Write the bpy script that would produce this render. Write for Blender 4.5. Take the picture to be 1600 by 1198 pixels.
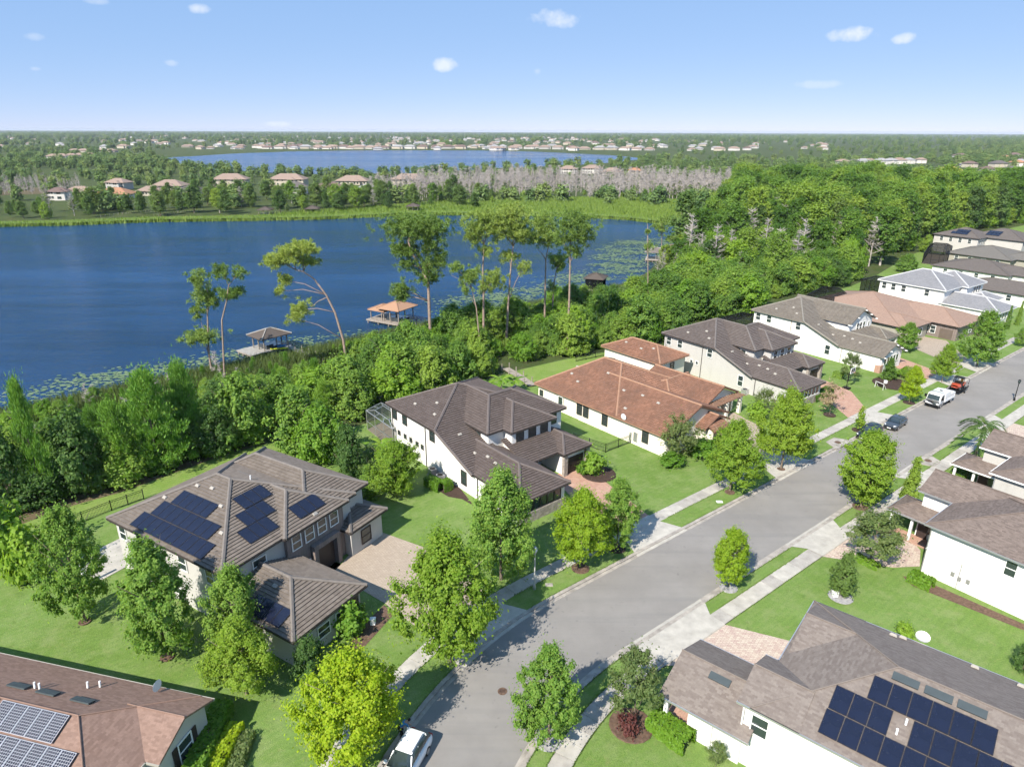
import bpy, math, random
import numpy as np
from mathutils import Vector, Matrix
R = math.radians
for o in list(bpy.data.objects): bpy.data.objects.remove(o, do_unlink=True)
sc = bpy.context.scene
COL = sc.collection

# ------------------------------------------------------------------ camera, sky, sun, exposure
CAM_H = 40.0
cam_d = bpy.data.cameras.new('camera'); cam = bpy.data.objects.new('camera', cam_d); COL.objects.link(cam)
cam_d.sensor_width = 36.0; cam_d.lens = 36.0 * 1045.0 / 1600.0
cam_d.clip_start = 0.5; cam_d.clip_end = 60000
PITCH = math.atan(395.0 / 1045.0)
cam.matrix_world = Matrix.Translation((0, 0, CAM_H)) @ Matrix.Rotation(math.pi / 2 - PITCH, 4, 'X') @ Matrix.Rotation(R(0.22), 4, 'Z')
sc.camera = cam
SUN_EL = R(43.5); SHADOW_AZ = R(56.0)          # shadows fall towards this heading (from +X)
ld = Vector((math.cos(SHADOW_AZ) * math.cos(SUN_EL), math.sin(SHADOW_AZ) * math.cos(SUN_EL), -math.sin(SUN_EL)))
sun_d = bpy.data.lights.new('sun', 'SUN'); sun = bpy.data.objects.new('sun', sun_d); COL.objects.link(sun)
sun_d.energy = 4.0; sun_d.angle = R(0.53); sun_d.color = (1.0, 0.935, 0.83)
sun.rotation_euler = ld.to_track_quat('-Z', 'Y').to_euler(); sun.location = (-60, -80, 120)
world = bpy.data.worlds.new('World'); sc.world = world; world.use_nodes = True
wn = world.node_tree; wn.nodes.clear()
W = lambda t: wn.nodes.new(t)
sky = W('ShaderNodeTexSky'); sky.sky_type = 'NISHITA'; sky.sun_disc = False
sky.sun_elevation = SUN_EL
to_sun = -ld
sky.sun_rotation = math.atan2(to_sun.x, to_sun.y)
sky.air_density = 0.5; sky.dust_density = 0.0; sky.ozone_density = 4.0; sky.altitude = 40
bg = W('ShaderNodeBackground'); bg.inputs['Strength'].default_value = 0.13
wo = W('ShaderNodeOutputWorld')
# small fair-weather clouds: soft noise-edged patches at fixed sky directions
tc = W('ShaderNodeTexCoord')
nz = W('ShaderNodeTexNoise'); nz.inputs['Scale'].default_value = 26; nz.inputs['Detail'].default_value = 7; nz.inputs['Roughness'].default_value = 0.62
wn.links.new(tc.outputs['Generated'], nz.inputs['Vector'])
CLOUDS = [(0.0544, 0.9891, 0.1368, 0.0352, 0.0143, 0.8), (-0.0894, 0.9926, 0.0826, 0.0224, 0.0095, 0.75), (0.4129, 0.9041, 0.1105, 0.0309, 0.01, 0.95), (0.4601, 0.8818, 0.1033, 0.0151, 0.0075, 0.85), (-0.3784, 0.9156, 0.1361, 0.0139, 0.0062, 0.6), (0.3818, 0.9225, 0.0557, 0.0307, 0.0056, 0.28), (-0.3071, 0.9516, 0.0068, 0.0221, 0.0042, 0.45), (-0.5364, 0.8385, 0.0961, 0.0129, 0.005, 0.3), (-0.4769, 0.8683, 0.1364, 0.0146, 0.0044, 0.35), (-0.5435, 0.837, 0.0634, 0.0073, 0.0029, 0.3), (-0.4188, 0.9049, 0.0755, 0.0094, 0.0039, 0.3), (0.0331, 0.9967, 0.0747, 0.0052, 0.0043, 0.25)]
mask = None
for (dx, dy, dz, rx, rz, amp) in CLOUDS:
    d = Vector((dx, dy, dz)).normalized()
    right = Vector((d.y, -d.x, 0)).normalized(); up = right.cross(d)
    def dotn(v):
        n = W('ShaderNodeVectorMath'); n.operation = 'DOT_PRODUCT'; n.inputs[1].default_value = v
        wn.links.new(tc.outputs['Generated'], n.inputs[0]); return n.outputs['Value']
    def mth(op, a, b=None):
        n = W('ShaderNodeMath'); n.operation = op
        for i, q in enumerate((a, b)):
            if q is None: continue
            if isinstance(q, (int, float)): n.inputs[i].default_value = q
            else: wn.links.new(q, n.inputs[i])
        return n.outputs[0]
    a = mth('DIVIDE', dotn(right), rx); b = mth('DIVIDE', dotn(up), rz)
    rr = mth('ADD', mth('MULTIPLY', a, a), mth('MULTIPLY', b, b))
    front = mth('GREATER_THAN', dotn(d), 0.5)
    m = mth('SUBTRACT', 1.0, rr)
    m = mth('ADD', m, mth('MULTIPLY', mth('SUBTRACT', nz.outputs['Fac'], 0.55), 3.4))
    m = mth('MULTIPLY', mth('MULTIPLY', mth('MAXIMUM', mth('MINIMUM', m, 1.0), 0.0), amp), front)
    mask = m if mask is None else mth('MAXIMUM', mask, m)
# clear pale midday sky: the Nishita gradient, softened by an even blue air-light
hsv = W('ShaderNodeVectorMath'); hsv.operation = 'MULTIPLY_ADD'; hsv.inputs[1].default_value = (.30, .185, .115); hsv.inputs[2].default_value = (.86, 1.62, 2.95)
wn.links.new(sky.outputs[0], hsv.inputs[0])
cm = W('ShaderNodeMix'); cm.data_type = 'RGBA'
wn.links.new(mask, cm.inputs[0]); wn.links.new(hsv.outputs[0], cm.inputs[6]); cm.inputs[7].default_value = (3.7, 3.9, 4.2, 1)
wn.links.new(cm.outputs[2], bg.inputs['Color']); wn.links.new(bg.outputs[0], wo.inputs['Surface'])
vs = sc.view_settings; vs.view_transform = 'Standard'; vs.look = 'None'; vs.gamma = 1.0; vs.use_curve_mapping = False
vs.exposure = 1.0
try:
    cy = sc.cycles; cy.max_bounces = 5; cy.diffuse_bounces = 2; cy.glossy_bounces = 2; cy.transmission_bounces = 3; cy.transparent_max_bounces = 6; cy.volume_bounces = 0; cy.use_adaptive_sampling = True; cy.adaptive_threshold = .03
except Exception: pass

# ------------------------------------------------------------------ helpers
def tag(o, label=None, cat=None, group=None, kind=None):
    if label: o['label'] = label
    if cat: o['category'] = cat
    if group: o['group'] = group
    if kind: o['kind'] = kind
    return o
def empty(name, loc, rz=0.0, parent=None):
    o = bpy.data.objects.new(name, None); COL.objects.link(o); o.location = loc; o.rotation_euler = (0, 0, rz)
    o.empty_display_size = 0.3
    if parent: o.parent = parent
    return o
def link(name, me, parent=None, loc=None, rot=None, scale=None):
    o = bpy.data.objects.new(name, me); COL.objects.link(o)
    if parent: o.parent = parent
    if loc is not None: o.location = loc
    if rot is not None: o.rotation_euler = rot
    if scale is not None: o.scale = scale
    return o
class MB:
    def __init__(s): s.v = []; s.f = []; s.uv = []
    def add(s, vs, fs):
        b = len(s.v); s.v += [tuple(p) for p in vs]; s.f += [tuple(i + b for i in f) for f in fs]; return s
    def box(s, x0, x1, y0, y1, z0, z1):
        return s.add([(x0,y0,z0),(x1,y0,z0),(x1,y1,z0),(x0,y1,z0),(x0,y0,z1),(x1,y0,z1),(x1,y1,z1),(x0,y1,z1)],
                     [(3,2,1,0),(4,5,6,7),(0,1,5,4),(1,2,6,5),(2,3,7,6),(3,0,4,7)])
    def bar(s, p, q, w, h=None, up=(0,0,1)):
        h = h or w; p = Vector(p); q = Vector(q); d = (q - p).normalized(); up = Vector(up)
        if abs(d.dot(up)) > .98: up = Vector((1,0,0))
        a = d.cross(up).normalized() * (w/2); b = a.cross(d).normalized() * (h/2)
        V = [p-a-b,p+a-b,p+a+b,p-a+b,q-a-b,q+a-b,q+a+b,q-a+b]
        return s.add(V, [(0,1,2,3),(7,6,5,4),(4,5,1,0),(5,6,2,1),(6,7,3,2),(7,4,0,3)])
    def tube(s, pts, rad, n=7, cap=True):
        pts = [Vector(p) for p in pts]; rings = []
        if not hasattr(rad, '__len__'): rad = [rad]*len(pts)
        for i, p in enumerate(pts):
            d = (pts[min(i+1,len(pts)-1)] - pts[max(i-1,0)]).normalized()
            a = d.orthogonal() if i == 0 else (ra - d*ra.dot(d))
            ra = a.normalized(); b = d.cross(ra)
            rings.append([p + (ra*math.cos(k*2*math.pi/n) + b*math.sin(k*2*math.pi/n))*rad[i] for k in range(n)])
        base = len(s.v); s.v += [tuple(q) for r_ in rings for q in r_]
        for i in range(len(pts)-1):
            for k in range(n):
                s.f.append((base+i*n+k, base+i*n+(k+1)%n, base+(i+1)*n+(k+1)%n, base+(i+1)*n+k))
        if cap:
            s.f.append(tuple(base+k for k in reversed(range(n)))); s.f.append(tuple(base+(len(pts)-1)*n+k for k in range(n)))
        return s
    def prism(s, poly, z0, z1):
        n = len(poly); a = sum(poly[i][0]*poly[(i+1)%n][1]-poly[(i+1)%n][0]*poly[i][1] for i in range(n))
        if a < 0: poly = poly[::-1]
        V = [(x,y,z0) for x,y in poly] + [(x,y,z1) for x,y in poly]
        return s.add(V, [tuple(reversed(range(n))), tuple(range(n,2*n))] + [(i,(i+1)%n,n+(i+1)%n,n+i) for i in range(n)])
    def disc(s, c, r, z, n=10, ry=None):
        ry = ry or r
        return s.add([(c[0]+r*math.cos(k*2*math.pi/n), c[1]+ry*math.sin(k*2*math.pi/n), z) for k in range(n)], [tuple(range(n))])
    def lathe(s, prof, n=14, c=(0,0,0), axis='z'):
        b = len(s.v)
        for r, z in prof:
            for k in range(n):
                x, y = r*math.cos(k*2*math.pi/n), r*math.sin(k*2*math.pi/n)
                p = (x, y, z) if axis == 'z' else (x, z, y) if axis == 'y' else (z, x, y)
                s.v.append((p[0]+c[0], p[1]+c[1], p[2]+c[2]))
        for i in range(len(prof)-1):
            for k in range(n): s.f.append((b+i*n+k, b+i*n+(k+1)%n, b+(i+1)*n+(k+1)%n, b+(i+1)*n+k))
        s.f.append(tuple(b+k for k in reversed(range(n)))); s.f.append(tuple(b+(len(prof)-1)*n+k for k in range(n)))
        return s
    def mesh(s, mat, smooth=False, name='mesh'):
        me = bpy.data.meshes.new(name); me.from_pydata(s.v, [], s.f)
        if s.uv:
            uvl = me.uv_layers.new(name='UVMap'); uvl.data.foreach_set('uv', np.array(s.uv, dtype=np.float32).ravel())
        if mat is not None: me.materials.append(mat)
        if smooth: me.polygons.foreach_set('use_smooth', [True]*len(me.polygons))
        me.update(); return me
    def build(s, name, mat, parent=None, smooth=False, loc=None, rot=None):
        return link(name, s.mesh(mat, smooth, name), parent, loc, rot)
def np_mesh(name, V, F, mat):
    """fast mesh from numpy verts (n,3) and uniform faces (m,k)"""
    me = bpy.data.meshes.new(name); k = F.shape[1]
    me.vertices.add(len(V)); me.vertices.foreach_set('co', V.astype(np.float32).ravel())
    me.loops.add(F.size); me.loops.foreach_set('vertex_index', F.astype(np.int32).ravel())
    me.polygons.add(len(F)); me.polygons.foreach_set('loop_start', np.arange(0, F.size, k, dtype=np.int32))
    me.polygons.foreach_set('loop_total', np.full(len(F), k, dtype=np.int32))
    me.materials.append(mat); me.update(calc_edges=True); me.validate(); return me

# ------------------------------------------------------------------ materials
def nodes(name):
    m = bpy.data.materials.new(name); m.use_nodes = True; nt = m.node_tree; nt.nodes.clear()
    out = nt.nodes.new('ShaderNodeOutputMaterial'); return m, nt, out
def N(nt, t, **kw):
    n = nt.nodes.new(t)
    for k, v in kw.items(): setattr(n, k, v)
    return n
def mixc(nt, fac, a, b, blend='MIX'):
    n = nt.nodes.new('ShaderNodeMix'); n.data_type = 'RGBA'; n.blend_type = blend
    for i, q in ((0, fac), (6, a), (7, b)):
        if isinstance(q, (int, float)): n.inputs[i].default_value = q
        elif isinstance(q, tuple): n.inputs[i].default_value = q if len(q) == 4 else q + (1,)
        else: nt.links.new(q, n.inputs[i])
    return n.outputs[2]
def noise(nt, vec, scale, detail=4, rough=.55):
    n = N(nt, 'ShaderNodeTexNoise'); n.inputs['Scale'].default_value = scale; n.inputs['Detail'].default_value = detail; n.inputs['Roughness'].default_value = rough
    if vec is not None: nt.links.new(vec, n.inputs['Vector'])
    return n.outputs['Fac']
def ramp(nt, fac, lo, hi):
    n = N(nt, 'ShaderNodeMapRange'); n.inputs['From Min'].default_value = lo; n.inputs['From Max'].default_value = hi
    nt.links.new(fac, n.inputs['Value']); return n.outputs['Result']
def math_(nt, op, a, b=None):
    n = N(nt, 'ShaderNodeMath', operation=op)
    for i, q in enumerate((a, b)):
        if q is None: continue
        if isinstance(q, (int, float)): n.inputs[i].default_value = q
        else: nt.links.new(q, n.inputs[i])
    return n.outputs[0]
def principled(nt, out, col, rough=.8, spec=.3, metal=0.0):
    p = N(nt, 'ShaderNodeBsdfPrincipled'); p.inputs['Roughness'].default_value = rough; p.inputs['Specular IOR Level'].default_value = spec
    p.inputs['Metallic'].default_value = metal
    if isinstance(col, tuple): p.inputs['Base Color'].default_value = col + (1,)
    else: nt.links.new(col, p.inputs['Base Color'])
    nt.links.new(p.outputs[0], out.inputs['Surface']); return p
def bump(nt, p, h, strength=.3, dist=.05):
    b = N(nt, 'ShaderNodeBump'); b.inputs['Strength'].default_value = strength; b.inputs['Distance'].default_value = dist
    nt.links.new(h, b.inputs['Height']); nt.links.new(b.outputs[0], p.inputs['Normal'])
def mat(name, col, rough=.8, var=.12, scale=1.5, spec=.3, metal=0.0, bmp=0.0, coord='Object'):
    m, nt, out = nodes(name); t = N(nt, 'ShaderNodeTexCoord').outputs[coord]
    f = noise(nt, t, scale, 6, .6)
    lo = tuple(c*(1-var) for c in col); hi = tuple(min(1, c*(1+var)) for c in col)
    p = principled(nt, out, mixc(nt, ramp(nt, f, .3, .7), lo, hi), rough, spec, metal)
    if bmp: bump(nt, p, noise(nt, t, scale*12, 3), bmp, .02)
    return m
def rooftile(name, c1, c2, c3, cw=.33, ch=.34, stain=.35, rough=.85):
    """per-tile colour from the roof UVs (metres along the eave, metres up the slope) plus weather stains"""
    m, nt, out = nodes(name); uv = N(nt, 'ShaderNodeTexCoord').outputs['UV']; ob = N(nt, 'ShaderNodeTexCoord').outputs['Object']
    sep = N(nt, 'ShaderNodeSeparateXYZ'); nt.links.new(uv, sep.inputs[0])
    row = math_(nt, 'FLOOR', math_(nt, 'DIVIDE', sep.outputs[1], ch))
    colm = math_(nt, 'FLOOR', math_(nt, 'ADD', math_(nt, 'DIVIDE', sep.outputs[0], cw), math_(nt, 'MULTIPLY', row, .5)))
    cmb = N(nt, 'ShaderNodeCombineXYZ'); nt.links.new(colm, cmb.inputs[0]); nt.links.new(row, cmb.inputs[1])
    wnz = N(nt, 'ShaderNodeTexWhiteNoise'); nt.links.new(cmb.outputs[0], wnz.inputs['Vector'])
    a = mixc(nt, wnz.outputs['Value'], c1, c2)
    big = ramp(nt, noise(nt, ob, .35, 5, .65), .35, .7)
    a = mixc(nt, math_(nt, 'MULTIPLY', big, stain), a, c3)
    fine = ramp(nt, noise(nt, ob, 7, 3), .3, .7)
    a = mixc(nt, math_(nt, 'MULTIPLY', fine, .25), a, tuple(x*.55 for x in c1))
    p = principled(nt, out, a, rough, .2)
    fr = math_(nt, 'FRACT', math_(nt, 'ADD', math_(nt, 'DIVIDE', sep.outputs[0], cw), math_(nt, 'MULTIPLY', row, .5)))
    gap = math_(nt, 'GREATER_THAN', math_(nt, 'ABSOLUTE', math_(nt, 'SUBTRACT', fr, .5)), .46)
    bump(nt, p, math_(nt, 'ADD', math_(nt, 'MULTIPLY', gap, -1.0), math_(nt, 'MULTIPLY', noise(nt, ob, 14, 3), .5)), .35, .03)
    return m
def leafmat(name, c1, c2, trans=.35, dead=None, var=1.0):
    m, nt, out = nodes(name)
    oi = N(nt, 'ShaderNodeObjectInfo'); ge = N(nt, 'ShaderNodeNewGeometry')
    a = mixc(nt, ge.outputs['Random Per Island'], c1, c2)
    r_ = oi.outputs['Random']       # each tree a little darker or yellower than the next
    a = mixc(nt, math_(nt, 'MULTIPLY', math_(nt, 'MAXIMUM', math_(nt, 'SUBTRACT', .5, r_), 0.0), 1.1*var), a, tuple(x*k for x, k in zip(c1, (.5, .62, .6))))
    a = mixc(nt, math_(nt, 'MULTIPLY', math_(nt, 'MAXIMUM', math_(nt, 'SUBTRACT', r_, .5), 0.0), .9*var), a, tuple(min(.6, x*k) for x, k in zip(c2, (1.35, 1.12, 1.0))))
    if dead: a = mixc(nt, math_(nt, 'GREATER_THAN', ge.outputs['Random Per Island'], .93), a, dead)
    d = N(nt, 'ShaderNodeBsdfPrincipled'); d.inputs['Roughness'].default_value = .55; d.inputs['Specular IOR Level'].default_value = .25
    nt.links.new(a, d.inputs['Base Color'])
    t = N(nt, 'ShaderNodeBsdfTranslucent'); nt.links.new(mixc(nt, 1.0, a, (1.25, 1.2, .55), 'MULTIPLY'), t.inputs['Color'])
    mx = N(nt, 'ShaderNodeMixShader'); mx.inputs[0].default_value = trans
    nt.links.new(d.outputs[0], mx.inputs[1]); nt.links.new(t.outputs[0], mx.inputs[2]); nt.links.new(mx.outputs[0], out.inputs['Surface'])
    return m
def grassmat(name, c1, c2, c3, s1=.12, stripe=0.0, sdir=0.0):
    m, nt, out = nodes(name); t = N(nt, 'ShaderNodeTexCoord').outputs['Object']
    a = mixc(nt, ramp(nt, noise(nt, t, s1, 6, .6), .35, .65), c1, c2)
    a = mixc(nt, math_(nt, 'MULTIPLY', ramp(nt, noise(nt, t, s1*5, 6, .7), .45, .72), .75), a, c3)
    a = mixc(nt, math_(nt, 'MULTIPLY', ramp(nt, noise(nt, t, s1*16, 5, .7), .56, .72), .45), a, tuple(x*k_ for x, k_ in zip(c3, (1.05, .82, .9))))
    a = mixc(nt, math_(nt, 'MULTIPLY', ramp(nt, noise(nt, t, s1*9, 4, .7), .55, .7), .4), a, tuple(x*.62 for x in c1))
    f = noise(nt, t, 9, 4, .7)
    a = mixc(nt, ramp(nt, f, .3, .7), a, mixc(nt, 1.0, a, (.62, .66, .6), 'MULTIPLY'))
    if stripe:
        mp = N(nt, 'ShaderNodeMapping'); mp.inputs['Rotation'].default_value = (0, 0, sdir); nt.links.new(t, mp.inputs['Vector'])
        wv = N(nt, 'ShaderNodeTexWave'); wv.inputs['Scale'].default_value = .55; wv.inputs['Distortion'].default_value = 1.2; wv.inputs['Detail'].default_value = 2
        nt.links.new(mp.outputs[0], wv.inputs['Vector'])
        a = mixc(nt, math_(nt, 'MULTIPLY', wv.outputs['Fac'], stripe), a, mixc(nt, 1.0, a, (1.35, 1.25, 1.2), 'MULTIPLY'))
    p = principled(nt, out, a, .9, .1); bump(nt, p, noise(nt, t, 22, 3), .6, .08); return m
M = {}
def stucco(name, col):
    m, nt, out = nodes(name); t = N(nt, 'ShaderNodeTexCoord').outputs['Object']
    mp = N(nt, 'ShaderNodeMapping'); mp.inputs['Scale'].default_value = (1.6, 1.6, .18); nt.links.new(t, mp.inputs['Vector'])
    a = mixc(nt, ramp(nt, noise(nt, t, .5, 5, .6), .3, .7), tuple(c*.94 for c in col), col)
    a = mixc(nt, math_(nt, 'MULTIPLY', ramp(nt, noise(nt, mp.outputs[0], 1.0, 6, .7), .52, .8), .30), a, tuple(c*k_ for c, k_ in zip(col, (.62, .60, .55))))
    p = principled(nt, out, a, .88, .2); bump(nt, p, noise(nt, t, 14, 3), .2, .02); return m
M['white'] = stucco('white_stucco', (.80, .78, .75))
M['cream'] = stucco('cream_stucco', (.78, .74, .64))
M['greywall'] = stucco('grey_stucco', (.52, .50, .47))
M['palegrey'] = stucco('pale_grey_stucco', (.50, .485, .46))
M['taupe'] = stucco('taupe_stucco', (.36, .34, .29))
M['stone'] = mat('ledge_stone', (.33, .29, .25), .9, .4, 3.5, .2, bmp=.8)
M['trim'] = mat('white_trim', (.82, .82, .80), .5, .03)
M['darktrim'] = mat('dark_trim', (.05, .042, .04), .5, .1)
M['black'] = mat('black_metal', (.012, .012, .013), .45, .1)
M['glass'] = mat('window_glass', (.035, .05, .05), .06, .2, .8, .8)
M['doorbrown'] = mat('dark_brown_door', (.045, .032, .03), .5, .1)
M['doortan'] = mat('tan_garage_door', (.14, .11, .09), .55, .1)
M['wood'] = mat('weathered_wood', (.30, .26, .22), .85, .25, 2.2)
M['woodred'] = mat('red_brown_wood', (.22, .13, .09), .85, .25, 2.2)
M['greywood'] = mat('grey_deck_boards', (.33, .315, .29), .85, .2, 2.0)
M['asphalt'] = mat('asphalt', (.245, .235, .225), .92, .09, .22, .2, bmp=.3)
def asphalt():
    m, nt, out = nodes('asphalt'); t = N(nt, 'ShaderNodeTexCoord').outputs['Object']
    a = mixc(nt, ramp(nt, noise(nt, t, .18, 6, .65), .3, .7), (.205, .192, .178), (.262, .246, .228))
    mp = N(nt, 'ShaderNodeMapping'); mp.inputs['Rotation'].default_value = (0, 0, -R(38)); mp.inputs['Scale'].default_value = (.04, .9, 1); nt.links.new(t, mp.inputs['Vector'])
    a = mixc(nt, math_(nt, 'MULTIPLY', ramp(nt, noise(nt, mp.outputs[0], 1.0, 4, .6), .5, .75), .45), a, (.17, .165, .16))
    spots = ramp(nt, noise(nt, t, 1.7, 3, .5), .66, .74); a = mixc(nt, math_(nt, 'MULTIPLY', spots, .4), a, (.12, .115, .11))
    p = principled(nt, out, a, .92, .2); bump(nt, p, noise(nt, t, 12, 3), .3, .02); return m
M['asphalt'] = asphalt()
M['concrete'] = mat('concrete', (.36, .335, .30), .9, .2, 1.1, .2, bmp=.2)
M['concrete2'] = mat('pale_concrete', (.42, .395, .35), .9, .18, 1.0, .2, bmp=.2)
M['kerb'] = mat('kerb_concrete', (.33, .30, .265), .9, .3, 1.3, .2, bmp=.2)
M['mulch'] = mat('bark_mulch', (.062, .042, .034), .95, .35, 4, .1, bmp=.9)
M['redmulch'] = mat('red_bark_mulch', (.13, .085, .062), .95, .35, 4, .1, bmp=.9)
M['stones'] = mat('grey_edging_stones', (.32, .31, .31), .9, .35, 5, .2, bmp=.9)
M['bark'] = mat('tree_bark', (.20, .16, .125), .9, .3, 3, .1, bmp=.6)
M['pinebark'] = mat('pine_bark', (.30, .225, .18), .9, .35, 3, .1, bmp=.7)
M['deadwood'] = mat('bare_grey_twigs', (.40, .36, .335), .9, .25, 1.5, .1)
M['solar'] = mat('solar_cell_dark', (.010, .013, .030), .16, .15, 1.0, .6)
M['panelframe'] = mat('solar_panel_frame', (.02, .02, .025), .4, .05)
M['silverframe'] = mat('silver_panel_frame', (.62, .62, .64), .35, .05, metal=.6)
M['metal'] = mat('galvanised_metal', (.55, .55, .56), .4, .06, metal=.7)
M['plastic'] = mat('white_plastic', (.82, .82, .82), .45, .03)
M['rubber'] = mat('tyre_rubber', (.015, .015, .016), .8, .1)
M['chrome'] = mat('wheel_alloy', (.5, .5, .52), .3, .05, metal=.8)
M['lens'] = mat('lamp_lens', (.75, .75, .75), .1, .05, spec=.7)
M['redlens'] = mat('tail_lamp', (.35, .01, .01), .2, .05, spec=.6)
def paint(name, c):
    m, nt, out = nodes(name); p = principled(nt, out, c, .28, .5); p.inputs['Coat Weight'].default_value = .7; p.inputs['Coat Roughness'].default_value = .05; return m
M['whitepaint'] = paint('white_car_paint', (.78, .78, .78)); M['blackpaint'] = paint('black_car_paint', (.012, .013, .016))
M['greypaint'] = paint('dark_grey_car_paint', (.045, .055, .065)); M['orangepaint'] = paint('orange_red_paint', (.42, .07, .03))
M['yellow'] = mat('yellow_plastic', (.72, .72, .02), .4, .04); M['blue'] = mat('blue_plastic', (.03, .22, .55), .4, .05)
def paver(name, c1, c2, c3):
    m, nt, out = nodes(name); t = N(nt, 'ShaderNodeTexCoord').outputs['Object']
    br = N(nt, 'ShaderNodeTexBrick'); nt.links.new(t, br.inputs['Vector']); br.inputs['Scale'].default_value = 1.0
    br.inputs['Color1'].default_value = c1 + (1,); br.inputs['Color2'].default_value = c2 + (1,); br.inputs['Mortar'].default_value = tuple(x*.6 for x in c1) + (1,)
    br.inputs['Mortar Size'].default_value = .012; br.inputs['Brick Width'].default_value = .3; br.inputs['Row Height'].default_value = .2; br.inputs['Bias'].default_value = 0
    a = mixc(nt, math_(nt, 'MULTIPLY', ramp(nt, noise(nt, t, 1.2, 5, .7), .4, .7), .5), br.outputs['Color'], c3)
    p = principled(nt, out, a, .88, .2); bump(nt, p, br.outputs['Fac'], -.25, .02); return m
M['paver'] = paver('tan_pavers', (.36, .295, .23), (.43, .355, .28), (.33, .265, .21))
M['paverred'] = paver('red_pavers', (.46, .28, .20), (.38, .21, .16), (.50, .36, .28))
M['paverpink'] = paver('mottled_pavers', (.42, .30, .26), (.55, .47, .38), (.50, .43, .34))
M['brick'] = paver('grey_brown_brick', (.21, .17, .15), (.27, .22, .20), (.17, .14, .13))
M['lawn'] = grassmat('lawn_grass', (.145, .235, .050), (.185, .285, .075), (.265, .32, .13), .10, .22, R(52))
M['lawnrear'] = grassmat('mown_rear_grass', (.17, .27, .055), (.21, .30, .075), (.26, .31, .11), .10, .5, R(58))
M['ground'] = grassmat('wild_ground', (.055, .085, .025), (.085, .115, .035), (.12, .11, .06), .05)
M['scrub'] = grassmat('dry_scrub_ground', (.17, .13, .08), (.20, .15, .10), (.09, .10, .035), .3)
M['marsh'] = grassmat('marsh_grass_ground', (.15, .22, .05), (.19, .26, .065), (.12, .16, .05), .05)
def water(name, deep, k):
    m, nt, out = nodes(name); t = N(nt, 'ShaderNodeTexCoord').outputs['Object']
    st_ = N(nt, 'ShaderNodeMapping'); st_.inputs['Rotation'].default_value = (0, 0, R(-12)); st_.inputs['Scale'].default_value = (.25, 1.6, 1.0); nt.links.new(t, st_.inputs['Vector'])
    streak = ramp(nt, noise(nt, st_.outputs[0], .018*k, 6, .7), .35, .68)          # wind streaks and slicks
    p = principled(nt, out, mixc(nt, streak, deep, tuple(x*1.8 for x in deep)), .1, .25)
    rg = N(nt, 'ShaderNodeMapRange'); rg.inputs['To Min'].default_value = .08; rg.inputs['To Max'].default_value = .24; nt.links.new(streak, rg.inputs['Value']); nt.links.new(rg.outputs[0], p.inputs['Roughness'])
    mp = N(nt, 'ShaderNodeMapping'); mp.inputs['Rotation'].default_value = (0, 0, R(-20)); mp.inputs['Scale'].default_value = (.35, 1.0, 1.0); nt.links.new(t, mp.inputs['Vector'])
    h = math_(nt, 'ADD', noise(nt, mp.outputs[0], 1.7, 5, .65), math_(nt, 'MULTIPLY', noise(nt, mp.outputs[0], .25, 3, .6), 1.8))
    bump(nt, p, h, 1.0, .6); return m
M['water'] = water('lake_water', (.003, .031, .088), 1.0)
M['water2'] = water('far_lake_water', (.003, .034, .10), .4)
def screenmat(nm='screen_mesh', c=(.012, .013, .014, 1), f=.38):
    m, nt, out = nodes(nm); d = N(nt, 'ShaderNodeBsdfDiffuse'); d.inputs[0].default_value = c; t = N(nt, 'ShaderNodeBsdfTransparent')
    mx = N(nt, 'ShaderNodeMixShader'); mx.inputs[0].default_value = f; nt.links.new(d.outputs[0], mx.inputs[1]); nt.links.new(t.outputs[0], mx.inputs[2]); nt.links.new(mx.outputs[0], out.inputs['Surface']); return m
M['screen'] = screenmat(); M['screenlight'] = screenmat('pale_screen_mesh', (.07, .085, .07, 1), .62)
def gridpanel():
    m, nt, out = nodes('gridded_solar_cells'); uv = N(nt, 'ShaderNodeTexCoord').outputs['Object']
    sep = N(nt, 'ShaderNodeSeparateXYZ'); nt.links.new(uv, sep.inputs[0])
    def ln(o): return math_(nt, 'GREATER_THAN', math_(nt, 'ABSOLUTE', math_(nt, 'SUBTRACT', math_(nt, 'FRACT', math_(nt, 'DIVIDE', o, .165)), .5)), .43)
    g = math_(nt, 'MAXIMUM', ln(sep.outputs[0]), ln(sep.outputs[1]))
    principled(nt, out, mixc(nt, g, (.02, .022, .035), (.42, .42, .44)), .2, .5); return m
M['solargrid'] = gridpanel()
# ------------------------------------------------------------------ street frame and ground
SA = R(38); SC, SS = math.cos(SA), math.sin(SA)
def st(S, T): return (S*SC + T*SS, S*SS - T*SC)
TC, RB, S0 = -32.9, 34.0, 34.0                  # road centre line, bend radius, start of the bend
def along(q, off):
    """point on the street: q metres along, off metres to the right of the centre line"""
    if q >= S0: return st(q, TC + off)
    ph = (S0 - q) / RB
    return st(S0 - (RB - off)*math.sin(ph), TC + RB - (RB - off)*math.cos(ph))
def strip(name, q0, q1, o0, o1, z, mt, dz=0.0, step=2.0, parent=None):
    mb = MB(); n = max(1, int((q1-q0)/step)); V = []
    for i in range(n+1):
        q = q0 + (q1-q0)*i/n; a = along(q, o0); b = along(q, o1)
        V += [(a[0], a[1], z), (b[0], b[1], z)]
        if dz: V += [(a[0], a[1], z-dz), (b[0], b[1], z-dz)]
    k = 4 if dz else 2; F = []
    for i in range(n):
        a = i*k; b = a+k
        F.append((a, a+1, b+1, b))
        if dz: F += [(a, b, b+2, a+2), (a+1, a+3, b+3, b+1)]
    if dz: F += [(0, 2, 3, 1), (n*k, n*k+1, n*k+3, n*k+2)]
    mb.add(V, F); return mb.build(name, mt, parent)
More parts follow.
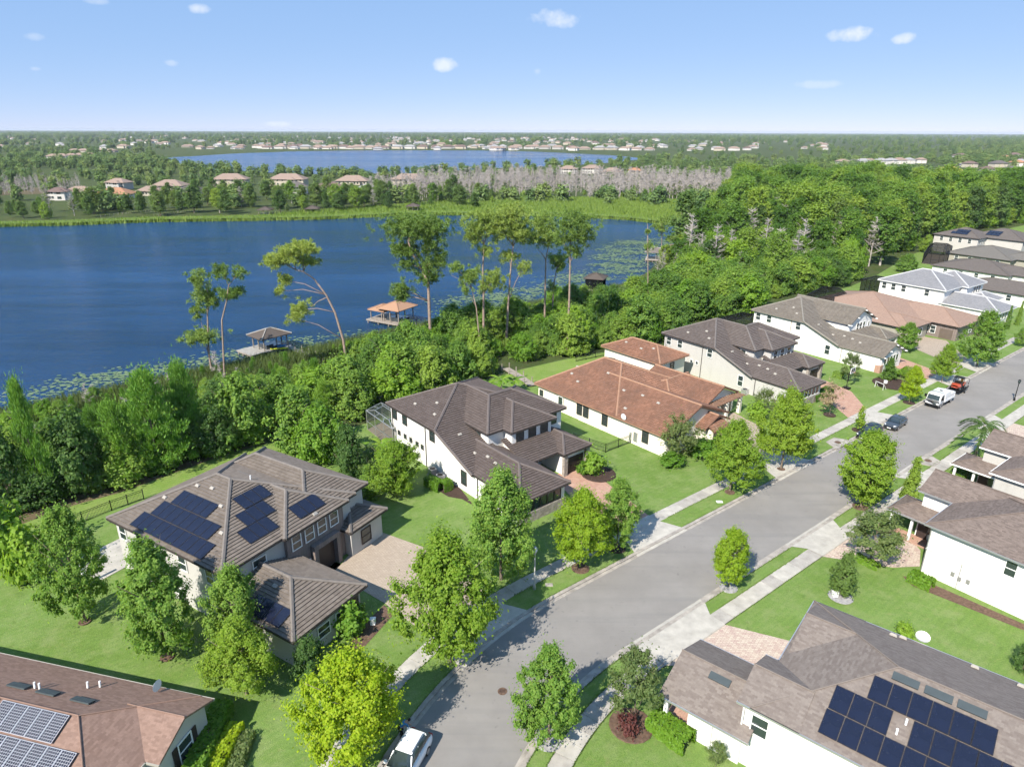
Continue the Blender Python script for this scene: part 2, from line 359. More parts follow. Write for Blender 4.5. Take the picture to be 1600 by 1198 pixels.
def sheet(name, poly, z, mt, kind='structure'):
    mb = MB(); n = len(poly); a = sum(poly[i][0]*poly[(i+1)%n][1]-poly[(i+1)%n][0]*poly[i][1] for i in range(n))
    if a < 0: poly = poly[::-1]
    mb.add([(p[0], p[1], z) for p in poly], [tuple(range(n))]); o = mb.build(name, mt); o['kind'] = kind; return o
SHORE = [(-92.4, 81.85), (-79.87, 95.99), (-75.99, 99.17), (-69.74, 104.3), (-63.69, 109.25), (-58.28, 114.63), (-51.17, 120.5), (-44.15, 125.28), (-34.74, 133.53), (-25.48, 142.29), (-14.92, 150.45), (-6.27, 157.59), (4.82, 166.75), (17.01, 175.43), (28.97, 187.43), (40.32, 204.87), (51.82, 231.57), (66.01, 253.39), (82.26, 286.61), (82.36, 308.34), (72.54, 330.7), (59.47, 345.46), (33.13, 358.28), (-0.35, 365.86), (-34.26, 363.26), (-54.72, 364.05), (-79.26, 351.84), (-96.66, 343.19), (-126.57, 337.06), (-157.14, 334.84), (-183.43, 325.41), (-209.04, 317.59), (-236.65, 314.5), (-288.44, 306.36), (-365.75, 293.76), (-111.54, 78.86)]
FARLAKE = [(-494.65, 965.39), (-335.85, 780.54), (-248.92, 713.81), (-176.77, 686.58), (-100.07, 723.49), (-30.23, 802.39), (63.37, 884.05), (141.51, 980.73), (210.67, 1123.34), (182.01, 1266.21), (121.95, 1365.88), (38.32, 1480.6), (-71.42, 1536.91), (-211.16, 1542.61), (-333.05, 1525.75), (-432.22, 1441.51), (-483.84, 1331.1), (-508.76, 1190.23), (-540.97, 1100.8)]
def inpoly(P, poly):
    x, y = P[:, 0], P[:, 1]; c = np.zeros(len(P), bool); n = len(poly)
    for i in range(n):
        x1, y1 = poly[i]; x2, y2 = poly[(i+1) % n]
        if y1 == y2: continue
        t = ((y1 > y) != (y2 > y)) & (x < (x2-x1)*(y-y1)/(y2-y1)+x1); c ^= t
    return c
def edist(P, poly):
    d = np.full(len(P), 1e9); n = len(poly)
    for i in range(n):
        a = np.array(poly[i]); b = np.array(poly[(i+1) % n]); ab = b-a
        t = np.clip(((P-a)@ab)/(ab@ab+1e-9), 0, 1); d = np.minimum(d, np.hypot(*(P-(a+t[:, None]*ab)).T))
    return d
def sdist(P, poly): return np.where(inpoly(P, poly), -1, 1)*edist(P, poly)
def ground_z(P):
    z = np.zeros(len(P))
    for poly, wdt in ((SHORE, 9.0), (FARLAKE, 16.0)):
        d = sdist(P, poly); z = np.minimum(z, -1.25 + np.clip(d/wdt, -2.0, 1.0)*1.25)
    return z
WATER_Z = -1.2
xs = np.concatenate([[-16000, -9000, -6000, -3000, -2000, -1500], np.arange(-1200, -300, 60), np.arange(-300, 300, 3.0), np.arange(300, 1201, 60), [1500, 2000, 3000, 6000, 9000, 16000]])
ys = np.concatenate([[-800, -200, 0], np.arange(15, 420, 3.0), np.arange(420, 2200, 25), [2300, 3000, 4500, 7000, 10000, 13000, 16000]])
XX, YY = np.meshgrid(xs, ys); P = np.stack([XX.ravel(), YY.ravel()], 1); Z = ground_z(P)
nx, ny = len(xs), len(ys); ii = (np.arange(ny-1)[:, None]*nx + np.arange(nx-1)[None, :]).ravel()
g = link('ground', np_mesh('ground', np.column_stack([P, Z]), np.stack([ii, ii+1, ii+nx+1, ii+nx], 1), M['ground'])); g['kind'] = 'structure'
sheet('lake_water', [(-900, 40), (230, 40), (230, 460), (-900, 460)], WATER_Z, M['water'])
sheet('far_lake_water', [(-1500, 560), (700, 560), (700, 1800), (-1500, 1800)], WATER_Z, M['water2'])
# lawns
LAWN_L = [along(q, -8.4) for q in range(-20, 181, 4)] + [(235.76, 314.5), (169.45, 263.61), (141.93, 236.87), (124.58, 217.13), (108.78, 198.33), (93.95, 183.13), (68.19, 162.24), (56.65, 151.6), (41.36, 139.06), (28.89, 125.34), (17.26, 122.77), (9.55, 118.44), (1.71, 112.98), (-6.47, 105.45), (-15.65, 94.3), (-22.19, 88.3), (-28.53, 84.57), (-31.69, 83.3), (-36.62, 80.11), (-40.93, 76.41), (-46.42, 69.98), (-50.5, 66.73), (-53.84, 63.07), (-59.7, 55.17), (-62, 30), (-40, 12), (-16, 8)]
def tri_sheet(name, poly, z, mt):
    """sheet for a concave outline, triangulated"""
    from mathutils.geometry import tessellate_polygon
    T = tessellate_polygon([[Vector((p[0], p[1], 0)) for p in poly]]); mb = MB()
    F = []
    for a, b, c in T:
        p, q, r_ = poly[a], poly[b], poly[c]
        cr = (q[0]-p[0])*(r_[1]-p[1])-(q[1]-p[1])*(r_[0]-p[0]); F.append((a, b, c) if cr > 0 else (a, c, b))
    mb.add([(p[0], p[1], z) for p in poly], F); o = mb.build(name, mt); o['kind'] = 'structure'; return o
tri_sheet('lawn', LAWN_L, .020, M['lawn'])
tri_sheet('lawn', [along(q, 7.4) for q in range(-14, 181, 4)] + [(190, 60), (60, 0), (14, 6), (2, 14)], .020, M['lawn'])
tri_sheet('rear_lawn', [(-31.62, 83.1), (-36.55, 79.92), (-40.85, 76.24), (-46.34, 69.83), (-50.41, 66.59), (-53.75, 62.95), (-49.86, 60.25), (-45.68, 64.71), (-40.96, 69.72), (-36.88, 74.55), (-33.27, 77.91), (-28.34, 80.95)], .026, M['lawnrear'])
tri_sheet('rear_lawn', [(-0.01, 109.94), (1.71, 112.63), (9.52, 118.06), (17.21, 122.37), (19.21, 120.83), (10.18, 111.38), (3.23, 104.95)], .026, M['lawnrear'])
tri_sheet('scrub_edge', [(-33.3, 82.88), (-36.84, 80.68), (-41.24, 77.12), (-46.92, 70.9), (-51.67, 67.43), (-55.65, 62.68), (-53.48, 61.56), (-49.99, 65.9), (-45.93, 69.08), (-40.54, 75.54), (-37.17, 79.35), (-34.48, 81.29)], .030, M['scrub'])
# road, kerbs, verges, sidewalks
road = strip('road', -24, 190, -3.9, 3.9, .03, M['asphalt']); road['kind'] = 'structure'
for side in (-1, 1):
    a, b = sorted((side*3.9, side*4.25)); gq = strip('gutter_pan', -24, 190, a, b, .036, M['kerb']); gq['kind'] = 'structure'
    kr = empty('kerb', along(40, side*4.4) + (0,)); kr['kind'] = 'structure'
    kx, ky = along(40, side*4.4)
    q = -24
    a, b = sorted((side*4.25, side*4.6))
    while q < 150:
        o = strip('kerb_stone', q+.02, q+5.98, a, b, .15, M['kerb'], .15, 1.5); o.parent = kr; o.location = (-kx, -ky, 0); q += 6
    o = strip('kerb_stone', 150, 190, a, b, .15, M['kerb'], .15, 4); o.parent = kr; o.location = (-kx, -ky, 0)
    a, b = sorted((side*4.6, side*(6.85 if side < 0 else 5.85))); v = strip('grass_verge', -24, 190, a, b, .10, M['lawn']); v['kind'] = 'structure'
    w0 = 6.85 if side < 0 else 5.85
    sw = empty('sidewalk', along(40, side*(w0+.75)) + (0,)); sw['kind'] = 'structure'
    sx, sy = sw.location[:2]
    a, b = sorted((side*w0, side*(w0+1.5))); q = -16.0; i = 0; rs = random.Random(5)
    while q < 150:
        o = strip('slab', q+.02, q+1.58, a, b, .105 + rs.uniform(-.003, .003), M['concrete' if rs.random() < .6 else 'concrete2'], .1, .8); o.parent = sw; o.location = (-sx, -sy, 0); q += 1.6
    o = strip('slab', 150, 190, a, b, .105, M['concrete'], .1, 4); o.parent = sw; o.location = (-sx, -sy, 0)
def driveway(q0, q1, side, poly, mt, apron='concrete2', flare=1.1):
    """concrete apron from kerb to sidewalk, then a paved drive up to the garage"""
    w0 = 6.85 if side < 0 else 5.85
    ap = []
    for k in range(5):
        q = q0-flare + (q1-q0+2*flare)*k/4; ap.append(along(q, side*3.95))
    for k in range(5):
        q = q1 - (q1-q0)*k/4; ap.append(along(q, side*(w0+1.52)))
    mb = MB(); mb.add([(p[0], p[1], .045 if i < 5 else .118) for i, p in enumerate(ap)], [tuple(range(10))] if side < 0 else [tuple(range(10))])
    # the apron rises over the kerb
    mb = MB(); V = []; F = []
    for k in range(7):
        q = q0 + (q1-q0)*k/6; e = flare*(k/3-1)
        for off, z, ee in ((3.95, .048, e), (4.7, .160, e*.8), (w0, .165, 0), (w0+1.55, .165, 0), (w0+1.6, .06, 0)):
            p = along(q+ee, side*off); V.append((p[0], p[1], z))
    for k in range(6):
        for j in range(4):
            f = (k*5+j, (k+1)*5+j, (k+1)*5+j+1, k*5+j+1); F.append(f if side < 0 else f[::-1])
    mb.add(V, F); o = mb.build('driveway_apron', M[apron]); o['kind'] = 'structure'
    if poly:
        o = tri_sheet('driveway', poly, .055, M[mt])
driveway(24.6, 30.4, -1, [(-6.68, 45.02), (-4.43, 47.84), (-1.95, 50.46), (-8.64, 57.98), (-13.74, 60.86), (-15.85, 58.96), (-16.67, 55.44), (-17.23, 53.91), (-11.5, 49.55)], 'paver')
driveway(46.0, 51.6, -1, [(10.88, 60.79), (15.3, 64.23), (11.43, 71.99), (8.78, 75.26), (6.45, 74.39), (4.96, 73.39), (7.72, 66.46)], 'paverred')
driveway(71.5, 77.5, -1, [(30.98, 76.49), (35.71, 80.18), (35.85, 88.84), (33.77, 93.54), (29.5, 91.8), (30.91, 83.45)], 'paver')
driveway(96.0, 101.5, -1, [(50.28, 91.57), (54.62, 94.96), (55.83, 102.56), (53.85, 107.65), (48.64, 102.48), (50.19, 97.0)], 'paverred')
driveway(123.5, 129, -1, [(71.95, 108.5), (76.29, 111.89), (73.3, 120.72), (71.5, 123.84), (67.88, 119.14)], 'paverred')
driveway(135, 141, -1, [(81.02, 115.58), (85.74, 119.27), (89.07, 131.69), (84.38, 135.77), (79.18, 128.07)], 'paver')
driveway(35.6, 43.4, 1, [(12.29, 42.09), (15.37, 44.49), (18.44, 46.89), (23.68, 44.8), (22.1, 42.34), (19.56, 42.12), (14.68, 42.1)], 'paverpink')
driveway(59.6, 66.0, 1, [(31.2, 56.87), (36.25, 60.81), (41.9, 60.87), (41.81, 57.98), (40.21, 55.28), (37.45, 55.06)], 'paverpink')
driveway(107.5, 113.5, 1, [(68.95, 86.36), (73.68, 90.05), (79.43, 83.5), (73.91, 79.19)], 'paverpink')
driveway(83.5, 86.5, 1, [(50.04, 71.58), (52.4, 73.43), (54.68, 70.51), (52.32, 68.67)], 'paver')
# manhole and storm drains
def manhole(p):
    mb = MB().lathe([(.36, 0), (.36, .05), (.30, .06)], 18); o = mb.build('manhole_cover', M['redmulch'], None, loc=(p[0], p[1], .012)); tag(o, 'round rusty manhole cover in the road beside the lone verge tree', 'manhole cover')
    for k in range(4): MB().box(-.24, .24, -.15+k*.09, -.12+k*.09, .058, .072).build('rib', M['doorbrown'], o)
manhole((-0.64, 39.41))
def drain(p, label, side, q):
    root = empty('storm_drain', (p[0], p[1], 0), SA); tag(root, label, 'storm drain', 'storm drains at the kerb')
    MB().prism([(-2.2, -side*1.0), (2.2, -side*1.0), (1.1, side*1.1), (-1.1, side*1.1)], .0, .172).build('concrete_apron', M['kerb'], root)
    MB().lathe([(.42, .172), (.42, .19), (.38, .195)], 16, (0, 0, 0)).build('lid', M['redmulch'], root)
    MB().box(-1.2, 1.2, -side*1.02-.03, -side*1.02+.03, .03, .13).build('inlet', M['black'], root)
drain(along(86.39, -5.0), 'storm drain in a concrete apron on the left kerb near parked cars', 1, 0)
drain(along(90.39, 4.95), 'storm drain in a concrete apron on the right kerb behind conical cypress', -1, 0)

# ------------------------------------------------------------------ houses
def clip2(poly, a, b, c):
    out = []; n = len(poly)
    for i in range(n):
        p, q = poly[i], poly[(i+1) % n]; fp = a*p[0]+b*p[1]-c; fq = a*q[0]+b*q[1]-c
        if fp >= -1e-9: out.append(p)
        if (fp > 1e-9 and fq < -1e-9) or (fp < -1e-9 and fq > 1e-9):
            t = fp/(fp-fq); out.append((p[0]+(q[0]-p[0])*t, p[1]+(q[1]-p[1])*t))
    return out
WCACHE = {}
def win_mesh(w, h, style, fm):
    k = (round(w, 2), round(h, 2), style, fm)
    if k in WCACHE: return WCACHE[k]
    t = .09; f = MB()
    f.box(-w/2-t, w/2+t, -.07, .0, -t, 0); f.box(-w/2-t, w/2+t, -.07, .0, h, h+t)
    f.box(-w/2-t, -w/2, -.068, .0, 0, h); f.box(w/2, w/2+t, -.068, .0, 0, h)
    if style in ('sash', 'grid'): f.box(-w/2, w/2, -.055, .0, h/2-.035, h/2+.035)
    if style == 'grid':
        f.box(-.02, .02, -.05, 0, 0, h/2-.035); f.box(-.02, .02, -.05, 0, h/2+.035, h)
        for zz in (h/4, h*.75): f.box(-w/2, w/2, -.048, 0, zz-.02, zz+.02)
    fmesh = f.mesh(M[fm], name='window'); hh = h/2-.035 if style in ('sash', 'grid') else h
    pm = MB().box(-w/2+.002, w/2-.002, -.022, -.004, .002, hh-.002).mesh(M['glass'], name='pane')
    WCACHE[k] = (fmesh, pm, hh, style); return WCACHE[k]
RCACHE = {}
class House:
    ov = .45
    def __init__(s, name, label, o, A, wall, roof, tile=None, cap=None, gutter='darktrim', frame='trim', cat='house', group=None):
        s.root = empty(name, (o[0], o[1], 0), R(A)); tag(s.root, label, cat, group)
        s.wm, s.rm, s.tile, s.cm, s.gm, s.fm = M[wall], M[roof], tile, M[cap or roof], M[gutter], frame
        s.planes = []; s.caps = []; s.guts = []; s.k = 0; s.roof = None
    def wall(s, s0, s1, t0, t1, z0, z1, m=None, name='wall'):
        s.k += 1; e = .006*s.k
        return MB().box(s0+e, s1-e, -t1+e, -t0-e, z0, z1-e).build(name, M[m] if m else s.wm, s.root)
    def side(s, pts, s0, s1, m=None):
        """prism of a (t,z) outline between two s planes"""
        s.k += 1; e = .006*s.k; n = len(pts); mb = MB()
        mb.add([(s0+e, -t, z-e) for t, z in pts] + [(s1-e, -t, z-e) for t, z in pts],
               [tuple(range(n)), tuple(reversed(range(n, 2*n)))] + [(i, n+i, n+(i+1) % n, (i+1) % n) for i in range(n)])
        return mb.build('wall', M[m] if m else s.wm, s.root)
    def plane(s, pts): s.planes.append([Vector((p[0], -p[1], p[2])) for p in pts]); return len(s.planes)-1
    def cap(s, p, q): s.caps.append((Vector((p[0], -p[1], p[2])), Vector((q[0], -q[1], q[2]))))
    def hip(s, s0, s1, t0, t1, ze, sl, axis='s', ends='hh', run=(None, None), z0=0.0, walls=True, wm=None, inset=None):
        ov = s.ov; idx = {}
        if axis == 's':
            half = (t1-t0)/2; zr = ze+half*sl; tm = (t0+t1)/2
            a = s0+(run[0] or half if ends[0] == 'h' else 0); b = s1-(run[1] or half if ends[1] == 'h' else 0)
            if a > b: a = b = (a+b)/2
            idx['t+'] = s.plane([(s0,t1,ze),(s1,t1,ze),(b,tm,zr),(a,tm,zr)]); idx['t-'] = s.plane([(s1,t0,ze),(s0,t0,ze),(a,tm,zr),(b,tm,zr)])
            s.guts += [((s0,t1,ze),(s1,t1,ze)), ((s0,t0,ze),(s1,t0,ze))]
            if a < b: s.cap((a,tm,zr),(b,tm,zr))
            if ends[0] == 'h': idx['s-'] = s.plane([(s0,t0,ze),(s0,t1,ze),(a,tm,zr)]); s.cap((s0,t0,ze),(a,tm,zr)); s.cap((s0,t1,ze),(a,tm,zr)); s.guts.append(((s0,t0,ze),(s0,t1,ze)))
            if ends[1] == 'h': idx['s+'] = s.plane([(s1,t1,ze),(s1,t0,ze),(b,tm,zr)]); s.cap((s1,t0,ze),(b,tm,zr)); s.cap((s1,t1,ze),(b,tm,zr)); s.guts.append(((s1,t0,ze),(s1,t1,ze)))
        else:
            half = (s1-s0)/2; zr = ze+half*sl; sm = (s0+s1)/2
            a = t0+(run[0] or half if ends[0] == 'h' else 0); b = t1-(run[1] or half if ends[1] == 'h' else 0)
            if a > b: a = b = (a+b)/2
            idx['s-'] = s.plane([(s0,t0,ze),(s0,t1,ze),(sm,b,zr),(sm,a,zr)]); idx['s+'] = s.plane([(s1,t1,ze),(s1,t0,ze),(sm,a,zr),(sm,b,zr)])
            s.guts += [((s0,t0,ze),(s0,t1,ze)), ((s1,t0,ze),(s1,t1,ze))]
            if a < b: s.cap((sm,a,zr),(sm,b,zr))
            if ends[0] == 'h': idx['t-'] = s.plane([(s1,t0,ze),(s0,t0,ze),(sm,a,zr)]); s.cap((s0,t0,ze),(sm,a,zr)); s.cap((s1,t0,ze),(sm,a,zr)); s.guts.append(((s0,t0,ze),(s1,t0,ze)))
            if ends[1] == 'h': idx['t+'] = s.plane([(s0,t1,ze),(s1,t1,ze),(sm,b,zr)]); s.cap((s0,t1,ze),(sm,b,zr)); s.cap((s1,t1,ze),(sm,b,zr)); s.guts.append(((s0,t1,ze),(s1,t1,ze)))
        if walls:
            s.wall(s0+ov, s1-ov, t0+ov, t1-ov, z0, ze-.06, wm)
            mb = MB(); g = False; e = .006*s.k
            for end, c, d in ((0, 0, 1), (1, 1, -1)):
                if ends[end] == 'g':
                    g = True
                    if axis == 't':
                        c0 = (t0+ov if end == 0 else t1-ov)*-1; c1 = c0 - d*.25
                        tri = [(s0+ov, ze-.07), (s1-ov, ze-.07), (sm, zr-ov*sl-.12)]
                        V = [(x, c0-d*e, z) for x, z in tri] + [(x, c1, z) for x, z in tri]
                    else:
                        c0 = (s0+ov if end == 0 else s1-ov); c1 = c0 + d*.25
                        tri = [(-t0-ov, ze-.07), (-t1+ov, ze-.07), (-tm, zr-ov*sl-.12)]
                        V = [(c0+d*e, y, z) for y, z in tri] + [(c1, y, z) for y, z in tri]
                    mb.add(V, [(0,1,2),(5,4,3),(0,3,4,1),(1,4,5,2),(2,5,3,0)])
            if g: mb.build('gable', M[wm] if wm else s.wm, s.root)
        return idx
    def shed(s, pts): return s.plane(pts)
    def finish(s):
        mb = MB(); th = .16
        for pl in s.planes:
            n = (pl[1]-pl[0]).cross(pl[2]-pl[0]).normalized()
            if n.z < 0: pl.reverse()
        s.fr = []
        for pl in s.planes:
            n = Vector((0, 0, 0)); c = len(pl)
            for i in range(c): n += pl[i].cross(pl[(i+1) % c])
            n.normalize()
            lows = sorted(range(c), key=lambda i: pl[i].z + pl[(i+1) % c].z)[0]
            p0, p1 = pl[lows], pl[(lows+1) % c]; U = (p1-p0).normalized(); V = n.cross(U)
            s.fr.append((p0, U, V, n))
            b = len(mb.v); mb.v += [tuple(p) for p in pl] + [tuple(p-Vector((0, 0, th))) for p in pl]
            fs = [tuple(b+i for i in range(c)), tuple(b+c+i for i in reversed(range(c)))] + [(b+i, b+c+i, b+c+(i+1) % c, b+(i+1) % c) for i in range(c)]
            for f in fs:
                mb.f.append(f)
                for vi in f: q = Vector(mb.v[vi])-p0; mb.uv.append((q.dot(U)+3*len(s.fr), q.dot(V)))
        s.roof = mb.build('roof', s.rm, s.root)
        if s.tile:
            cs, h, barrel = s.tile; tb = MB()
            for (p0, U, V, n), pl in zip(s.fr, s.planes):
                poly = [((p-p0).dot(U), (p-p0).dot(V)) for p in pl]; vmax = max(p[1] for p in poly); k = 0; rr = random.Random(len(tb.v)); du = 3*len(tb.v) % 97
                while k*cs < vmax-.02:
                    v0 = k*cs; band = clip2(clip2(poly, 0, 1, v0), 0, -1, -(v0+cs)); k += 1
                    if len(band) < 3: continue
                    hh = h*rr.uniform(.85, 1.15); cells = [band]
                    if barrel:
                        u0 = math.floor(min(p[0] for p in band)/barrel)*barrel; cells = []
                        while u0 < max(p[0] for p in band):
                            cells.append(clip2(clip2(band, 1, 0, u0), -1, 0, -(u0+barrel))); u0 += barrel
                    for ci, cell in enumerate(cells):
                        if len(cell) < 3: continue
                        b = len(tb.v)
                        wv = (lambda u: barrel*.5*abs((u/(2*barrel)) % 1.0-.5)*2) if barrel else (lambda u: 0.0)
                        for (u, v) in cell:
                            tb.v.append(tuple(p0+U*u+V*v+n*(.015 + hh*(1-(v-v0)/cs) + wv(u))))
                        m_ = len(cell); tb.f.append(tuple(b+i for i in range(m_)))
                        for (u, v) in cell: tb.uv.append((u+du, v0+cs*.5+(v-v0)*.9-cs*.45))
                        low = [p for p in cell if abs(p[1]-v0) < 1e-6]
                        if len(low) >= 2:
                            ua, ub = min(p[0] for p in low), max(p[0] for p in low); b = len(tb.v)
                            for u, o_ in ((ua, 0.0), (ub, 0.0), (ub, .015+hh+wv(ub)), (ua, .015+hh+wv(ua))): tb.v.append(tuple(p0+U*u+V*v0+n*o_)); tb.uv.append((u+du, v0+.02))
                            tb.f.append((b, b+1, b+2, b+3))
            o = tb.build('roof_tiles', s.rm, s.roof); o['kind'] = 'stuff'
        for p, q in s.caps:
            r_ = .18 if s.tile else .05
            MB().tube([p+Vector((0, 0, .05)), q+Vector((0, 0, .05))], r_, 6).build('ridge_cap', s.cm, s.roof)
        for p, q in s.guts:
            p = Vector((p[0], -p[1], p[2]-.08)); q = Vector((q[0], -q[1], q[2]-.08)); d = (q-p).normalized(); c = Vector((d.y, -d.x, 0))
            MB().bar(p-d*.03, q+d*.03, .14, .15).build('gutter', s.gm, s.root)
    def win(s, face, c, a, z, w=1.0, h=1.5, style='sash', fm=None, shutter=None):
        fmesh, pm, hh, style = win_mesh(w, h, style, fm or s.fm); d = .012
        if face == 't+': loc, rz = (a, -c-d, z), 0
        elif face == 't-': loc, rz = (a, -c+d, z), math.pi
        elif face == 's-': loc, rz = (c-d, -a, z), -math.pi/2
        else: loc, rz = (c+d, -a, z), math.pi/2
        o = link('window', fmesh, s.root, loc, (0, 0, rz)); link('pane', pm, o)
        if style in ('sash', 'grid'): link('pane', pm, o, (0, 0, h/2+.035))
        if shutter:
            for sx in (-1, 1): MB().box(min(sx*(w/2+.1), sx*(w/2+.55)), max(sx*(w/2+.1), sx*(w/2+.55)), -.06, 0, -.05, h+.05).build('shutter', M[shutter], o)
        return o
    def garage(s, face, c, a, w=2.6, h=2.2, m='doorbrown'):
        mb = MB(); k = 4
        for i in range(k): mb.box(-w/2, w/2, -.05, 0, h*i/k+.015, h*(i+1)/k-.015)
        mb.box(-w/2, w/2, -.02, 0, 0, h)
        loc, rz = {'t+': ((a, -c-.015, 0), 0), 's-': ((c-.015, -a, 0), -math.pi/2), 't-': ((a, -c+.015, 0), math.pi), 's+': ((c+.015, -a, 0), math.pi/2)}[face]
        o = mb.build('garage_door', M[m], s.root, loc=loc, rot=(0, 0, rz)); return o
    def frame_at(s, pi, ss, tt):
        p0, U, V, n = s.fr[pi]; q = Vector((ss, -tt, 0)); z = p0.z - (n.x*(q.x-p0.x)+n.y*(q.y-p0.y))/n.z
        return Vector((ss, -tt, z)), U, V, n
    def on_roof(s, name, me, pi, ss, tt, lift=.1):
        q, U, V, n = s.frame_at(pi, ss, tt); q = q + n*lift; Mx = Matrix((U, V, n)).transposed().to_4x4(); Mx.translation = q
        o = link(name, me, s.roof); o.matrix_local = Mx; return o
    def vent(s, pi, ss, tt, kind='vent'):
        if 'v'+kind not in RCACHE:
            if kind == 'vent': RCACHE['vvent'] = MB().box(-.24, .24, -.16, .16, 0, .1).add([(-.24,-.16,.1),(.24,-.16,.1),(.24,.16,.1),(-.24,.16,.1),(-.18,.08,.2),(.18,.08,.2)], [(0,1,5,4),(2,3,4,5),(1,2,5),(3,0,4)]).mesh(M['concrete'], name='roof_vent')
            elif kind == 'pipe': RCACHE['vpipe'] = MB().tube([(0,0,0),(0,.12,.45)], .07, 7).mesh(M['plastic'], name='vent_pipe')
            else: RCACHE['vflat'] = MB().box(-.75, .75, -.28, .28, 0, .1).mesh(mat('dark_ridge_vent', (.06, .075, .08), .6, .1), name='ridge_vent')
        return s.on_roof({'vent': 'roof_vent', 'pipe': 'vent_pipe', 'flat': 'ridge_vent'}[kind], RCACHE['v'+kind], pi, ss, tt, .05)
    def solar(s, pi, ss, tt, horiz_w, slope_h, grid=False):
        k = ('sol', horiz_w, slope_h, grid)
        if k not in RCACHE:
            w, h = horiz_w/2-.012, slope_h/2-.012; t = .035
            fr = MB().box(-w, w, -h, -h+t, 0, .04).box(-w, w, h-t, h, 0, .04).box(-w, -w+t, -h+t, h-t, 0, .04).box(w-t, w, -h+t, h-t, 0, .04)
            RCACHE[k] = (fr.mesh(M['silverframe' if grid else 'panelframe'], name='solar_panel'), MB().box(-w+t, w-t, -h+t, h-t, .005, .034).mesh(M['solargrid' if grid else 'solar'], name='cells'))
        o = s.on_roof('solar_panel', RCACHE[k][0], pi, ss, tt, .14); link('cells', RCACHE[k][1], o); return o
    def part(s, name, mb, m, parent=None): return mb.build(name, M[m] if isinstance(m, str) else m, parent or s.root)
TB = rooftile('taupe_flat_tile', (.14, .116, .096), (.20, .168, .142), (.23, .20, .175))
TCc = rooftile('dark_brown_flat_tile', (.09, .070, .062), (.128, .102, .092), (.15, .124, .112))
TD = rooftile('terracotta_tile', (.205, .105, .068), (.30, .158, .105), (.13, .082, .062), .3, .4, .65)
TE = rooftile('grey_brown_tile', (.115, .094, .085), (.158, .13, .118), (.18, .155, .14))
TF = rooftile('sandy_grey_tile', (.17, .147, .122), (.23, .20, .168), (.25, .225, .19))
TH = rooftile('silver_grey_tile', (.25, .25, .265), (.31, .31, .325), (.36, .36, .37))
TG = rooftile('orange_brown_shingle', (.28, .185, .14), (.35, .24, .185), (.25, .18, .145), .3, .14, .3)
TA = rooftile('red_brown_shingle', (.205, .13, .10), (.29, .19, .148), (.245, .17, .14), .32, .15, .3)
TR1 = rooftile('mixed_brown_shingle', (.165, .135, .118), (.24, .205, .178), (.20, .17, .15), .33, .15, .25)
TR2 = rooftile('brown_shingle', (.135, .105, .09), (.22, .175, .15), (.16, .13, .115), .33, .15, .3)
TI = rooftile('dark_brown_shingle', (.115, .098, .088), (.15, .128, .115), (.13, .12, .11), .33, .2, .3)
TI2 = rooftile('grey_shingle', (.14, .13, .115), (.18, .165, .145), (.16, .15, .14), .33, .2, .3)
for k_, v_ in dict(TB=TB, TC=TCc, TD=TD, TE=TE, TF=TF, TH=TH, TG=TG, TA=TA, TR1=TR1, TR2=TR2, TI=TI, TI2=TI2).items(): M[k_] = v_
M['capB'] = mat('taupe_ridge_cap', (.17, .15, .135), .85, .15, 2); M['capC'] = mat('brown_ridge_cap', (.13, .108, .10), .85, .12, 2)
M['capD'] = mat('orange_ridge_cap', (.32, .185, .12), .85, .15, 2); M['capE'] = mat('grey_ridge_cap', (.155, .135, .125), .85, .12, 2)
M['capF'] = mat('sandy_ridge_cap', (.22, .20, .17), .85, .12, 2); M['capH'] = mat('white_ridge_cap', (.46, .46, .47), .85, .08, 2)
FLAT = (.34, .085, None)

# --- left of the frame: two-storey house with three groups of solar panels
b = House('house', 'two-storey house with taupe tile roof covered in black solar panels', (-37.96, 53.67), 59, 'palegrey', 'TB', FLAT, 'capB', 'darktrim', 'darktrim')
i1 = b.hip(.3, 15.8, 0, 16.6, 6, .36, 't', run=(6.2, 8.4))
b.hip(6.5, 14.4, 6.0, 17.0, 6.01, .46, 't', ends='gh', run=(None, 4.1), wm='brick'); i2 = {'t+': len(b.planes)-1}
b.hip(9.6, 18.0, .6, 16.2, 6.0, .50, 't', run=(4.0, 4.6))
i3 = b.hip(.1, 8.3, 16.0, 24.7, 3.1, .38, 't', ends='gh', run=(None, 4.6))
b.hip(13.4, 18.8, 11.5, 17.9, 3.1, .42, 't')
b.finish()
for row, s_, t0, t1 in ((0, 1.42, 3.25, 13.55), (1, 3.02, 4.05, 12.3), (2, 4.62, 4.85, 9.65)):
    n_ = round((t1-t0)/1.03)
    for k in range(n_): b.solar(i1['s-'], s_, t0+1.03*(k+.5), 1.03, 1.68)
for t_, s0_ in ((11.2, 6.4), (12.95, 5.2), (14.65, 4.05)):
    for k in range(3): b.solar(i1['t+'], s0_+1.05*(k+.5), t_, 1.05, 1.78)
for k in range(3): b.solar(i2['t+'], 9.05+1.06*(k+.5), 15.35, 1.06, 1.70)
for k in range(4): b.solar(i3['s-'], 1.25, 18.6+1.03*(k+.5), 1.03, 1.68)
for p_ in ((6.6, 7.4), (5.4, 10.2), (3.3, 12.9), (4.1, 3.6)): b.vent(i1['s-'], *p_)
b.vent(i1['s-'], 6.3, 5.6); b.vent(i1['s+'], 9.6, 9.0, 'pipe'); b.vent(i3['s-'], 3.1, 19.4); b.vent(i2['t+'], 10.6, 16.4)
for k in range(4): b.win('t+', 16.57, 8.0+1.55*k, 4.15, .95, 1.35, 'sash', 'trim')
for a_, z_ in ((1.6, 3.9), (4.2, 3.9)): b.win('t+', 16.17, a_, z_, 1.3, 1.3, 'sash', 'trim')
